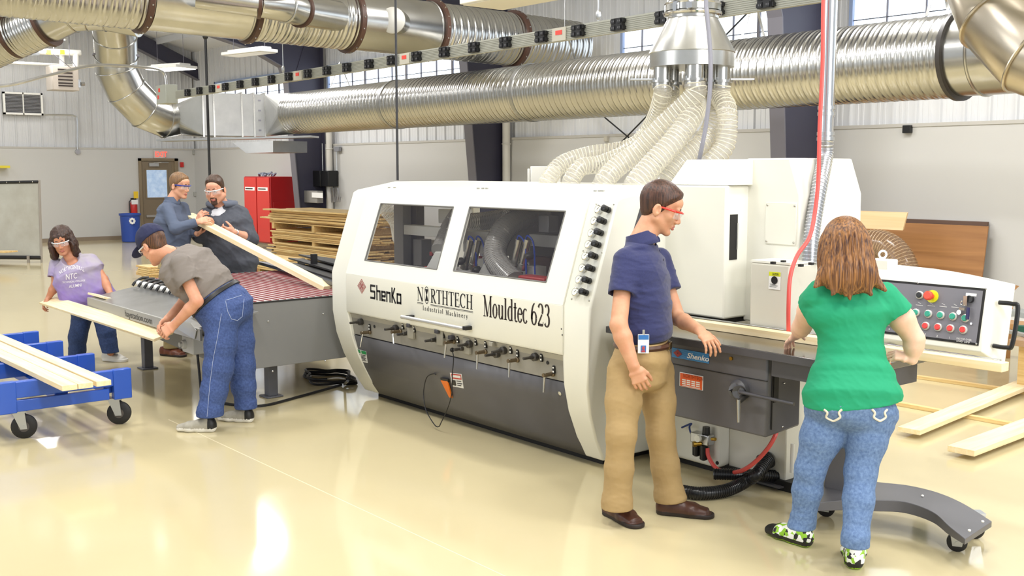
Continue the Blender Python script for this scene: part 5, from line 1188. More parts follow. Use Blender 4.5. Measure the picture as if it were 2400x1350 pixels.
# ---------------------------------------------------------------- red tool cabinet
rc = PY(637, 565, 11.1); rc.z = 0; X1_ = rc.x; Y0_ = 11.1
w_ = 1.32; dp_ = .76; z0_ = .17; z1_ = CH+(HOR-414)/FPX*depth(rc)
t = thing('tool_cabinet', (X1_-w_/2, Y0_+dp_/2, 0), 'red two door steel cabinet on casters near the back wall', 'cabinet')
m = MB(); m.bb(X1_-w_, X1_, Y0_, Y0_+dp_, z0_, z1_); m.build('cabinet_body', mat('cabinet_dark_red', '#A81D20', .35), t, bevel=.01)
for k in range(2):
    m = MB(); xa = X1_-w_+.02+k*(w_/2); m.bb(xa, xa+w_/2-.05, Y0_-.025, Y0_, z0_+.03, z1_-.02); d_ = m.build('cabinet_door', mat('cabinet_red', '#CF3A34', .35), t, bevel=.006)
    m = MB(); m.bb(xa+.06, xa+w_/2-.10, Y0_-.03, Y0_-.025, z1_-.32, z1_-.24); l_ = m.build('door_badge', M_lw, d_, smooth=0)
    m = MB(); m.bb(xa+.09, xa+w_/2-.2, Y0_-.033, Y0_-.03, z1_-.293, z1_-.267); m.build('badge_print', M_ink, l_, smooth=0)
m = MB(); m.bb(X1_, X1_+.012, Y0_+.06, Y0_+dp_-.04, z0_+.55, z0_+.95); m.build('side_pocket', mat('cabinet_dark_red', '', .4), t, bevel=.004)
for x in (X1_-.12, X1_-w_+.12):
    for y in (Y0_+.1, Y0_+dp_-.12): caster(t, x, y, .075, z0_, R(20), .05)
m = MB(); rng = random.Random(5)
for k in range(12): m.box((X1_-w_+.35+rng.random()*.45, Y0_+.2+rng.random()*.2, z1_+.03+rng.random()*.05), (.12, .05, .03), frame_from(V((rng.random()-.5, rng.random()-.5, rng.random()*.4))))
tag(m.build('crumpled_wrap', mat('grey_wrap', '#8B95A5', .4)), 'crumpled grey wrap lying on top of the red cabinet', 'wrap')
# ---------------------------------------------------------------- lumber stack
pb = PZ(775, 629, 0); LYF = pb.y; LXR = pb.x+1.1; LXL = PY(632, 560, LYF).x
dS = depth(pb)
def zrow(y, x=740): return PY(x, y, LYF).z
rng = random.Random(11)
G_l = 'boards in the tall lumber stack'
def bundle(z0, z1, n, first_len=0):
    th = (z1-z0)/n
    for k in range(n):
        for r in range(3):
            x0 = LXL+rng.uniform(-.16, .22)+(.25 if k == n-1 else 0); x1 = LXR+rng.uniform(-.2, .25); y = LYF+.15+r*.32+rng.uniform(-.03, .03)+(rng.uniform(0, .05) if r == 0 else 0)
            board('rough_board', (x0, y, z0+th*(k+.5)), (x1, y+rng.uniform(-.02, .02), z0+th*(k+.5)+rng.uniform(-.006, .006)), .30, th*.86, M_pine2, 'rough pine board in the tall stack behind the transfer table', 'board', G_l)
def pallet(z0, z1, name='pallet'):
    t = thing('pallet', (LXL+1.2, LYF+.5, z0), {0: 'wooden pallet on the floor under the tall lumber stack', 1: 'wooden pallet between the lower and middle lumber bundles', 2: 'wooden pallet between the middle and top lumber bundles'}[name], 'pallet')
    for x in (LXL+.12, (LXL+LXR)/2, LXR-.3):
        m = MB(); m.bb(x-.05, x+.05, LYF+.02, LYF+1.0, z0, z1-.018); m.build('bearer', M_pine3, t, smooth=0)
    for y in (LYF+.06, LYF+.5, LYF+.94):
        m = MB(); m.bb(LXL, LXR, y-.05, y+.05, z1-.02, z1); m.build('deck_board', M_pine3, t, smooth=0)
z = [0, .10, zrow(578), zrow(567), zrow(545), zrow(528), zrow(495)]
pallet(0, .10, 0); bundle(.105, z[2], 9); pallet(z[2], z[3]+.004, 1); bundle(z[3]+.005, z[4], 5); pallet(z[4], z[5]+.004, 2); bundle(z[5]+.005, z[6], 6)
board('rough_board', (LXL-.42, LYF+.1, zrow(519)), (LXL+1.2, LYF+.12, zrow(519)), .2, .03, M_pine2, 'single board sticking out furthest left from the lumber stack')
board('rough_board', (LXL-.1, LYF+.02, zrow(500)+.02), (LXR-.4, LYF+.03, zrow(500)+.03), .22, .03, M_pine2, 'top front board of the lumber stack reaching out to the left')
# low bundles: left of the stack and behind the table
def lowstack(px0, px1, y0, y1, dd, label, grp, n=5):
    a = PZ(px0, y1, 0); b = a+V((1.0, 0, 0)); L_ = (px1-px0)/FPX*depth(a)/RT[0]; zt_ = CH+(HOR-y0)/FPX*depth(a); th = (zt_-.06)/n; 
    for k in range(n): board('rough_board', (a.x+rng.uniform(-.08, .08), a.y+.2, .06+th*(k+.5)), (a.x+L_+rng.uniform(-.1, .1), a.y+.2, .06+th*(k+.5)), .5, th*.85, M_pine2, label, 'board', grp)
    for f_, sd_ in ((.15, 'left'), (.8, 'right')):
        t = MB(); t.bb(a.x+L_*f_, a.x+L_*f_+.1, a.y, a.y+.5, 0, .058)
        tag(t.build('skid', M_pine3, smooth=0), sd_+' wooden skid under the '+('small low board pile on the floor behind the fingers' if 'small' in label else 'low pile left of the lumber stack'), 'skid')
lowstack(592, 700, 597, 634, 1, 'rough board in the low pile just left of the tall lumber stack', 'boards in the low pile', 6)
lowstack(328, 375, 619, 652, 1, 'rough board in the small low pile behind the belt fingers', 'boards in the small pile', 5)
# ---------------------------------------------------------------- electrical gear by the left column
EX = XL+.35
def eb(px0, py0, px1, py1, name, mm, label, cat, dep=.18, y=WY-.02):
    a, b = PY(px0, py0, y), PY(px1, py1, y); m = MB(); m.bb(a.x, b.x, y-dep, y, b.z, a.z); return tag(m.build(name, mm, bevel=.012), label, cat)
for (x0, x1, lab) in ((754, 774, 'black electrical enclosure beside the left navy column, left of a pair'), (775, 793, 'black electrical enclosure right of its twin beside the left navy column')):
    o_ = eb(x0, 400, x1, 437, 'electrical_enclosure', M_blackp, lab, 'enclosure', .25)
for i, (px_, yt) in enumerate(((779, 336), (795, 352), (762, 336))):
    X_ = PY(px_, 400, WY).x; m = MB(); m.cyl((X_, WY-.06, PY(px_, 400, WY).z), (X_, WY-.06, PY(px_, yt, WY).z), .018, 8)
    tag(m.build('conduit', M_alu), ['thin metal conduit rising from the right black enclosure', 'thin metal conduit dropping from a small grey junction box at the left column', 'thin metal conduit hard against the left navy column'][i], 'conduit')
eb(790, 344, 801, 355, 'junction_box', mat('grey_box2', '#85868C', .5), 'small grey junction box above the black enclosures', 'junction box', .08)
eb(720, 446, 758, 476, 'control_box', mat('control_box_grey', '#8E8B86', .4), 'grey control box with a white and blue label on the left column', 'control box', .15, y=WY-.35)
a, b = PY(731, 451, WY-.51), PY(757, 464, WY-.51); m = MB(); m.bb(a.x, b.x, WY-.515, WY-.51, b.z, a.z); o_ = m.build('box_label', M_lw, smooth=0); o_.parent = [x for x in COL.objects if x.name == 'control_box'][0]; o_.location = o_.location-o_.parent.location
m = MB(); rng = random.Random(2)
for k in range(9):
    px_ = 768+k*3.2; p = PY(px_, 440, WY-.12); q = PY(px_+rng.uniform(-3, 3), 474, WY-.1); m.tube(spline([p, p.lerp(q, .5)+V((rng.uniform(-.04, .04), 0, 0)), q, q+V((.05, 0, .12))], 5), .009, 5)
tag(m.build('cable_bundle', mat('silver_cable', '#9C9CA0', .35, .6)), 'tangle of silver cables hanging below the black enclosures', 'cables')
# ---------------------------------------------------------------- right background: sheets leaning on the wall
def sheet(q, name, m_, lab, y, th=.02, lean=.25):
    """q: TL TR BR BL pixels on the wall plane, leaning out at the bottom"""
    P_ = [PY(px_, py_, y) for px_, py_ in q]; zt_ = P_[0].z; out = []
    for p in P_:
        out.append(p)
    mb = MB(); mb.prism(out, (0, th, 0)); o_ = mb.build(name, m_, smooth=0); return tag(o_, lab, 'sheet')
def lean_sheet(x0, x1, zt_, ytop, ybot, th, name, m_, lab, zb_=0.0, cat='sheet'):
    n_ = V((0, -(zt_-zb_), -(ytop-ybot))).normalized(); mb = MB(); mb.prism([(x0, ybot, zb_), (x1, ybot, zb_), (x1, ytop, zt_), (x0, ytop, zt_)], n_*-th)
    o_ = mb.build(name, m_, smooth=0); return tag(o_, lab, cat)
xr_ = PY(2310, 522, 11.9).x; zt1 = PY(2310, 524, 11.9).z; xl_ = PY(2095, 516, 11.9).x
lean_sheet(PY(1900, 520, 11.85).x, xr_, PY(2200, 517, 11.9).z, 11.95, 11.78, .03, 'backing_board', mat('dark_brown_board', '#5C4436', .6), 'dark backing sheet with pale edge leaning on the back wall', cat='sheet')
lean_sheet(PY(1900, 520, 11.8).x, PY(2297, 540, 11.7).x, PY(2200, 527, 11.8).z, 11.88, 11.70, .02, 'plywood_sheet', M_ply, 'large brown plywood sheet leaning on the back wall behind the control panel')
lean_sheet(PY(1925, 500, 11.2).x, PY(2115, 500, 11.2).x, PY(2050, 498, 11.25).z, 11.3, 11.22, .03, 'plywood_sheet', M_mdf, 'pale plywood panel behind the auburn hair, leaning in front of the brown sheet', PY(2050, 537, 11.2).z-.0)
# ---------------------------------------------------------------- swivelling control panel on its curved foot
cp_ = thing('control_console', (-3.2, 4.98, 0), 'cream and grey push button control panel on a charcoal stand with curved wheeled foot', 'control panel')
n_ = V((0, -math.cos(R(10)), math.sin(R(10)))); P0 = PD(2300, 743, 5.35)
def cpl(px, py, k=0): return onp(px, py, P0, n_)+n_*k
TL, TR, BR, BL = cpl(2040, 650), cpl(2315, 677), cpl(2290, 810), cpl(2040, 776)
vdir = V((0, math.sin(R(10)), math.cos(R(10))))
# square the face up
zt_, zb_ = (TR-P0).dot(vdir), (BR-P0).dot(vdir); x1 = (TR.x+BR.x)/2; x0 = x1-.98
def F(x, v, k=0): return V((x, P0.y, P0.z))+vdir*v+n_*k
m = MB(); arch = [(x0+(x1-x0)*i/10, zt_+.035+.05*math.sin(math.pi*i/10)) for i in range(11)]
b_, e_ = [], .045
front = [F(x0-.01, zb_-.03), F(x1+.02, zb_-.03)]+[F(x, v) for x, v in reversed(arch)]
back = [F(x0-e_, zb_-.09, -.16), F(x1+.07, zb_-.09, -.16)]+[F(x+(.07 if x > (x0+x1)/2 else -.04)*abs((x-(x0+x1)/2)/((x1-x0)/2)), v+.01, -.16) for x, v in reversed(arch)]
n = len(front); m.add(front+back, [tuple(range(n)), tuple(range(2*n-1, n-1, -1))]+[((i+1) % n, i, n+i, n+(i+1) % n) for i in range(n)]); sh = m.build('panel_shell', M_ivory, cp_, bevel=.006)
m = MB(); m.prism([F(x0, zb_, .0), F(x1, zb_, .0), F(x1, zt_, .0), F(x0, zt_, .0)], n_*.004); fp_ = m.build('panel_frame', M_gap, cp_, smooth=0)
m = MB(); m.prism([F(x0+.012, zb_+.012, .004), F(x1-.012, zb_+.012, .004), F(x1-.012, zt_-.012, .004), F(x0+.012, zt_-.012, .004)], n_*.002); fc = m.build('panel_face', mat('panel_grey', '#77767E', .45), cp_, smooth=0)
M_ring = mat('button_ring', '#D8D6D2', .25, .5); M_g = mat('button_green', '#149A80', .3); M_r = mat('button_red', '#D9302C', .3)
def button(px, py, mm, r=.0155):
    p = cpl(px, py, .006); m = MB(); m.lathe(p, [(0, 0), (r+.006, 0), (r+.006, .008), (r, .012), (0, .012)], n_, 22); b = m.build('button_bezel', M_ring, fc)
    m = MB(); m.lathe(p+n_*.011, [(0, 0), (r, 0), (r, .005), (r*.85, .008), (0, .008)], n_, 20); m.build('button_cap', mm, b)
for q in ((2092, 729), (2120, 731), (2149, 733), (2178, 736), (2207, 739), (2236, 742), (2265, 746)): button(*q, M_g)
for q in ((2086, 756), (2115, 758), (2143, 761), (2172, 764), (2201, 767), (2230, 770), (2260, 773)): button(*q, M_r)
button(2158, 692, M_blackp)
p = cpl(2187, 695, .006); m = MB(); m.lathe(p, [(0, 0), (.033, 0), (.033, .006), (0, .006)], n_, 28); es = m.build('emergency_stop_plate', mat('estop_yellow', '#DCE022', .4), fc)
m = MB(); m.lathe(p+n_*.006, [(.014, 0), (.014, .025), (.024, .03), (.024, .045), (.018, .05), (0, .05)], n_, 24); m.build('emergency_stop', mat('estop_red', '#DE4A33', .35), es)
m = MB(); p = cpl(2277, 702, .007); m.lathe(p, [(0, 0), (.018, 0), (.018, .02), (0, .02)], n_, 18); ks = m.build('key_switch', M_blackp, fc)
m = MB(); q = cpl(2270, 706, .03); m.box(q, (.02, .012, .05)); m.box(cpl(2262, 725, .03), (.03, .012, .014)); m.torus(cpl(2264, 712, .03), .012, .003, n_, 14, 6); m.lathe(cpl(2253, 733, .02), [(0, 0), (.012, 0), (.012, .006), (0, .006)], n_, 12); m.build('keys', M_chrome, ks)
m = MB(); m.tube([cpl(2276, 722, .03), cpl(2274, 750, .03)], [.012, .014], 10, flat=.6); m.build('key_fob', mat('fob_navy', '#2C2C52', .4), ks)
m = MB(); m.box(cpl(2278, 691, .008), (.055, .003, .014), (V((1, 0, 0)), n_, vdir)); m.build('name_plate', M_lw, fc, smooth=0)
m = MB()
for i, px_ in enumerate((2120, 2156, 2184, 2212, 2240)):
    p = cpl(px_, 714+i*1.6, .0065); m.box(p, (.04, .001, .002), (V((1, 0, 0)), n_, vdir)); m.box(p+vdir*.012, (.02, .001, .0015), (V((1, 0, -.4)).normalized(), n_, vdir))
for i, (px_, py_) in enumerate(((2086, 773), (2115, 777), (2143, 780), (2170, 786), (2198, 790), (2227, 794))): text_mesh(m, str(6-i) if i < 6 else '1', cpl(px_-2, py_, .0065), V((1, 0, 0)), vdir, .011)
text_mesh(m, 'MOTOR OVER', cpl(2243, 795, .0065), V((1, 0, 0)), vdir, .009, squash=.95); text_mesh(m, 'LOAD  LAMP', cpl(2243, 801, .0065), V((1, 0, 0)), vdir, .009, squash=.95)
m.build('panel_lettering', M_lw, fc, smooth=0)
m = MB(); p = cpl(2279, 759, .006); m.lathe(p, [(0, 0), (.006, 0), (.006, .008), (0, .008)], n_, 10); 
for q in ((2153, 663), (2312, 677), (2289, 806)): m.ellip(cpl(*q, .006), (.006, .004, .006), 8, 5)
m.build('panel_screws', M_chrome, fc)
# handle on the right side
a = F(x1+.045, zt_-.06, -.06); b = F(x1+.045, zb_+.01, -.06); ro = V((.095, 0, 0)); m = MB(); m.tube(spline([a, a+ro*.7, a+ro+V((0, 0, -.02)), b+ro+V((0, 0, .02)), b+ro*.7, b], 6), .0115, 10); m.build('grab_handle', M_blackp, sh)
# lifting block with ring behind the panel top
q = PD(2068, 622, 5.85); m = MB(); m.box(q+V((0, 0, -.03)), (.13, .1, .13)); lb = m.build('lifting_block', M_ivory, cp_, bevel=.006); m = MB(); m.torus(q+V((0, 0, .06)), .02, .006, -V(f0), 24); m.build('ring_bolt', M_white, lb)
# arm, post and foot
px0 = PZ(1965, 1150, .17); 
post = V((px0.x, px0.y+.08, 0))
m = MB(); zt2 = P0.z+zb_-.16; w0, w1_ = .085, .06
m.add([post+V((s*(w1_ if k else w0), t*(w1_ if k else w0), (zt2 if k else .17))) for k in (0, 1) for s, t in ((-1, -1), (1, -1), (1, 1), (-1, 1))], [(3, 2, 1, 0), (4, 5, 6, 7), (0, 1, 5, 4), (1, 2, 6, 5), (2, 3, 7, 6), (3, 0, 4, 7)]); m.build('stand_post', M_dk, cp_, bevel=.004)
m = MB(); m.tube([post+V((0, 0, zt2)), F((x0+x1)/2, zb_-.06, -.10)], .035, 12); m.build('swivel_arm', M_ivory, cp_)
# curved foot plate
outer = [PZ(x, y, .165) for x, y in ((1862, 1165), (1900, 1130), (1960, 1122), (2060, 1137), (2130, 1145), (2200, 1160), (2260, 1182), (2325, 1217))]
inner = [PZ(x, y, .165) for x, y in ((1862, 1172), (1900, 1180), (1975, 1178), (2050, 1180), (2120, 1184), (2185, 1205), (2225, 1235), (2262, 1258))]
so, si = resample(spline(outer, 6), .001)[:1], None
so = spline(outer, 5); si = spline(inner, 5); vs = []
N_ = len(so)
def hz_(f_): return .155+.028*math.sin(math.pi*f_)
for i in range(N_):
    f_ = i/(N_-1); t_o, t_i = so[i].copy(), si[i].copy(); t_o.z = t_i.z = hz_(f_); vs += [t_o, t_i, t_i-V((0, 0, .03+.03*math.sin(math.pi*f_))), t_o-V((0, 0, .03+.03*math.sin(math.pi*f_)))]
fs = []
for i in range(N_-1):
    for k in range(4): a, b = i*4+k, i*4+(k+1) % 4; fs.append((a, b, b+4, a+4))
fs += [(3, 2, 1, 0), tuple((N_-1)*4+k for k in range(4))]
m = MB(); m.add(vs, fs); ft = m.build('curved_foot', M_dk, cp_, smooth=30, bevel=.003)
for q in ((2162, 1162), (2303, 1222), (2272, 1243)): m = MB(); m.ellip(PZ(*q, .185), (.008, .008, .006), 8, 5); m.build('foot_bolt', M_white, ft)
for q, yw in (((2242, 1292), 30), ((2284, 1262), 50), ((1935, 1210), 200)):
    p = PZ(*q, 0); caster(cp_, p.x, p.y, .048, .14, R(yw), .03, .0)
# ---------------------------------------------------------------- floor hoses and mat by the base
bh = mat('black_corrugated', '#1D1D1F', .3); 
ribbed_hose('floor_hose', [PZ(1590, 1150, .04), PZ(1640, 1156, .04), PZ(1700, 1150, .04), PZ(1745, 1130, .06), PZ(1775, 1110, .12), PY(1800, 1076, 5.02)], .034, .014, film=bh, rib=bh, rr=.005, label='black corrugated hose curving on the floor up to the cream base cabinet')
ribbed_hose('floor_hose', [PZ(1672, 1111, .09), PZ(1720, 1112, .09), PZ(1790, 1114, .08), PZ(1870, 1120, .05), PZ(1930, 1135, .04)], .031, .014, film=bh, rib=bh, rr=.005, label='straight black corrugated hose lying across the other one on the floor')
q = PY(1798, 1078, 5.06); m = MB(); m.lathe(q+V((0, .02, 0)), [(0, 0), (.05, 0), (.05, .06), (.04, .07), (0, .07)], (-.2, -1, -.25), 22); tag(m.build('hose_coupling', M_blackp), 'black round hose coupling on the front of the cream base cabinet', 'coupling')
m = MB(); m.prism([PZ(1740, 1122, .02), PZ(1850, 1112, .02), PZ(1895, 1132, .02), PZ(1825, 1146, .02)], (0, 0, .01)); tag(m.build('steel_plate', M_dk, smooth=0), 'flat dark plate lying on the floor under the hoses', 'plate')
# ---------------------------------------------------------------- far right workbench clutter and coil
t = ribbed_hose('hose_coil', [PY(x, y, 11.1) for x, y in ((2000, 650), (2015, 590), (2045, 573), (2080, 580), (2108, 610), (2122, 655), (2125, 700), (2112, 790))], .17, .03, film=hose_mat('brown_hose_film', '#8E7258', .55), rib=mat('brown_hose_rib', '#B79C7C', .35), rr=.006, label='brownish clear hose coil standing before the leaning plywood')
wb_z = .45; wy = 9.4
a = PZ(2350, 738, wb_z)
t = thing('workbench', (a.x+1, a.y+.6, 0), 'low brown bench at the far right edge covered with scraps', 'bench')
x0b_ = PZ(2364, 795, wb_z); m = MB(); y0_ = x0b_.y; m.bb(x0b_.x, x0b_.x+3, y0_, y0_+1.1, wb_z-.05, wb_z); m.build('bench_top', wood('bench_wood', '#9A7B5B', '#B8997A'), t, smooth=0)
for x in (x0b_.x+.06, x0b_.x+2.9):
    for y in (y0_+.06, y0_+1.0): m = MB(); m.bb(x, x+.08, y, y+.08, 0, wb_z-.05); m.build('bench_leg', M_pine3, t, smooth=0)
rng = random.Random(9); kinds = [('cardboard_scrap', '#B98B5A', 'cardboard', (.35, .25, .05)), ('paper_stack', '#DAD7CF', 'white paper', (.4, .3, .04)), ('plastic_tray', '#A7ABA9', 'clear grey', (.35, .22, .09)), ('green_tool', '#1F5A48', 'dark green', (.22, .08, .06)), ('steel_offcut', '#A09C98', 'grey metal', (.5, .05, .03))]
labels_b = ['folded cardboard scrap on the bench at the right edge', 'white paper stack on the bench at the right edge', 'clear grey plastic tray furthest back on the bench at right', 'dark green tool lying on the bench at the right edge', 'grey metal offcut nearest the front edge of the bench']
posb = [(2384, 762), (2392, 752), (2396, 744), (2398, 772), (2376, 778)]
for (nm, c_, _, sz), lab, (px_, py_) in zip(kinds, labels_b, posb):
    p = PZ(px_+10, py_+8, wb_z); m = MB(); m.rbox((p.x, p.y, wb_z+sz[2]/2), rng.uniform(-.5, .5), sz); tag(m.build(nm, mat(nm, c_, .5), bevel=.004), lab, nm.replace('_', ' '))
bx_ = PZ(2322, 752, wb_z-.6+.0); 
q = PD(2347, 740, 10.6)
t = thing('cardboard_box', (q.x, q.y, 0), 'tall open cardboard box with flaps beside the bench at far right', 'box')
w_ = .15; zt_ = PD(2347, 680, 10.6).z
m = MB(); c = V((q.x, q.y, 0)); rx, ry = V(RT), V((-RT[1], RT[0], 0))
m.box(c+V((0, 0, zt_/2-.0)), (w_, w_, zt_), (rx, ry, V((0, 0, 1)))); m.build('box_body', mat('cardboard', '#A87B4C', .7), t, smooth=0)
m = MB()
for s in (-1, 1): m.prism([c+rx*s*w_/2-ry*w_/2+V((0, 0, zt_)), c+rx*s*w_/2+ry*w_/2+V((0, 0, zt_)), c+rx*s*(w_/2+.05)+ry*w_/2+V((0, 0, zt_+.05)), c+rx*s*(w_/2+.05)-ry*w_/2+V((0, 0, zt_+.05))], ry*.002+V((0, 0, .003)))
m.build('box_flap', MATS['cardboard'], t, smooth=0)
q = PD(2193, 641, 7.2); m = MB(); m.box(q, (.22, .02, .02), (V(RT), V((0, 1, 0)), V((0, 0, 1)))); m.ellip(q+V(RT)*-.12+V((0, 0, .012)), (.05, .02, .012), 10, 6); m.box(q+V(RT)*-.03-V((0, 0, .3)), (.09, .04, .6), (V(RT), V((-RT[1], RT[0], 0)), V((0, 0, 1))))
tag(m.build('green_clamp', mat('dark_green_clamp', '#14301F', .4)), 'dark green clamp handle showing just above the control panel top', 'clamp')
m = MB(); q = PD(1278, 412, 9.0); m.box(q, (.25, .2, .16), (V(RT), V((-RT[1], RT[0], 0)), V((0, 0, 1)))); m.box(q+V(RT)*-.14, (.02, .1, .12), (V(RT), V((-RT[1], RT[0], 0)), V((0, 0, 1))))
tag(m.build('white_box', M_white, bevel=.006), 'white box peeking over the hood top behind the leftmost hose', 'box')
# ---------------------------------------------------------------- implicit-surface modelling for figures
import openvdb
def A3(v): return np.array([float(v[0]), float(v[1]), float(v[2])])
def smin(a, b, k):
    if k <= 0: return np.minimum(a, b)
    h = np.clip(.5+.5*(b-a)/k, 0, 1); return b*(1-h)+a*h-k*h*(1-h)
def smax(a, b, k): return -smin(-a, -b, k)
class SDF:
    def __init__(s, lo, hi, h):
        s.h = h; s.lo = A3(lo); s.n = np.ceil((A3(hi)-s.lo)/h).astype(int)+1
        s.ax = [(s.lo[i]+h*np.arange(s.n[i])).astype(np.float32) for i in range(3)]; s.f = np.full(s.n, 1.0, np.float32)
    def reg(s, lo, hi):
        sl = []
        for i in range(3):
            a = int(max(0, math.floor((lo[i]-s.lo[i])/s.h))); b = int(min(s.n[i], math.ceil((hi[i]-s.lo[i])/s.h)+1))
            if b <= a: return None
            sl.append(slice(a, b))
        return tuple(sl)
    def op(s, fn, lo, hi, k=.01, mode='add', pad=None):
        pad = pad if pad is not None else max(.03, k*1.5); r = s.reg(A3(lo)-pad, A3(hi)+pad)
        if r is None: return s
        x = s.ax[0][r[0]][:, None, None]; y = s.ax[1][r[1]][None, :, None]; z = s.ax[2][r[2]][None, None, :]
        d = fn(x, y, z).astype(np.float32); g = s.f[r]
        s.f[r] = smin(g, d, k) if mode == 'add' else smax(g, -d, k); return s
    def cone(s, a, b, ra, rb, k=.012, mode='add'):
        a, b = A3(a), A3(b); ba = b-a; L2 = float(ba@ba) or 1e-9
        def fn(x, y, z):
            px, py, pz = x-a[0], y-a[1], z-a[2]; t = np.clip((px*ba[0]+py*ba[1]+pz*ba[2])/L2, 0, 1)
            return np.sqrt((px-t*ba[0])**2+(py-t*ba[1])**2+(pz-t*ba[2])**2)-(ra+(rb-ra)*t)
        m = max(ra, rb); return s.op(fn, np.minimum(a, b)-m, np.maximum(a, b)+m, k, mode)
    def chain(s, pts, k=.012, mode='add'):
        for (a, ra), (b, rb) in zip(pts, pts[1:]): s.cone(a, b, ra, rb, k, mode)
        return s
    def ell(s, c, r, ax=None, k=.012, mode='add'):
        c = A3(c); E = [A3(v) for v in (ax or ((1, 0, 0), (0, 1, 0), (0, 0, 1)))]; mr = min(r)
        def fn(x, y, z):
            px, py, pz = x-c[0], y-c[1], z-c[2]; q = 0; g = 0
            for e, rr in zip(E, r): u = px*e[0]+py*e[1]+pz*e[2]; q = q+(u/rr)**2; g = g+(u/rr**2)**2
            q = np.sqrt(q); g = np.sqrt(g)+1e-6; return q*(q-1)/g
        m = max(r); return s.op(fn, c-m, c+m, k, mode)
    def stack(s, st_, k=.02, mode='add', cap=.6, e=2.3):
        """st_: list of (centre, right, fwd, half-width, half-depth)"""
        for (c0, r0, f0_, a0, b0), (c1, r1, f1, a1, b1) in zip(st_, st_[1:]):
            c0, c1, r0, r1, F0_, F1 = map(A3, (c0, c1, r0, r1, f0_, f1)); ba = c1-c0; L = float(np.linalg.norm(ba)) or 1e-6; u = ba/L
            def fn(x, y, z):
                px, py, pz = x-c0[0], y-c0[1], z-c0[2]; h = px*u[0]+py*u[1]+pz*u[2]; t = np.clip(h/L, 0, 1); zz_ = h-t*L
                qx, qy, qz = px-t*ba[0], py-t*ba[1], pz-t*ba[2]
                X = sum(q*((1-t)*r0[i]+t*r1[i]) for i, q in enumerate((qx, qy, qz))); Y = sum(q*((1-t)*F0_[i]+t*F1[i]) for i, q in enumerate((qx, qy, qz)))
                a = a0+(a1-a0)*t; b = b0+(b1-b0)*t; m = np.minimum(a, b)
                q = (np.abs(X/a)**e+np.abs(Y/b)**e+np.abs(zz_/(m*cap))**e)**(1/e); return (q-1)*m
            m = max(a0, b0, a1, b1); s.op(fn, np.minimum(c0, c1)-m, np.maximum(c0, c1)+m, k, mode)
        return s
    def half(s, p, n, k=.004, lo=None, hi=None):
        """keep the side n points away from (cuts away where (x-p).n > 0), optionally only inside a box"""
        p, n = A3(p), A3(V(n).normalized())
        r = s.reg(lo, hi) if lo is not None else (slice(None),)*3
        if r is None: return s
        x = s.ax[0][r[0]][:, None, None]; y = s.ax[1][r[1]][None, :, None]; z = s.ax[2][r[2]][None, None, :]
        d = ((x-p[0])*n[0]+(y-p[1])*n[1]+(z-p[2])*n[2]).astype(np.float32); s.f[r] = smax(s.f[r], d, k); return s
    def like(s):
        o = SDF.__new__(SDF); o.h, o.lo, o.n, o.ax = s.h, s.lo, s.n, s.ax; o.f = np.full(s.n, 1.0, np.float32); return o
    def merge(s, o, k=.03): s.f = smin(s.f, o.f, k).astype(np.float32); return s
    def noise(s, amp, freq, seed=0, axis=None, n=7, ridge=True):
        rg = np.random.RandomState(seed); x = s.ax[0][:, None, None]; y = s.ax[1][None, :, None]; z = s.ax[2][None, None, :]
        tot = np.zeros(s.n, np.float32); warp = None
        for i in range(n):
            w = rg.normal(size=3); 
            if axis is not None: w = w*.45+A3(axis)*(1.1 if rg.rand() > .5 else -1.1)
            w = w/np.linalg.norm(w)*freq*(0.6+rg.rand()*1.0); ph = rg.rand()*6.28
            a2 = rg.normal(size=3)*freq*.35
            v = np.sin(x*w[0]+y*w[1]+z*w[2]+ph+1.3*np.sin(x*a2[0]+y*a2[1]+z*a2[2]+ph*2))
            tot += ((1-np.abs(v))**2 if ridge else v).astype(np.float32)
        s.f += (tot/n-.33*(1 if ridge else 0))*amp*(1 if not ridge else -2.0)
        return s
    def mesh(s, name, mats, parent=None, facemat=None, loc=None, decim=None):
        h = s.h; g = openvdb.FloatGrid(); g.background = 3*h; g.copyFromArray(np.clip(s.f, -3*h, 3*h).astype(np.float32))
        v, q = g.convertToQuads(isovalue=0.0); v = v*h+s.lo; q = q.astype(np.int32)
        a, b, c = v[q[:, 0]], v[q[:, 1]], v[q[:, 2]]; cen = v.mean(0)
        if (np.cross(b-a, c-a)*(a-cen)).sum() < 0: q = q[:, ::-1]
        off = A3(root_loc(parent)) if parent is not None else A3(loc)
        me = bpy.data.meshes.new(name); me.vertices.add(len(v)); me.vertices.foreach_set('co', (v-off).astype(np.float32).ravel())
        me.loops.add(q.size); me.loops.foreach_set('vertex_index', q.ravel()); me.polygons.add(len(q)); me.polygons.foreach_set('loop_start', np.arange(0, q.size, 4, dtype=np.int32)); me.polygons.foreach_set('loop_total', np.full(len(q), 4, np.int32))
        mats = mats if isinstance(mats, (list, tuple)) else [mats]
        for m in mats: me.materials.append(m)
        me.update(calc_edges=True)
        if facemat is not None: me.polygons.foreach_set('material_index', facemat(v[q].mean(1)).astype(np.int32))
        me.polygons.foreach_set('use_smooth', np.ones(len(q), bool)); me.validate(); me.update()
        o = bpy.data.objects.new(name, me); COL.objects.link(o)
        if parent is None: o.location = tuple(off)
        else: o.parent = parent
        return o
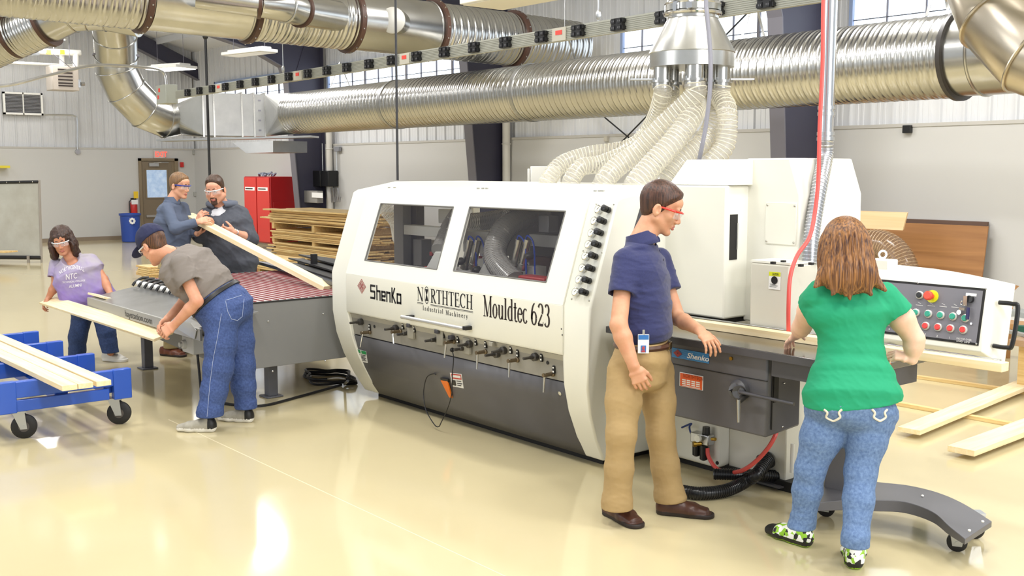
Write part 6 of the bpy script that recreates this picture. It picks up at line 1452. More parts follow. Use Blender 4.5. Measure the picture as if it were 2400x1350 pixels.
class Head:
    """head frame: x right (the person's), y forward, z up; s scales, sz scales height"""
    def __init__(s, c, fwd, up, sc=1.0, sz=1.0):
        s.c = V(c); s.y = V(fwd).normalized(); u = V(up); s.z = (u-s.y*u.dot(s.y)).normalized(); s.x = s.y.cross(s.z).normalized(); s.s = sc; s.sz = sz
    def p(s, x, y, z): return s.c+s.x*x*s.s+s.y*y*s.s+s.z*z*s.s*s.sz
    def ax(s): return (s.x, s.y, s.z)
    def r(s, a, b, c): return (a*s.s, b*s.s, c*s.s*s.sz)
    def local(s, P):
        d = P-A3(s.c); return (d@A3(s.x))/s.s, (d@A3(s.y))/s.s, (d@A3(s.z))/s.s/s.sz
def head_grid(H, h, x=.16, y0=-.18, y1=.14, z0=-.2, z1=.17): return grid_for([H.p(a, b, c) for a in (-x, x) for b in (y0, y1) for c in (z0, z1)], .01, h)
def sleeve(S, pts, cp, cn, inner=None, k=.03):
    S2 = S.like(); S2.chain(pts, k); S2.half(cp, cn, .003)
    if inner: S2.cone(*inner, .004, 'sub')
    S.merge(S2, k)
def head_sdf(S, H, fat=0, fem=False, nose=1.0):
    p, r, ax, s = H.p, H.r, H.ax(), H.s
    f = fat
    S.ell(p(0, -.015, .042), r(.074, .094, .088), ax, .01); S.ell(p(0, .018, -.028), r(.058+f, .068, .083), ax, .02)
    for k in (-1, 1):
        S.cone(p(.052*k+f*k, -.005, -.045), p(.018*k, .058, -.092), (.021+f)*s, .017*s, .018); S.ell(p(.038*k, .052, -.016), r(.024+f*.5, .022, .022), ax, .02)
    S.ell(p(0, .066, -.096), r(.024, .019, .017), ax, .014); S.ell(p(0, .066, .052), r(.052, .03, .034), ax, .02)
    S.cone(p(-.036, .079, .026), p(.036, .079, .026), .0115*s, .0115*s, .012)
    for k in (-1, 1):
        S.ell(p(.030*k, .098, .006), r(.016, .013, .010), ax, .008, 'sub'); S.ell(p(.030*k, .0755, .006), r(.0135, .0125, .0105), ax, .002)
        S.cone(p(.018*k, .0885, .0135), p(.042*k, .081, .0125), .0028*s, .0028*s, .003)
    S.cone(p(0, .086, .012), p(0, .102*nose, -.030), .008*s, .0115*s, .009)
    for k in (-1, 1): S.ell(p(.0125*k, .093, -.035), r(.0085, .011, .0075), ax, .005)
    S.cone(p(0, .092, -.038), p(0, .082, -.050), .006*s, .006*s, .008)
    S.cone(p(-.020, .080, -.0595), p(0, .0885, -.0575), .004*s, .0058*s, .005); S.cone(p(.020, .080, -.0595), p(0, .0885, -.0575), .004*s, .0058*s, .005)
    S.cone(p(-.017, .079, -.0675), p(0, .0865, -.0700), .0045*s, .0068*s, .005); S.cone(p(.017, .079, -.0675), p(0, .0865, -.0700), .0045*s, .0068*s, .005)
    S.cone(p(-.022, .0925, -.0635), p(.022, .0925, -.0635), .0016*s, .0016*s, .004, 'sub')
    for k in (-1, 1):
        S.ell(p(.080*k+f*k*.8, -.014, -.004), r(.0095, .019, .031), (H.x, (H.y-H.x*.35*k).normalized(), H.z), .006); S.ell(p(.090*k+f*k*.8, -.007, .001), r(.009, .0105, .020), ax, .003, 'sub'); S.ell(p(.083*k+f*k*.8, .0, -.004), r(.003, .004, .006), ax, .003)
def hand_sdf(S, w, d, n, th, curls=(.5, .5, .5, .5), tc=.4, sc=1.0, spread=.10, thumb_out=.8, bend=None):
    """w wrist, d direction to knuckles, n back-of-hand normal, th thumb-side direction"""
    w = V(w); d = V(d).normalized(); n = V(n); n = (n-d*n.dot(d)).normalized(); th = V(th); th = (th-d*th.dot(d)-n*th.dot(n)).normalized()
    L = .088*sc; k1 = w+d*L
    S.stack([(w-d*.01, th, n, .026*sc, .019*sc), (w+d*.03*sc, th, n, .034*sc, .016*sc), (w+d*.075*sc, th, n, .040*sc, .0135*sc)], .012)
    S.ell(w+d*.035*sc+th*.024*sc-n*.008, (.028*sc, .017*sc, .014*sc), (d, th, n), .012)
    tips = []
    for i, (off, ln, r0) in enumerate(((.031, .074, .0088), (.0105, .083, .0090), (-.0105, .077, .0086), (-.031, .060, .0078))):
        b = w+d*(.080 if i in (1, 2) else .074)*sc+th*off*sc; a = curls[i]; dd = (d+th*spread*(off/.031)*.5).normalized()
        segs = (.45, .31, .24); r = r0*sc; ang = 0
        for j, fr in enumerate(segs):
            ang += a*(.75 if j == 0 else 1.0 if j == 1 else .7)
            v = (dd*math.cos(ang)-n*math.sin(ang)); e = b+v*ln*fr*sc; S.cone(b, e, r, r*.9, .0035 if j else .006); b = e; r *= .9
        tips.append(b)
    b = w+d*.022*sc+th*.030*sc-n*.006; v = (d*.62+th*thumb_out-n*.25).normalized(); e = b+v*.036*sc; S.cone(b, e, .0125*sc, .0105*sc, .008)
    v2 = (v+(-th*.6-n*.5+d*.3)*tc).normalized(); e2 = e+v2*.030*sc; S.cone(e, e2, .0105*sc, .0092*sc, .004); v3 = (v2+(-th*.5-n*.4)*tc*.6).normalized(); S.cone(e2, e2+v3*.022*sc, .0092*sc, .0075*sc, .003)
    return tips
def grid_for(pts, pad, h):
    P = np.array([A3(p) for p in pts]); return SDF(P.min(0)-pad, P.max(0)+pad, h)
def shoe(parent, heel, toe, L=None, mats=None, name='shoe', w=.042, h_up=.085, sole=.024, fm=None, res=.005, floor=0.0, laces=None, toe_w=.9):
    heel = V(heel); toe = V(toe); heel.z = toe.z = floor; d = (toe-heel).normalized(); s_ = V((-d.y, d.x, 0)); L = L or (toe-heel).length
    S = grid_for([heel-d*.03, heel+d*L+d*.03, heel+V((0, 0, .16))], .08, res)
    P = lambda t, y, z: heel+d*L*t+s_*y+V((0, 0, z))
    S.stack([(P(.10, 0, .045), s_, (0, 0, 1), w*.82, .05), (P(.35, 0, .042), s_, (0, 0, 1), w*.88, .046), (P(.62, 0, .034), s_, (0, 0, 1), w*1.05, .036), (P(.86, 0, .026), s_, (0, 0, 1), w*toe_w, .026)], .02, cap=.9)
    S.cone(P(.14, 0, .05), P(.16, 0, h_up+.02), .038, .034, .02); S.cone(P(.30, 0, .06), P(.55, 0, .045), .03, .022, .02)
    def solef(x, y, z):
        px, py = x-heel.x, y-heel.y; u = px*d.x+py*d.y; v = px*s_.x+py*s_.y; t = np.clip(u/L, .13, .85); ww = w*(.86+.20*np.clip((t-.35)/.3, 0, 1)*1.0)*(1.02)
        q = np.sqrt((u-t*L)**2+v**2)-ww; return np.maximum(q, np.abs(z-(floor+sole/2))-sole/2+0*q)
    S.op(solef, heel-d*.05-V((.08, .08, 0)), heel+d*(L+.05)+V((.08, .08, sole)), .004)
    S.half((heel.x, heel.y, floor+.001), (0, 0, -1), .001); S.half((heel.x, heel.y, floor+h_up), V((0, 0, 1))-d*.12, .004)
    def fmm(P_):
        z = P_[:, 2]-floor; u = ((P_-A3(heel))@A3(d))/L; v = (P_-A3(heel))@A3(s_); return fm(u, v, z) if fm else (z < sole).astype(int)
    o = S.mesh(name, mats, parent, fmm)
    if laces:
        m = MB()
        for k in range(4):
            c = P(.36+k*.08, 0, .0); z = .092-k*.0105; m.tube([c+s_*.028+V((0, 0, z-.016)), c+V((0, 0, z+.002)), c-s_*.028+V((0, 0, z-.016))], .0035, 6)
        m.build('laces', laces, o)
    return o
def glasses(parent, H, frame, lens, wrap=.0, thick=.0035, tilt=0, brow=True, name='safety_glasses'):
    p = H.p; m = MB(); z0 = .012
    top = [p(-.074, .02, .016), p(-.068, .072, .017), p(-.045, .098, .018), p(-.012, .108, .017), p(0, .109, .016), p(.012, .108, .017), p(.045, .098, .018), p(.068, .072, .017), p(.074, .02, .016)]
    if brow: m.tube(spline(top[1:-1], 5), thick*1.5, 8)
    for k in (0, -1):
        q = top[k]; q2 = top[1 if k == 0 else -2]; sgn = -1 if k == 0 else 1; m.tube([q2, q, p(.080*sgn, -.02, .012), p(.078*sgn, -.035, -.008)], [thick*2, thick*1.7, thick, thick*.8], 8)
    g = m.build(name, frame, parent); m = MB(); vs = []; ring = spline(top[1:-1], 4); n = len(ring)
    for q in ring:
        lo_ = q-H.z*.036*H.s; c = (q-H.c); lx = c.dot(H.x)/H.s
        if abs(lx) < .012: lo_ = q-H.z*.014*H.s
        vs += [q, lo_-H.y*.004]
    m.add(vs, [(2*i, 2*i+1, 2*i+3, 2*i+2) for i in range(n-1)]); m.build('lens', lens, g, solid=.0015)
    return g
M_lens = bpy.data.materials.new('clear_lens'); M_lens.use_nodes = True; b = M_lens.node_tree.nodes['Principled BSDF']; b.inputs['Base Color'].default_value = (.9, .93, .96, 1); b.inputs['Roughness'].default_value = .05; b.inputs['Alpha'].default_value = .14; b.inputs['Specular IOR Level'].default_value = .6
def hairmat(name, c1, c2, sc=1.0):
    if name in MATS: return MATS[name]
    m = bpy.data.materials.new(name); m.use_nodes = True; nt = m.node_tree; N = nt.nodes; L = nt.links; b = N['Principled BSDF']; b.inputs['Roughness'].default_value = .42
    tc = N.new('ShaderNodeTexCoord'); mp = N.new('ShaderNodeMapping'); L.new(tc.outputs['Object'], mp.inputs[0]); mp.inputs['Scale'].default_value = (130*sc, 130*sc, 3*sc)
    nz = N.new('ShaderNodeTexNoise'); nz.inputs['Scale'].default_value = 1; nz.inputs['Detail'].default_value = 5; L.new(mp.outputs[0], nz.inputs['Vector'])
    rp = N.new('ShaderNodeValToRGB'); rp.color_ramp.elements[0].position = .35; rp.color_ramp.elements[1].position = .66; rp.color_ramp.elements[0].color = lin(c1); rp.color_ramp.elements[1].color = lin(c2)
    L.new(nz.outputs['Fac'], rp.inputs[0]); L.new(rp.outputs[0], b.inputs['Base Color'])
    bp = N.new('ShaderNodeBump'); bp.inputs['Strength'].default_value = .6; bp.inputs['Distance'].default_value = .004; L.new(nz.outputs['Fac'], bp.inputs['Height']); L.new(bp.outputs[0], b.inputs['Normal'])
    MATS[name] = m; return m
def denim(name, c1, c2): return mat(name, c1, .75, var=(70, .1), col2=c2, bump=(350, .25, .001))
def skinmat(name, c, c2=None): return mat(name, c, .48, var=(18, .05), col2=c2, bump=(220, .05, .0005), sss=.12)
M_lip = mat('lip_tone', '#B76D62', .4); M_brow = mat('brow_hair', '#3E2A20', .7); M_eyew = mat('eye_white', '#E6E0DA', .25); M_iris = mat('eye_iris', '#2E241E', .2)
def face_mats(H, extra=None):
    """0 skin, 1 lips, 2 brow, 3 eye white, 4 iris, 5 beard or stubble"""
    def fn(P):
        x, y, z = H.local(P); o = np.zeros(len(P)); ax_ = np.abs(x)
        o[(y > .078) & (ax_ < .02) & (z < -.0555+.0) & (z > -.0745)] = 1
        e = ((ax_-.030)/.0125)**2+((z-.006)/.0062)**2 < 1; o[e & (y > .07) & (y < .0905)] = 3
        e2 = ((ax_-.030)/.005)**2+((z-.006)/.0055)**2 < 1; o[e2 & (y > .07) & (y < .092)] = 4
        if extra is not None: o = extra(x, y, z, o)
        return o
    return fn

def eyebrows(parent, H, m_, w=.0034):
    m = MB(); p = H.p
    for k in (-1, 1): m.tube(spline([p(.012*k, .0925, .027), p(.026*k, .0915, .0315), p(.038*k, .085, .031), p(.047*k, .075, .027)], 4), [w*H.s*f for f in np.interp(np.linspace(0, 1, 13), [0, .3, 1], [.8, 1.1, .4])], 6, flat=1.0)
    return m.build('eyebrows', m_, parent)
def short_hair(parent, H, m_, thick=.011, plane=(1.0, -.002), low=-.06, seed=1, res=.004, temple=.0, top=.004, brow=None):
    S = head_grid(H, res, .12, -.15, .12, -.12, .18); p, r, ax = H.p, H.r, H.ax()
    S.ell(p(0, -.015, .042), r(.074, .094, .088), ax, .01); S.ell(p(0, -.040, -.012), r(.058, .050, .060), ax, .02); S.ell(p(0, .05, .066), r(.05, .036, .036), ax, .02)
    x = S.ax[0][:, None, None]-H.c.x; y = S.ax[1][None, :, None]-H.c.y; z = S.ax[2][None, None, :]-H.c.z; k = 1/H.s
    X = (x*H.x.x+y*H.x.y+z*H.x.z)*k; Y = (x*H.y.x+y*H.y.y+z*H.y.z)*k; Z = (x*H.z.x+y*H.z.y+z*H.z.z)*k/H.sz
    hl = plane[0]*(Z-.0)+plane[1]-Y                      # >0 = hair side of the slanted hairline
    hl = np.maximum(hl, np.minimum(.022-np.abs(Y-.008)*1.6, Z+.028))   # sideburn in front of the ear
    hl = np.minimum(hl, Z-low+np.minimum(0, Y+.03)*-.25)
    t = (thick*np.clip(hl/.028, 0, 1)**.7*(.55+.45*np.clip((Z+.02)/.1, 0, 1))+top*np.clip((Z-.06)/.05, 0, 1)*np.clip(hl/.02, 0, 1)).astype(np.float32)
    S.f = (S.f-t+np.where(hl < 0, np.minimum(.02, -hl), 0)).astype(np.float32)
    for k_ in (-1, 1): S.ell(p(.086*k_, -.012, -.006), r(.018, .021, .034), ax, .004, 'sub')
    S.noise(.0014, 420, seed, H.z, 6, True); eyebrows(parent, H, brow or M_brow); return S.mesh('hair', m_, parent)
def JD(d0): return lambda px, py, off=0.0: PD(px, py, d0+off)
RTv = V(RT); TC = -V(f0)      # image right, toward the camera
def dirv(right, toward, up=0): return (RTv*right+TC*toward+V((0, 0, up))).normalized()
UPZ = V((0, 0, 1))
def person(label, H, neckb, mats, S, loc, fm=None):
    o = S.mesh('person', mats, None, fm or face_mats(H), loc=loc); return tag(o, label, 'person')
def box_of(c, r): c = A3(c); return c-r, c+r
# ================================================================ man in navy polo
J = JD(5.75)
fwd = dirv(.94, .34); side = V((fwd.y, -fwd.x, 0))        # his right side, toward the camera
hf_ = dirv(.97, .16, -.34); H = Head(J(1548, 491, 0), hf_, UPZ+dirv(.97, .12)*.1, 1.11, 1.0)
M_sk1 = skinmat('skin_warm', '#D3A07F', '#C98F6E'); M_st1 = mat('stubble_skin', '#A98068', .55, var=(120, .12))
shR, shL = J(1466, 608, -.10), J(1544, 608, .20); elR, wrR = J(1450, 762, -.22), J(1484, 856, -.24)
tab = PZ(1668, 806, .965); wrL = PZ(1640, 783, 1.005)+V((0, 0, .02)); elL = J(1588, 745, .12)
hipc = J(1505, 845, 0); hipR, hipL = J(1466, 870, -.07), J(1540, 870, .09)
knR, anR = J(1456, 1018, -.16), J(1446, 1178, -.13); knL, anL = J(1549, 1020, .05), J(1569, 1160, .07)
neckb = J(1504, 566, .0)
S = grid_for([H.p(0, 0, .16), H.p(0, .13, 0), H.p(0, -.13, 0), anR, anL, elR, wrR, wrR-V((0, 0, .2)), tab+V((.2, .1, 0)), tab, elL], .13, .0038)
head_sdf(S, H, .004)
S.cone(H.p(0, -.02, -.05), neckb, .061, .070, .02)
S.stack([(neckb-V((0, 0, .07)), side, fwd, .13, .07), (hipc, side, fwd, .12, .08)], .03)
S.chain([(shR-V((0, 0, .024)), .046), (elR, .045)], .02); S.chain([(elR, .045), (elR.lerp(wrR, .3), .047), (wrR, .030)], .015)
S.chain([(shL-V((0, 0, .024)), .046), (elL, .042)], .02); S.chain([(elL, .042), (elL.lerp(wrL, .3), .042), (wrL, .027)], .015)
S.chain([(hipR, .07), (knR, .05), (anR, .035)], .02); S.chain([(hipL, .07), (knL, .05), (anL, .035)], .02)
hd = (J(1502, 900, -.24)-wrR).normalized()
hand_sdf(S, wrR+hd*.012, hd, dirv(-.2, 1), dirv(.9, .3), (.55, .6, .62, .65), .5, 1.04, thumb_out=.35)
hd = (tab-wrL).normalized(); hand_sdf(S, wrL+hd*.01, hd, V((0, 0, 1))+dirv(0, .5)*.3, dirv(.1, -1), (.35, .5, .55, .5), .3, 1.0, spread=.35, thumb_out=.6)
def stub(x, y, z, o):
    m = (z < -.03) & (y > -.0) & (o == 0) & (z > -.125) & ((z < -.05-.5*np.maximum(0, .06-y)) | (np.abs(x) > .03)) & (z < -.035-.0*y); o[m & (y > .015)] = 5; return o
man = person('man in navy polo shirt and khaki trousers wearing red safety glasses, hand on the table', H, neckb, [M_sk1, M_lip, M_brow, M_eyew, M_iris, M_sk1], S, (anR.lerp(anL, .5).x, anR.lerp(anL, .5).y, 0))
# hair
short_hair(man, H, hairmat('hair_dark_brown', '#2A1913', '#5C3B2C'), .012, low=-.05, seed=3, res=.0035)
glasses(man, H, mat('glasses_red', '#D92F22', .3), M_lens, thick=.0032)
# shirt
M_navy_s = mat('navy_polo_cloth', '#282D5A', .85, var=(160, .16), bump=(500, .2, .0006), sheen=.2)
chest = J(1506, 655, .02); waist = J(1508, 772, .0)
S = grid_for([neckb+V((0, 0, .06)), shR, shL, waist-V((0, 0, .07)), elR, elL, chest+fwd*.2, chest-fwd*.2], .14, .0048)
S.stack([(J(1501, 568, .0), side, fwd, .10, .075), (J(1501, 588, .02), side, fwd, .145, .088), (J(1503, 618, .02), side, fwd, .195, .12), (chest, side, fwd, .215, .138), (J(1510, 715, .0), side, fwd, .195, .142), (waist, side, fwd, .19, .150), (waist-V((0, 0, .05)), side, fwd, .182, .142)], .02)
da = (elR-shR).normalized(); sleeve(S, [(shR+V((0, 0, -.005)), .068), (shR.lerp(elR, .6), .076)], shR.lerp(elR, .545), da, (shR.lerp(elR, .42), elR, .064, .066)); da = (elL-shL).normalized(); sleeve(S, [(shL, .07), (shL.lerp(elL, .6), .07)], shL.lerp(elL, .55), da)
S.noise(.004, 30, 5, UPZ+fwd*.4, 6); S.noise(.002, 75, 6, UPZ, 6)
S.half(waist-V((0, 0, .062)), -UPZ+fwd*.1, .012); S.cone(neckb-V((0, 0, .03)), H.p(0, -.02, -.02), .066, .072, .006, 'sub')
sh = S.mesh('polo_shirt', M_navy_s, man)
# collar, placket
S = grid_for([neckb+V((.15, .15, .1)), neckb-V((.15, .15, .1))], .02, .0042)
cup = (UPZ*.9-fwd*.28).normalized(); cc = neckb+UPZ*.012-fwd*.004
S.cone(cc-cup*.022, cc+cup*.03, .098, .076, .003); S.cone(cc-cup*.1, cc+cup*.14, .066, .066, .004, 'sub'); S.half(cc+cup*.036, cup, .003); S.half(cc-cup*.042, -cup, .003)
S.cone(cc+fwd*.08+cup*.06, cc+fwd*.13-cup*.06, .0, .035, .003, 'sub'); S.mesh('collar', M_navy_s, sh)
m = MB(); pc = chest+fwd*.134; 
for k in range(2): q = neckb+fwd*(.098+k*.022)-UPZ*(.045+k*.05)+side*.0; m.lathe(q, [(0, 0), (.0055, 0), (.0055, .003), (0, .003)], fwd, 10)
m.build('shirt_buttons', mat('dark_button', '#1E2142', .3), sh)
# trousers
def trousers(parent, m_, waistc, waist_st, legs, res=.005, seed=2, name='trousers', amp=.007, loc=None, freq=22, k=.03, cuffs=None, crease=.0, waist_cut=None):
    pts = [p for L_ in legs for p, r in L_]+[s_[0] for s_ in waist_st]; S = grid_for(pts, .17, res)
    S.stack(waist_st, .03)
    for L_ in legs: S.chain(L_, k)
    ax = (legs[0][-1][0]-legs[0][0][0]); S.noise(amp*.38, freq*1.1, seed, ax, 7); S.noise(amp*.25, freq*3, seed+9, ax, 6)
    for i, L_ in enumerate(legs):
        e = L_[-1][0]; d = (e-L_[-2][0]).normalized(); lo, hi = box_of(e, .14); S.half(e, d if cuffs is None else cuffs[i], .003, lo, hi)
        S.cone(e-d*.02, e+d*.1, L_[-1][1]*.78, L_[-1][1]*.78, .003, 'sub')
    if waist_cut: S.half(waist_cut[0], waist_cut[1], .004)
    return S.mesh(name, m_, parent)
M_khaki = mat('khaki_cotton', '#A88D60', .8, var=(9, .06), bump=(420, .2, .0006))
wst = J(1506, 808, .0)
tr = trousers(man, M_khaki, wst, [(J(1506, 800, 0), side, fwd, .175, .132), (J(1504, 840, 0), side, fwd, .185, .145), (J(1503, 880, .01), side, fwd, .18, .14)],
    [[(hipR, .100), (hipR.lerp(knR, .5), .094), (knR, .078), (knR.lerp(anR, .5), .074), (anR, .078), (anR-V((0, 0, .03)), .082)], [(hipL, .095), (hipL.lerp(knL, .5), .090), (knL, .076), (knL.lerp(anL, .5), .076), (anL, .080), (anL-V((0, 0, .03))+fwd*.01, .086)]],
    cuffs=[-UPZ, -UPZ+fwd*.1], waist_cut=(J(1506, 797, 0), UPZ), amp=.007)
m = MB(); ring = []; wc = J(1506, 806, 0)
for k in range(40): a = 2*math.pi*k/40; ring.append(wc+side*math.cos(a)*.182+fwd*math.sin(a)*.140)
S_b = []
m.tube(ring, .016, 6, closed=True, flat=1.0); bl = m.build('belt', mat('brown_leather', '#4A2C1E', .4), tr)
m = MB(); m.box(wc+fwd*.150+side*.0, (.055, .012, .038), (side, fwd, UPZ)); m.build('belt_buckle', mat('bronze_buckle', '#6F5B3A', .3, .9), bl, bevel=.003)
M_shl = mat('brown_shoe_leather', '#4B2D22', .38, var=(20, .12)); M_shs = mat('dark_sole', '#2B211D', .6)
shoe(man, PZ(1420, 1202), PZ(1514, 1246), .30, [M_shl, M_shs], w=.050, laces=mat('shoe_lace_brown', '#2A1A14', .7), h_up=.095)
shoe(man, PZ(1540, 1202), PZ(1656, 1212), .30, [M_shl, M_shs], w=.050, laces=MATS['shoe_lace_brown'], h_up=.095)
# badge
bc = J(1508, 806, -.205); t = thing('id_badge', J(1508, 828, -.2), 'white and blue id badge clipped to the belt of the man in the navy polo', 'badge')
c = J(1508, 806, -.215); ub = dirv(1, 0, 0); nb_ = TC
m = MB(); m.box(c, (.058, .1, .004), (ub, UPZ, nb_)); bd = m.build('badge_card', M_lw, t, bevel=.001)
m = MB(); m.box(c+UPZ*.035+nb_*.003, (.054, .024, .001), (ub, UPZ, nb_)); m.box(c-UPZ*.026+nb_*.003, (.028, .036, .001), (ub, UPZ, nb_)); m.build('badge_print', mat('badge_blue', '#2E6FB4', .4), bd, smooth=0)
m = MB(); m.ellip(c-UPZ*.022+nb_*.004, (.008, .011, .001), 10, 6, (ub, UPZ, nb_)); m.box(c-UPZ*.038+nb_*.004, (.02, .01, .001), (ub, UPZ, nb_)); m.build('badge_photo', mat('badge_red', '#A8444A', .5), bd, smooth=0)
m = MB(); m.box(c+UPZ*.06, (.012, .03, .004), (ub, UPZ, nb_)); m.build('badge_clip', M_chrome, t)
# ================================================================ woman in green
J = JD(4.93)
fwd = dirv(-.04, -1); side = V((fwd.y, -fwd.x, 0))       # her right side = image right
H = Head(J(1978, 585, -.02), dirv(-.02, -.98, -.2), UPZ+fwd*.12, 1.0, 1.04)
M_sk2 = skinmat('skin_fair', '#E9C3AB', '#E2B59B')
shR, shL = J(2084, 700, .03), J(1916, 690, .03); elR = J(2143, 795, .04)
wrR = J(2138, 842, .06); 
elL = J(1880, 765, .30); hL = PZ(1858, 800, .985); wrL = PZ(1868, 783, 1.03)
hipR, hipL = J(2040, 965, 0), J(1945, 965, .02); knR, anR = J(2017, 1108, -.04), J(2005, 1262, -.12); knL, anL = J(1899, 1100, .05), J(1882, 1222, .10)
neckb = J(1982, 655, .02)
S = grid_for([H.p(0, 0, .17), anR, anL, elR, elL, wrL, wrR, hL, hL+V((-.12, .0, 0)), shR, shL], .14, .0045)
head_sdf(S, H, fem=True); S.cone(H.p(0, -.02, -.06), neckb, .05, .056, .02)
S.stack([(neckb-V((0, 0, .06)), side, fwd, .12, .06), (J(1990, 900, 0.03), side, fwd, .11, .07)], .03)
S.chain([(shR-V((0, 0, .02)), .048), (shR.lerp(elR, .5), .058), (elR, .046)], .02); S.chain([(elR, .046), (elR.lerp(wrR, .35), .045), (wrR, .027)], .015)
S.chain([(shL-V((0, 0, .02)), .048), (shL.lerp(elL, .5), .056), (elL, .045)], .02); S.chain([(elL, .045), (elL.lerp(wrL, .35), .043), (wrL, .026)], .015)
S.chain([(hipR, .08), (knR, .055), (anR, .035)], .02); S.chain([(hipL, .08), (knL, .055), (anL, .035)], .02)
hd = (hL-wrL).normalized(); tipsL = hand_sdf(S, wrL+hd*.008, (hd+dirv(-.3, -.6)*.4), V((0, 0, 1))+dirv(-.5, .5)*.4, dirv(.9, .2), (.35, .45, .5, .5), .3, .92, spread=.3, thumb_out=.8)
hr_ = (PZ(2100, 832, 1.0)-wrR).normalized(); tipsR = hand_sdf(S, wrR+hr_*.008, hr_, V((0, 0, 1))+dirv(.1, .7)*.5, dirv(0, .3, .9), (.75, .8, .85, .9), .3, .92, thumb_out=.7)
wom = person('woman with auburn hair in green t-shirt and blue jeans, seen from behind', H, neckb, [M_sk2, M_lip, M_brow, M_eyew, M_iris], S, (J(1950, 1200).x, J(1950, 1200).y, 0))
m = MB()
for t_n in tipsL+tipsR: m.ellip(t_n+V((0, 0, .004)), (.006, .006, .004), 8, 6)
m.build('red_nails', mat('nail_red', '#D8382C', .25), wom)
# hair, shoulder length with flicked ends
S = head_grid(H, .0042, .19, -.18, .14, -.26, .17); p, r, ax = H.p, H.r, H.ax()
S.ell(p(0, -.018, .048), r(.098, .112, .100), ax, .01); S.ell(p(0, -.05, -.04), r(.118, .078, .120), ax, .04); S.ell(p(0, -.062, -.12), r(.128, .060, .085), ax, .04)
for k in (-1, 1): S.ell(p(.080*k, .015, -.06), r(.036, .06, .12), ax, .03); S.cone(p(.105*k, -.03, -.12), p(.152*k, -.04, -.168), .035, .008, .02); S.cone(p(.06*k, -.07, -.15), p(.085*k, -.09, -.205), .035, .008, .02)
S.cone(p(-.02, -.07, -.16), p(-.01, -.085, -.222), .04, .008, .025); S.cone(p(.12, -.04, -.14), p(.165, -.05, -.185), .02, .006, .015)
S.ell(p(0, .09, -.04), r(.065, .06, .12), ax, .02, 'sub')
# strand grooves running down
def groove(S, H, amp, n, drift=.0):
    amp0 = amp
    x = S.ax[0][:, None, None]-H.c.x; y = S.ax[1][None, :, None]-H.c.y; z = S.ax[2][None, None, :]-H.c.z
    X = x*H.x.x+y*H.x.y+z*H.x.z; Y = x*H.y.x+y*H.y.y+z*H.y.z; Z = x*H.z.x+y*H.z.y+z*H.z.z
    a = np.arctan2(X, -(Y+.0)); amp = amp0*np.clip((.125-Z)/.07, 0, 1); S.f += (amp*(np.sin(a*n+2.2*np.sin(Z*14+a*3))+.6*np.sin(a*n*2.3+3*np.sin(Z*9)))).astype(np.float32)
groove(S, H, .0028, 26); S.mesh('hair', hairmat('hair_auburn', '#432313', '#9C6B39', 1.0), wom)
# t-shirt
M_green = mat('green_jersey', '#0E9468', .75, bump=(350, .12, .0005))
chest = J(1990, 745, .02)
S = grid_for([neckb+V((0, 0, .05)), shR+side*.1, shL-side*.1, J(1990, 955)], .17, .0048)
S.stack([(J(1982, 668, .03), side, fwd, .10, .065), (J(1985, 690, .03), side, fwd, .185, .10), (J(1990, 735, .03), side, fwd, .19, .125), (J(1993, 795, .03), side, fwd, .142, .115), (J(1995, 830, .03), side, fwd, .150, .120), (J(1996, 880, .02), side, fwd, .190, .138), (J(1997, 925, .0), side, fwd, .222, .155), (J(1997, 950, .0), side, fwd, .222, .155)], .02)
sleeve(S, [(shR-side*.02, .072), (shR.lerp(elR, .5), .078)], shR.lerp(elR, .36), (elR-shR).normalized(), (shR.lerp(elR, .33), elR, .064, .064)); sleeve(S, [(shL+side*.02, .074), (shL.lerp(elL, .45), .078)], shL.lerp(elL, .30), (elL-shL).normalized(), (shL.lerp(elL, .29), elL, .060, .062))
S.noise(.003, 30, 12, UPZ+side*.7, 6); S.noise(.0012, 80, 13, UPZ+side*.5, 6)
S.half(J(1997, 943, 0), -UPZ+side*.10, .004); S.stack([(J(1997, 935, .01), side, fwd, .205, .14), (J(1997, 990, .01), side, fwd, .205, .14)], .003, 'sub')
S.ell(neckb+V((0, 0, .045)), (.075, .075, .06), None, .006, 'sub'); S.mesh('t_shirt', M_green, wom)
M_jean1 = denim('light_denim', '#4A648E', '#6F8AB2')
jt = trousers(wom, M_jean1, None, [(J(1996, 925, .01), side, fwd, .180, .125), (J(1996, 958, 0), side, fwd, .205, .144), (J(1993, 970, 0), side, fwd, .200, .142)],
    [[(hipR, .104), (hipR.lerp(knR, .45), .094), (knR, .070), (knR.lerp(anR, .4), .068), (anR, .058), (anR-V((0, 0, .035)), .062)], [(hipL, .104), (hipL.lerp(knL, .45), .094), (knL, .068), (knL.lerp(anL, .4), .066), (anL, .056), (anL-V((0, 0, .03))-side*.01, .064)]],
    seed=21, name='jeans', amp=.006, freq=28, cuffs=[-UPZ, -UPZ], res=.005, k=.028)
m = MB(); M_emb = mat('cream_embroidery', '#DAD5C4', .6)
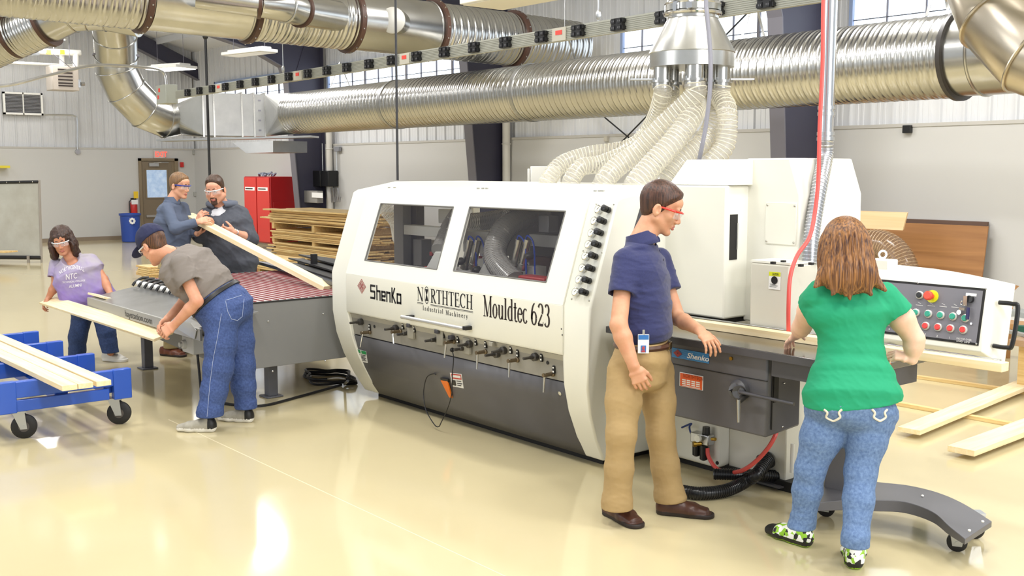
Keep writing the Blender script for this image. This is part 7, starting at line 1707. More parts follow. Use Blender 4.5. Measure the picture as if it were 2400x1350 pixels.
for cx_, fl in ((1953, 1), (2062, 1)):
    def jp(px, py): q = PD(px, py, 5.10); return q
    pts = [(-22, -14), (-14, -6), (-17, 4), (-8, 10), (0, 13), (8, 10), (16, 4), (13, -6), (20, -14)]
    base = []
    for dx, dy in pts:
        o_ = V(CC); d_ = V(ray(cx_+dx*(1 if cx_ < 2000 else .85), 973+dy)).normalized(); dg = bpy.context.evaluated_depsgraph_get(); loc_o = jt.matrix_world.inverted() if False else None
        base.append((cx_+dx*(1 if cx_ < 2000 else .85), 973+dy))
    from mathutils.bvhtree import BVHTree
    if cx_ == 1953:
        me_ = jt.data; off_ = root_loc(jt); bvh = BVHTree.FromPolygons([v.co+off_ for v in me_.vertices], [tuple(p.vertices) for p in me_.polygons])
    P3_ = []
    for x_, y_ in base:
        hit = bvh.ray_cast(V(CC), V(ray(x_, y_)).normalized())
        if hit[0] is not None: P3_.append(hit[0]+TC*.002)
    if len(P3_) > 3: m.tube(spline(P3_, 4), .0055, 6)
m.build('pocket_embroidery', M_emb, jt)
# patterned trainers
M_blk = mat('trainer_black', '#1B1B1B', .5); M_lime = mat('lime_sole', '#9CCB2E', .5)
M_pat = bpy.data.materials.new('lime_white_pattern'); M_pat.use_nodes = True; nt = M_pat.node_tree; N = nt.nodes; L = nt.links; b = N['Principled BSDF']; tc = N.new('ShaderNodeTexCoord'); vo = N.new('ShaderNodeTexVoronoi'); vo.inputs['Scale'].default_value = 55; L.new(tc.outputs['Object'], vo.inputs['Vector'])
rp = N.new('ShaderNodeValToRGB'); rp.color_ramp.interpolation = 'CONSTANT'; e = rp.color_ramp.elements; e[0].color = lin('#F2F4EC'); e[1].position = .45; e[1].color = lin('#93C92F'); e.new(.78).color = lin('#1C1C1C'); sp = N.new('ShaderNodeSeparateColor'); L.new(vo.outputs['Color'], sp.inputs[0]); L.new(sp.outputs[0], rp.inputs[0]); L.new(rp.outputs[0], b.inputs['Base Color'])
def tm(u, v, z): o = np.full(len(u), 2); o[u > .66] = 1; o[(z < .032)] = 1; o[z < .010] = 0; return o
shoe(wom, PZ(1897, 1284), PZ(1806, 1250), .285, [M_lime, M_blk, M_pat], w=.052, h_up=.12, sole=.034, fm=tm)
shoe(wom, PZ(2003, 1336), PZ(1996, 1262), .27, [M_lime, M_blk, M_pat], w=.052, h_up=.12, sole=.034, fm=tm)
# ================================================================ bending man in grey shirt and jeans
J = JD(7.75)
fwd = dirv(-.93, -.37); side = V((fwd.y, -fwd.x, 0))      # his right = far side ; left faces the camera
H = Head(J(360, 577, 0), dirv(-.70, -.45, -.54), UPZ*.8+fwd*.55, 1.06, 1.04)
M_sk3 = skinmat('skin_ruddy', '#D9A183', '#CF9072')
shL, shR = J(424, 618, -.17), J(412, 610, .18); elL, elR = J(462, 706, -.22), J(448, 690, .16); 
wrL, wrR = J(408, 762, -.12), J(392, 748, .02)
hipc = J(528, 722, 0); hipL, hipR = J(522, 748, -.09), J(556, 742, .10); knL, anL = J(512, 862, -.10), J(492, 968, -.12); knR, anR = J(566, 858, .12), J(576, 950, .16)
neckb = J(398, 596, 0); sp1 = (neckb-hipc).normalized()
S = grid_for([H.p(0, 0, .16), H.p(0, .14, 0), anL, anR, elL, wrL, wrR, J(375, 790, -.1), hipc+V((.1, .1, 0))], .13, .0055)
head_sdf(S, H); S.cone(H.p(0, -.03, -.05), neckb, .056, .064, .02)
fl_ = (fwd-sp1*fwd.dot(sp1)).normalized()
S.stack([(neckb+(hipc-neckb)*.18, side, fl_, .12, .06), (hipc, side, fl_, .12, .07)], .03)
S.chain([(shL-V((0, 0, .024)), .046), (elL, .042)], .02); S.chain([(elL, .042), (elL.lerp(wrL, .3), .043), (wrL, .028)], .015)
S.chain([(shR-V((0, 0, .024)), .046), (elR, .04)], .02); S.chain([(elR, .04), (elR.lerp(wrR, .3), .041), (wrR, .027)], .015)
S.chain([(hipL, .07), (knL, .05), (anL, .035)], .02); S.chain([(hipR, .07), (knR, .05), (anR, .035)], .02)
hd = (J(386, 778, -.12)-wrL).normalized(); hand_sdf(S, wrL, hd, dirv(.2, .8, .6), dirv(-.5, 0, .8), (.9, .9, .9, .9), .6, 1.12, thumb_out=.5)
hd = (J(378, 768, .0)-wrR).normalized(); hand_sdf(S, wrR, hd, dirv(.3, -.5, .9), dirv(-.3, .6, .3), (.8, .8, .8, .8), .6, 1.08, thumb_out=.5)
ben = person('man in navy cap, grey shirt and baggy jeans bending to lift a board', H, neckb, [M_sk3, M_lip, M_brow, M_eyew, M_iris], S, (J(530, 980).x, J(530, 980).y, 0))
short_hair(ben, H, hairmat('hair_brown', '#3B2416', '#6B4429'), .013, low=-.075, seed=4)
M_cap = mat('navy_cap_cloth', '#1F2447', .8, bump=(300, .15, .0006))
S = head_grid(H, .0045, .14, -.17, .26, -.05, .18)
S.ell(H.p(0, -.012, .056), H.r(.092, .115, .098), H.ax(), .01); cn_ = (H.z*.94+H.y*.28-H.y*.0).normalized(); S.half(H.p(0, 0, .034), -(H.z*1.0+H.y*.12), .004); S.noise(.003, 50, 3, None, 5)
S.ell(H.p(0, .125, .042), H.r(.072, .078, .010), (H.x, (H.y-H.z*.28).normalized(), (H.z+H.y*.28).normalized()), .008); cp2 = S.mesh('cap', M_cap, ben)
m = MB(); m.ellip(H.p(0, -.012, .157), (.008, .008, .005), 8, 6); m.build('cap_button', M_cap, cp2)
glasses(ben, H, mat('glasses_clear_white', '#DADFE2', .2), M_lens, thick=.0028)
M_gs = mat('grey_taupe_cloth', '#7D756F', .85, bump=(380, .2, .0006), var=(5, .04))
S = grid_for([neckb, shL, shR, elL, hipc], .24, .0055)
st0 = [(neckb+(hipc-neckb)*.02-UPZ*.01, side, fl_, .09, .07), (neckb.lerp(hipc, .14)-UPZ*.0, side, fl_, .185, .10), (neckb.lerp(hipc, .38)+V((0, 0, .035)), side, fl_, .205, .145), (neckb.lerp(hipc, .65)+V((0, 0, .035)), side, fl_, .185, .150), (neckb.lerp(hipc, .86), side, fl_, .178, .140), (neckb.lerp(hipc, 1.0), side, fl_, .17, .13)]
S.stack(st0, .03); sleeve(S, [(shL, .075), (shL.lerp(elL, .7), .090)], shL.lerp(elL, .56), ((elL-shL).normalized()-fwd*.2).normalized(), (shL.lerp(elL, .44), elL, .07, .076)); sleeve(S, [(shR, .072), (shR.lerp(elR, .7), .080)], shR.lerp(elR, .55), (elR-shR).normalized())
S.noise(.006, 24, 31, sp1+UPZ*.5, 6); S.noise(.0025, 60, 32, sp1, 6)
S.half(hipc+sp1*.125, -(sp1+UPZ*.12).normalized(), .005); S.cone(neckb-sp1*.02, H.p(0, -.01, -.03), .066, .07, .006, 'sub')
sh = S.mesh('polo_shirt', M_gs, ben)
M_jean2 = denim('blue_denim', '#2A3E70', '#455B91')
dn = -sp1
jt2 = trousers(ben, M_jean2, None, [(hipc+sp1*.12, side, fl_, .182, .148), (hipc+UPZ*-.0, side, fl_, .190, .165), (hipc-V((0, 0, .06))+RTv*.02, side, fwd, .185, .165)],
    [[(hipL, .115), (hipL.lerp(knL, .5), .112), (knL, .104), (knL.lerp(anL, .5), .092), (anL, .088), (anL-V((0, 0, .02)), .090)], [(hipR, .11), (hipR.lerp(knR, .5), .105), (knR, .098), (knR.lerp(anR, .5), .086), (anR, .075), (anR-V((0, 0, .02)), .076)]],
    seed=41, name='jeans', amp=.012, freq=19, cuffs=[-UPZ, -UPZ], res=.0055, k=.04, waist_cut=(hipc+sp1*.125, (sp1+UPZ*.12).normalized()))
bc_ = hipc+sp1*.100; bn_ = (sp1+UPZ*.12).normalized(); S = grid_for([bc_], .26, .0055)
S.stack([(hipc+sp1*.15, side, fl_, .192, .158), (hipc, side, fl_, .200, .175)], .03); S.half(bc_+bn_*.017, bn_, .003); S.half(bc_-bn_*.017, -bn_, .003); bl = S.mesh('belt', mat('black_leather', '#1D1C1E', .4), jt2)
m = MB(); m.box(bc_+fl_*.165, (.05, .03, .06), (side, fl_, sp1)); m.build('belt_pouch', M_black, bl, bevel=.006)
# stitched side seam and back pocket
me_ = jt2.data; off_ = root_loc(jt2); bvh = BVHTree.FromPolygons([v.co+off_ for v in me_.vertices], [tuple(p.vertices) for p in me_.polygons])
def onmesh(bv, pix, lift=.002):
    out = []
    for x_, y_ in pix:
        hit = bv.ray_cast(V(CC), V(ray(x_, y_)).normalized())
        if hit[0] is not None: out.append(hit[0]+TC*lift)
    return out
M_stitch = mat('pale_stitching', '#A9B4CC', .7); m = MB()
for ln in ([(519, 735), (510, 790), (500, 840), (492, 900), (487, 960), (485, 980)], [(528, 704), (545, 699), (572, 690)], [(529, 706), (534, 730), (543, 748), (557, 751), (568, 742), (573, 692)]):
    P3_ = onmesh(bvh, [(a[0]+(b[0]-a[0])*t/6, a[1]+(b[1]-a[1])*t/6) for a, b in zip(ln, ln[1:]) for t in range(6)])
    if len(P3_) > 3: m.tube(P3_, .0016, 4)
m.build('seam_stitching', M_stitch, jt2)
M_tw = mat('trainer_grey_white', '#A19C8E', .6, var=(30, .1)); M_ts = mat('white_sole', '#E4E2DC', .5)
def tf(u, v, z): o = np.zeros(len(u)); o[z < .03] = 1; o[(u < .14) & (z > .03)] = 2; return o
shoe(ben, PZ(505, 1012), PZ(416, 1010), .30, [M_tw, M_ts, M_blk], w=.050, sole=.03, fm=tf, laces=M_lw, h_up=.1, res=.0055)
shoe(ben, PZ(592, 990), PZ(510, 984), .30, [M_tw, M_ts, M_blk], w=.050, sole=.03, fm=tf, laces=M_lw, h_up=.1, res=.0055)
# ================================================================ woman in lilac t-shirt
J = JD(10.35)
fwd = dirv(.22, .97); side = V((fwd.y, -fwd.x, 0))      # her right = image left
H = Head(J(146, 566, -.12), dirv(.16, .95, -.22), UPZ+RTv*-.14+fwd*.1, 1.08, 1.0)
M_sk4 = skinmat('skin_tan', '#CC9070', '#BF8161')
shR, shL = J(131, 616, -.02), J(215, 607, -.02); elR, elL = J(131, 668, -.05), J(243, 655, -.06); wrR = J(114, 697, -.02); wrL = J(259, 690, -.15)
hipc = J(217, 722, .05); hipR, hipL = J(193, 738, .05), J(238, 732, .05); knR, anR = J(182, 790, .05), J(180, 850, .08); knL, anL = J(250, 780, .0), J(259, 826, .0)
neckb = J(166, 604, -.06)
S = grid_for([H.p(0, 0, .16), anR, anL, elR, elL, wrR, wrL, J(100, 710, 0)], .16, .0065)
head_sdf(S, H, .004, True); S.cone(H.p(0, -.02, -.05), neckb, .052, .062, .02)
sp2 = (neckb-hipc).normalized(); fl2 = (fwd-sp2*fwd.dot(sp2)).normalized()
S.stack([(neckb.lerp(hipc, .14), side, fl2, .13, .07), (neckb.lerp(hipc, .35), side, fl2, .14, .08), (hipc, side, fl2, .12, .08)], .03)
S.chain([(shR-V((0, 0, .024)), .046), (elR, .042), (elR.lerp(wrR, .4), .040), (wrR, .026)], .015); S.chain([(shL-V((0, 0, .024)), .046), (elL, .042), (elL.lerp(wrL, .4), .040), (wrL, .027)], .015)
S.chain([(hipR, .07), (knR, .05), (anR, .035)], .02); S.chain([(hipL, .07), (knL, .05), (anL, .035)], .02)
hd = (J(103, 712, -.05)-wrR).normalized(); hand_sdf(S, wrR, hd, dirv(-.8, .3, .3), dirv(.1, .8, .5), (.8, .8, .8, .8), .5, 1.1, thumb_out=.5)
hd = (J(266, 706, -.2)-wrL).normalized(); hand_sdf(S, wrL, hd, dirv(.5, .6, .3), dirv(-.5, .5, .3), (.5, .5, .5, .5), .5, 1.05, thumb_out=.5)
lil = person('woman with dark brown hair in lilac and grey t-shirt holding the end of a board', H, neckb, [M_sk4, M_lip, M_brow, M_eyew, M_iris], S, (J(215, 850).x, J(215, 850).y, 0))
S = head_grid(H, .005, .17, -.18, .14, -.2, .17); p, r, ax = H.p, H.r, H.ax()
S.ell(p(0, -.02, .05), r(.095, .112, .098), ax, .01); S.ell(p(0, -.055, -.04), r(.115, .07, .10), ax, .03)
for k in (-1, 1): S.ell(p(.093*k, .01, -.055), r(.030, .055, .095), ax, .03); S.ell(p(.095*k, .0, -.12), r(.034, .045, .04), ax, .02)
S.ell(p(0, .10, -.045), r(.064, .07, .085), ax, .012, 'sub'); S.cone(p(-.045, .074, .066), p(.045, .078, .068), .016, .016, .015); groove(S, H, .003, 18); S.noise(.005, 60, 5, None, 5); S.mesh('hair', hairmat('hair_dark', '#221410', '#4A2E20'), lil)
eyebrows(lil, H, M_brow); glasses(lil, H, MATS['glasses_clear_white'], M_lens, thick=.003)
M_lilac = bpy.data.materials.new('lilac_grey_dyed_cloth'); M_lilac.use_nodes = True; nt = M_lilac.node_tree; N = nt.nodes; L = nt.links; b = N['Principled BSDF']; b.inputs['Roughness'].default_value = .85
tc = N.new('ShaderNodeTexCoord'); sx = N.new('ShaderNodeSeparateXYZ'); L.new(tc.outputs['Object'], sx.inputs[0]); nz = N.new('ShaderNodeTexNoise'); nz.inputs['Scale'].default_value = 14; nz.inputs['Detail'].default_value = 6; L.new(tc.outputs['Object'], nz.inputs['Vector'])
ad = N.new('ShaderNodeMath'); ad.operation = 'MULTIPLY_ADD'; ad.inputs[1].default_value = .35; L.new(nz.outputs['Fac'], ad.inputs[0]); L.new(sx.outputs[2], ad.inputs[2])
rp = N.new('ShaderNodeValToRGB'); e = rp.color_ramp.elements; e[0].position = .74; e[0].color = lin('#8E78BB'); e[1].position = 1.33-.0; e[1].color = lin('#9A84CB'); q_ = e.new(.86); q_.color = lin('#A29BA6'); 
mr = N.new('ShaderNodeMapRange'); mr.inputs['From Min'].default_value = 0.5; mr.inputs['From Max'].default_value = 1.6; L.new(ad.outputs[0], mr.inputs['Value']); L.new(mr.outputs[0], rp.inputs[0])
e[0].position = .30; q_.position = .46; e[1].position = .78; L.new(rp.outputs[0], b.inputs['Base Color'])
r2_ = e.new(.64); r2_.color = lin('#A7A0AA')
S = grid_for([neckb, shR, shL, elR, elL, hipc-V((0, 0, .15))], .20, .0062)
S.stack([(neckb-V((0, 0, .0)), side, fl2, .10, .07), (neckb.lerp(hipc, .12), side, fl2, .175, .09), (neckb.lerp(hipc, .35)+fwd*.05, side, fl2, .215, .155), (neckb.lerp(hipc, .7)+fwd*.06, side, fl2, .225, .17), (hipc+V((0, 0, .03))+fwd*.02, side, fl2, .235, .16), (hipc-V((0, 0, .05)), side, fwd, .225, .15)], .03)
sleeve(S, [(shR-V((0, 0, .012)), .062), (shR.lerp(elR, .8), .086)], shR.lerp(elR, .62), (elR-shR).normalized(), (shR.lerp(elR, .55), elR, .060, .060)); sleeve(S, [(shL-V((0, 0, .012)), .062), (shL.lerp(elL, .8), .088)], shL.lerp(elL, .45), (elL-shL).normalized(), (shL.lerp(elL, .42), elL, .058, .058)); S.noise(.005, 22, 51, UPZ+RTv*.5, 6)
S.half(J(217, 724, 0), -UPZ+RTv*-.2, .005); S.ell(neckb+fl2*.085+V((0, 0, .02)), (.09, .09, .088), None, .008, 'sub')
ls = S.mesh('t_shirt', M_lilac, lil)
me_ = ls.data; off_ = root_loc(ls); bvh = BVHTree.FromPolygons([v.co+off_ for v in me_.vertices], [tuple(p.vertices) for p in me_.polygons])
def cloth_text(txt, px0, py0, px1, py1, h, arcp=0, sq=.9):
    """lettering laid over the cloth between two picture points"""
    m2 = MB(); text_mesh(m2, txt, (0, 0, 0), (1, 0, 0), (0, 1, 0), 1.0, depth=0, bold=.01); W = max(v.x for v in m2.v); out = MB(); ok = {}
    for i, v in enumerate(m2.v):
        t = v.x/W; x_ = px0+(px1-px0)*t; y_ = py0+(py1-py0)*t-v.y*h-arcp*4*t*(1-t); hit = bvh.ray_cast(V(CC), V(ray(x_, y_)).normalized())
        ok[i] = hit[0]+TC*.004 if hit[0] is not None else None
    idx = {i: k for k, i in enumerate([i for i in ok if ok[i] is not None])}; out.add([ok[i] for i in idx], [tuple(idx[i] for i in f) for f in m2.f if all(i in idx for i in f)]); return out
for txt, a in (('NORTHCENTRAL', (138, 645, 198, 637, 9, 10)), ('NTC', (154, 656, 181, 652, 13, 0)), ('TECHNICAL COLLEGE', (146, 664, 200, 659, 4, 0)), ('WAUSAU', (162, 675, 192, 671, 7, 0))):
    if txt == 'WAUSAU': txt = 'ALUMNI'
    mm_ = cloth_text(txt, *a)
    if mm_.f: mm_.build('shirt_lettering', mat('faded_white_print', '#E6E2E6', .7), ls, smooth=0)
M_jean3 = denim('dark_denim', '#22355E', '#334A7C')
trousers(lil, M_jean3, None, [(hipc+V((0, 0, .08)), side, fwd, .19, .14), (hipc-V((0, 0, .02)), side, fwd, .20, .15)],
    [[(hipR, .10), (knR, .085), (knR.lerp(anR, .5), .078), (anR, .082)], [(hipL, .10), (knL, .085), (knL.lerp(anL, .5), .078), (anL, .080)]], seed=61, name='jeans', amp=.009, freq=20, cuffs=[-UPZ, -UPZ], res=.0065)
shoe(lil, PZ(243, 845), PZ(292, 848), .26, [mat('trainer_white', '#D9D6CE', .6), M_ts], w=.046, sole=.03, laces=M_lw, h_up=.09, res=.006)
shoe(lil, PZ(182, 862), PZ(150, 868), .26, [MATS['trainer_white'], M_ts], w=.046, sole=.03, h_up=.09, res=.006)
# ================================================================ far man in grey blue shirt
J = JD(10.75)
fwd = dirv(.93, .36); side = V((fwd.y, -fwd.x, 0))       # his right faces the camera
H = Head(J(421, 437, 0), dirv(.93, .36, -.12), UPZ, 1.02, 1.03)
M_sk5 = skinmat('skin_light', '#D8A385', '#CE9576')
shR, shL = J(392, 486, -.14), J(428, 482, .16); elR, elL = J(412, 536, -.25), J(447, 540, .12); wrR, wrL = J(463, 520, -.18), J(462, 548, .05)
hipc = J(406, 590, .02); hipR, hipL = J(398, 612, -.06), J(420, 612, .10); knR, anR = J(400, 700, -.08), J(404, 815, -.02); knL, anL = J(420, 700, .12), J(425, 810, .14)
neckb = J(402, 474, 0)
S = grid_for([H.p(0, 0, .16), anR, anL, elR, wrR, wrL, J(505, 515, -.15)], .14, .0065)
head_sdf(S, H); S.cone(H.p(0, -.025, -.05), neckb, .054, .062, .02); S.stack([(neckb-V((0, 0, .05)), side, fwd, .14, .08), (hipc, side, fwd, .13, .09)], .03)
S.chain([(shR-V((0, 0, .024)), .046), (elR, .04), (wrR, .028)], .015); S.chain([(shL-V((0, 0, .024)), .046), (elL, .04), (wrL, .028)], .015); S.chain([(hipR, .07), (knR, .05), (anR, .035)], .02); S.chain([(hipL, .07), (knL, .05), (anL, .035)], .02)
hd = (J(490, 514, -.16)-wrR).normalized(); hand_sdf(S, wrR, hd, dirv(0, .6, .7), dirv(.2, -.8, .3), (.45, .55, .6, .6), .5, 1.12, thumb_out=.5)
hd = (J(480, 540, .05)-wrL).normalized(); hand_sdf(S, wrL, hd, dirv(0, -.2, -1), dirv(.2, .8, 0), (.5, .5, .5, .5), .5, 1.05)
fm1 = person('man in grey-blue long sleeve shirt with blue rimmed glasses pointing at a board', H, neckb, [M_sk5, M_lip, M_brow, M_eyew, M_iris], S, (J(410, 830).x, J(410, 830).y, 0))
short_hair(fm1, H, hairmat('hair_light_brown', '#5A3F28', '#8E6B45'), .007, seed=8, res=.0045, brow=mat('brow_light', '#6B4C32', .7))
glasses(fm1, H, mat('glasses_blue', '#2A3A8C', .3), M_lens, thick=.004)
M_gb = mat('grey_blue_cloth', '#535D72', .85, bump=(300, .2, .0006), var=(6, .05))
S = grid_for([neckb, shR, shL, elR, wrR, wrL, hipc-V((0, 0, .12))], .17, .0062)
S.stack([(neckb-V((0, 0, .0)), side, fwd, .09, .07), (neckb-V((0, 0, .07)), side, fwd, .165, .095), (neckb.lerp(hipc, .4), side, fwd, .195, .14), (neckb.lerp(hipc, .75), side, fwd, .185, .14), (hipc, side, fwd, .19, .14), (hipc-V((0, 0, .05)), side, fwd, .19, .14)], .03)
sleeve(S, [(shR-V((0, 0, .015)), .060), (elR, .058), (wrR, .044)], wrR-(wrR-elR).normalized()*.01, (wrR-elR).normalized()); sleeve(S, [(shL-V((0, 0, .015)), .060), (elL, .056), (wrL, .044)], wrL-(wrL-elL).normalized()*.01, (wrL-elL).normalized()); S.noise(.006, 26, 71, UPZ+fwd*.5, 6)
S.half(hipc-V((0, 0, .06)), -UPZ, .005); S.cone(neckb-V((0, 0, .02)), H.p(0, -.02, -.03), .064, .068, .006, 'sub'); fs_ = S.mesh('shirt', M_gb, fm1)
S = grid_for([neckb+V((.14, .14, .1)), neckb-V((.14, .14, .1))], .02, .005); cc = neckb+UPZ*.02; S.cone(cc-cup*.03, cc+UPZ*.02, .082, .068, .003); S.cone(cc-UPZ*.1, cc+UPZ*.14, .060, .062, .004, 'sub'); S.cone(cc+fwd*.06+UPZ*.05, cc+fwd*.10-UPZ*.05, .035, .004, .004, 'sub'); S.half(cc+UPZ*.036, UPZ, .003); S.half(cc-UPZ*.04, -UPZ, .003); S.mesh('collar', M_gb, fs_)
tk = trousers(fm1, mat('olive_khaki_cotton', '#A3936B', .8, bump=(300, .2, .0006)), None, [(hipc+V((0, 0, .0)), side, fwd, .175, .13), (hipc-V((0, 0, .08)), side, fwd, .18, .135)],
    [[(hipR, .10), (knR, .09), (anR, .085)], [(hipL, .10), (knL, .09), (anL, .085)]], seed=81, name='cargo_trousers', amp=.01, freq=20, cuffs=[-UPZ, -UPZ], res=.007)
m = MB(); q = J(384, 612, -.17); m.box(q, (.12, .03, .16), (RTv, TC, UPZ)); m.build('cargo_pocket', MATS['olive_khaki_cotton'], tk, bevel=.008)
shoe(fm1, PZ(378, 832), PZ(445, 838), .30, [mat('rust_leather', '#6B3A26', .4), M_shs], w=.05, h_up=.09, res=.0065); shoe(fm1, PZ(398, 822), PZ(452, 826), .30, [MATS['rust_leather'], M_shs], w=.05, h_up=.09, res=.0065)
# ================================================================ big man in hoodie
J = JD(11.0)
fwd = dirv(.02, .98); side = V((fwd.y, -fwd.x, 0))      # his right = image left
H = Head(J(504, 447, -.08), dirv(-.06, .95, -.18), UPZ+RTv*-.07, 1.13, 1.06)
M_sk6 = skinmat('skin_rosy', '#DAA58A', '#CF9277'); M_goat = mat('goatee_hair', '#4A3428', .8)
shR, shL = J(482, 500, 0), J(566, 497, .02); elR, elL = J(470, 552, -.06), J(586, 560, -.02); wrR, wrL = J(462, 520, -.22), J(550, 545, -.26)
hipc = J(545, 618, .05); hipR, hipL = J(520, 640, .05), J(567, 640, .05); knR, anR = J(520, 720, .05), J(520, 810, .05); knL, anL = J(570, 720, .05), J(570, 805, .05)
neckb = J(520, 483, .03)
S = grid_for([H.p(0, 0, .16), anR, anL, elR, elL, wrR, wrL, J(520, 540, -.3)], .16, .0065)
head_sdf(S, H, .010); S.cone(H.p(0, -.02, -.05), neckb, .066, .078, .02); S.stack([(neckb-V((0, 0, .05)), side, fwd, .17, .10), (hipc, side, fwd, .18, .12)], .03)
S.chain([(shR-V((0, 0, .03)), .05), (elR, .05), (wrR, .034)], .015); S.chain([(shL-V((0, 0, .03)), .05), (elL, .052), (elL.lerp(wrL, .4), .048), (wrL, .032)], .015); S.chain([(hipR, .08), (knR, .06), (anR, .04)], .02); S.chain([(hipL, .08), (knL, .06), (anL, .04)], .02)
hd = (J(528, 541, -.28)-wrL).normalized(); hand_sdf(S, wrL, hd, dirv(0, .8, -.3), dirv(-.1, .3, .9), (.7, .8, .8, .8), .5, 1.15, thumb_out=.6)
hd = (J(470, 508, -.25)-wrR).normalized(); hand_sdf(S, wrR, hd, dirv(-.4, .6, .2), dirv(.3, .3, .8), (.7, .7, .7, .7), .5, 1.1)
def goat(x, y, z, o):
    a = np.abs(x); m = (y > .06) & (((a < .030) & (z < -.076) & (z > -.115)) | ((a > .020) & (a < .030) & (z < -.048) & (z >= -.078)) | ((a < .026) & (z > -.054) & (z < -.046))); o[m & (o != 1)] = 5; return o
hoo = person('stout man with goatee in charcoal hoodie over white shirt, facing the board', H, neckb, [M_sk6, M_lip, M_brow, M_eyew, M_iris, M_goat], S, (J(545, 812).x, J(545, 812).y, 0), face_mats(H, goat))
short_hair(hoo, H, hairmat('hair_brown_dark', '#2A1B13', '#553A28'), .011, (.85, -.004), seed=9, res=.0045)
glasses(hoo, H, MATS['glasses_clear_white'], M_lens, thick=.0035)
M_hood = mat('charcoal_fleece', '#4A4D56', .9, var=(30, .1), bump=(220, .2, .001))
S = grid_for([neckb+V((0, 0, .05)), shR, shL, elR, elL, wrL, hipc-V((0, 0, .1))], .24, .0065)
S.stack([(neckb-V((0, 0, .0)), side, fwd, .13, .09), (neckb-V((0, 0, .08)), side, fwd, .205, .12), (neckb.lerp(hipc, .35), side, fwd, .26, .19), (neckb.lerp(hipc, .75), side, fwd, .26, .205), (hipc+V((0, 0, .0)), side, fwd, .26, .195), (hipc-V((0, 0, .06)), side, fwd, .25, .185)], .03)
S.chain([(shR-V((0, 0, .02)), .080), (elR, .080), (elR.lerp(wrR, .8), .07)], .03); sleeve(S, [(shL-V((0, 0, .02)), .082), (elL, .086), (elL.lerp(wrL, .6), .078)], elL.lerp(wrL, .42), (wrL-elL).normalized()); S.noise(.008, 22, 91, UPZ+RTv*.4, 6)
S.half(hipc-V((0, 0, .07)), -UPZ+RTv*-.15, .006); S.cone(neckb-V((0, 0, .02)), H.p(0, -.02, -.03), .078, .085, .006, 'sub')
# open front wedge showing the white shirt
vx = neckb.lerp(hipc, .42)+fwd*.22; S.chain([(neckb+fwd*.14+V((0, 0, .04)), .065), (neckb.lerp(hipc, .40)+fwd*.25, .018)], .01, 'sub')
hs_ = S.mesh('hoodie', M_hood, hoo)
S = grid_for([neckb+V((.2, .2, .12)), neckb-V((.2, .2, .1))], .02, .006)
S.op(lambda x, y, z: np.sqrt((np.sqrt((x-neckb.x)**2+(y-neckb.y)**2)-.125)**2+(z-neckb.z-.02)**2)-.038, neckb-V((.2, .2, .1)), neckb+V((.2, .2, .1)), .01); S.ell(neckb-fwd*.13+V((0, 0, .01)), (.11, .11, .055), None, .03); S.cone(neckb, H.p(0, -.01, -.04), .08, .09, .01, 'sub'); S.cone(neckb+fwd*.12, neckb+fwd*.2, .06, .06, .01, 'sub'); S.noise(.006, 40, 2, None, 5); S.mesh('hood', mat('grey_hood_lining', '#5C6270', .9), hs_)
S = grid_for([neckb, neckb.lerp(hipc, .5)], .22, .0065); S.stack([(neckb-V((0, 0, .02)), side, fwd, .10, .09), (neckb-V((0, 0, .08)), side, fwd, .17, .125), (neckb.lerp(hipc, .45), side, fwd, .20, .185)], .03); S.noise(.004, 30, 4, None, 5); S.cone(neckb-V((0, 0, .03)), H.p(0, -.01, -.03), .076, .08, .005, 'sub'); S.mesh('undershirt', mat('white_cotton', '#D5D6DC', .85), hoo)
trousers(hoo, M_jean2, None, [(hipc-V((0, 0, .02)), side, fwd, .215, .16), (hipc-V((0, 0, .12)), side, fwd, .215, .16)], [[(hipR, .11), (knR, .095), (anR, .085)], [(hipL, .11), (knL, .095), (anL, .085)]], seed=101, name='jeans', amp=.01, freq=20, cuffs=[-UPZ, -UPZ], res=.007)
shoe(hoo, PZ(522, 818), PZ(512, 832), .29, [M_blk, M_shs], w=.05, res=.0065); shoe(hoo, PZ(572, 812), PZ(566, 826), .29, [M_blk, M_shs], w=.05, res=.0065)
m = MB(); q = J(520, 470, -.0)
m.torus(wrL+(wrL-elL).normalized()*-.01, .034, .006, wrL-elL, 20); m.build('wristwatch', M_chrome, hoo)
# ---------------------------------------------------------------- wristwatch or ring details
# ---------------------------------------------------------------- lamps, world, camera
M_lamp = mat('lamp_diffuser_lit', '#FFFFFF', .4, emit='#FFFDF6', estr=5)
M_fix = mat('fixture_white', '#E9E7E0', .4)
def fixture(c, L_, W_, rot, label, power=60, lit=True):
    t = thing('ceiling_light', c, label, 'ceiling light'); c = V(c); ax = (V((math.cos(rot), math.sin(rot), 0)), V((-math.sin(rot), math.cos(rot), 0)), V((0, 0, 1)))
    m = MB(); m.box(c+V((0, 0, .04)), (L_, W_, .06), ax); m.box(c+V((0, 0, .09)), (L_*.9, W_*.5, .05), ax); m.build('fixture_body', M_fix, t, bevel=.01)
    m = MB(); m.box(c+V((0, 0, .004)), (L_-.06, W_-.06, .01), ax); m.build('diffuser', M_lamp if lit else mat('dim_reflector', '#D8D2C2', .5), t, smooth=0)
    m = MB()
    for s in (-.4, .4): m.cyl(c+ax[0]*s*L_+V((0, 0, .1)), c+ax[0]*s*L_+V((0, 0, 1.2)), .005, 6)
    m.build('hanger_wire', M_greysteel, t)
    if power:
        ld = bpy.data.lights.new('lamp', 'AREA'); ld.shape = 'RECTANGLE'; ld.size = L_*.95; ld.size_y = W_*.95; ld.energy = power; ld.color = (1, .99, .98)
        lo = bpy.data.objects.new('lamp_light', ld); COL.objects.link(lo); lo.parent = t; lo.location = (0, 0, -.02); lo.rotation_euler = (0, 0, rot)
    return t
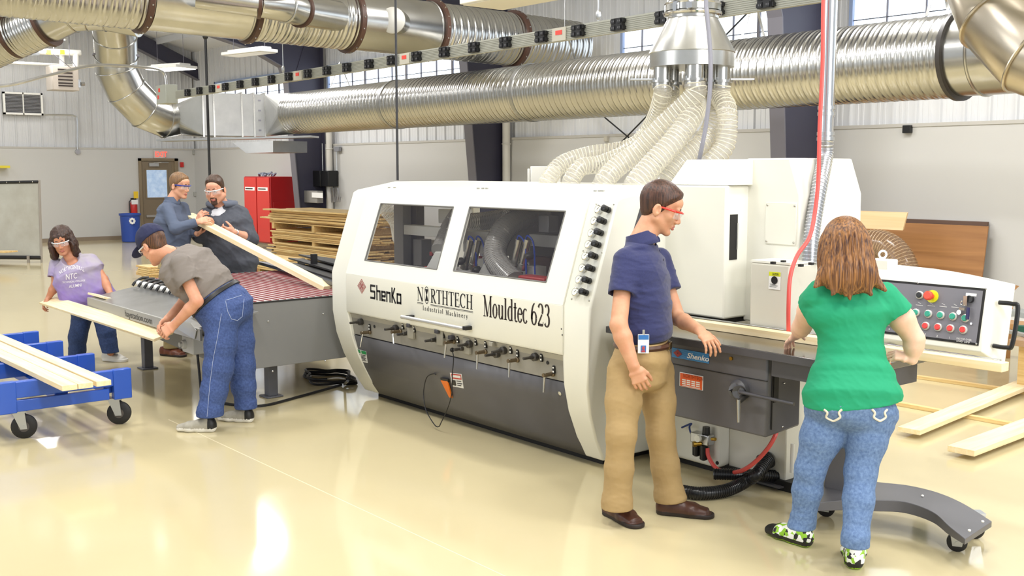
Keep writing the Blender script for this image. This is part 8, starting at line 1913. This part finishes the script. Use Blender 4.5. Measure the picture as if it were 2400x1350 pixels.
q = PD(400, 163, 23.0); fixture(q, 1.0, .6, R(20), 'bright lit ceiling light left of the power rail box', 60)
q = PD(584, 128, 20.5); fixture(q, 1.25, .42, R(10), 'ceiling light seen edge on below the upper duct', 40, False)
q = PD(83, 92, 24.5); fixture(q, 1.3, .3, R(60), 'lit ceiling light by the spiral branch at far upper left', 40)
q = PD(1240, -2, 11.0); fixture(q, 1.6, .6, R(0), 'ceiling light cut by the top edge above the outlet rail', 60, False)
k = 0
rows = [(-9, 1.5), (-5.5, 1.5), (-2, 1.5), (-9, 5.0), (-2.0, 5.0), (-13, 1.5), (-13.5, 5.2), (-18, 3), (-22.5, 6.5), (-18, 8.6), (-23, 1.5), (1.5, 2), (1.5, 6), (-1, 9.6), (-6, 9.3), (-10, 8.6)]  # unseen fixtures added overhead to brighten the shop
wh = ['over the foreground floor', 'over the blue cart', 'over the outfeed', 'above the machine']
for i, (x, y) in enumerate(rows):
    t = fixture((x, y, min(zceil(y)-.9, 6.2)), 1.25, .62, 0, 'added unseen high bay light in rows brightening the shop floor', 85); t['group'] = 'high bay lights above the shop'
w = bpy.data.worlds.new('World'); scene.world = w; w.use_nodes = True
bg = w.node_tree.nodes['Background']; bg.inputs[0].default_value = (.93, .97, 1.0, 1); bg.inputs[1].default_value = .62
# added area lights, unseen: a key from the side and one from the front
def area(name, loc, target, sx, sy, e, col=(1, 1, 1)):
    ld = bpy.data.lights.new(name, 'AREA'); ld.shape = 'RECTANGLE'; ld.size = sx; ld.size_y = sy; ld.energy = e; ld.color = col
    o = bpy.data.objects.new(name, ld); COL.objects.link(o); o.location = loc; o.rotation_euler = (V(target)-V(loc)).to_track_quat('-Z', 'Y').to_euler(); return o
area('side_key_light', (5.0, 3.0, 3.6), (-6, 5, .9), 4, 3, 260, (1, 1, 1))
area('front_key_light', (-9, -6.5, 4.5), (-12, 6, 1.2), 6, 3, 170, (.98, .99, 1))
cam = bpy.data.cameras.new('Camera'); co = bpy.data.objects.new('Camera', cam); COL.objects.link(co); scene.camera = co
cam.sensor_fit = 'HORIZONTAL'; cam.sensor_width = 36; cam.lens = 36*FPX/2400; cam.clip_start = .05; cam.clip_end = 200
Mx = Matrix(((RT[0], UP[0], -FW[0], 0), (RT[1], UP[1], -FW[1], 0), (RT[2], UP[2], -FW[2], CH), (0, 0, 0, 1))); co.matrix_world = Mx
vs = scene.view_settings; vs.view_transform = 'Standard'; vs.look = 'None'; vs.gamma = 1; vs.use_curve_mapping = False; vs.exposure = 0.33
cy_ = scene.cycles; cy_.max_bounces = 8; cy_.diffuse_bounces = 4; cy_.glossy_bounces = 3; cy_.transmission_bounces = 4; cy_.transparent_max_bounces = 12
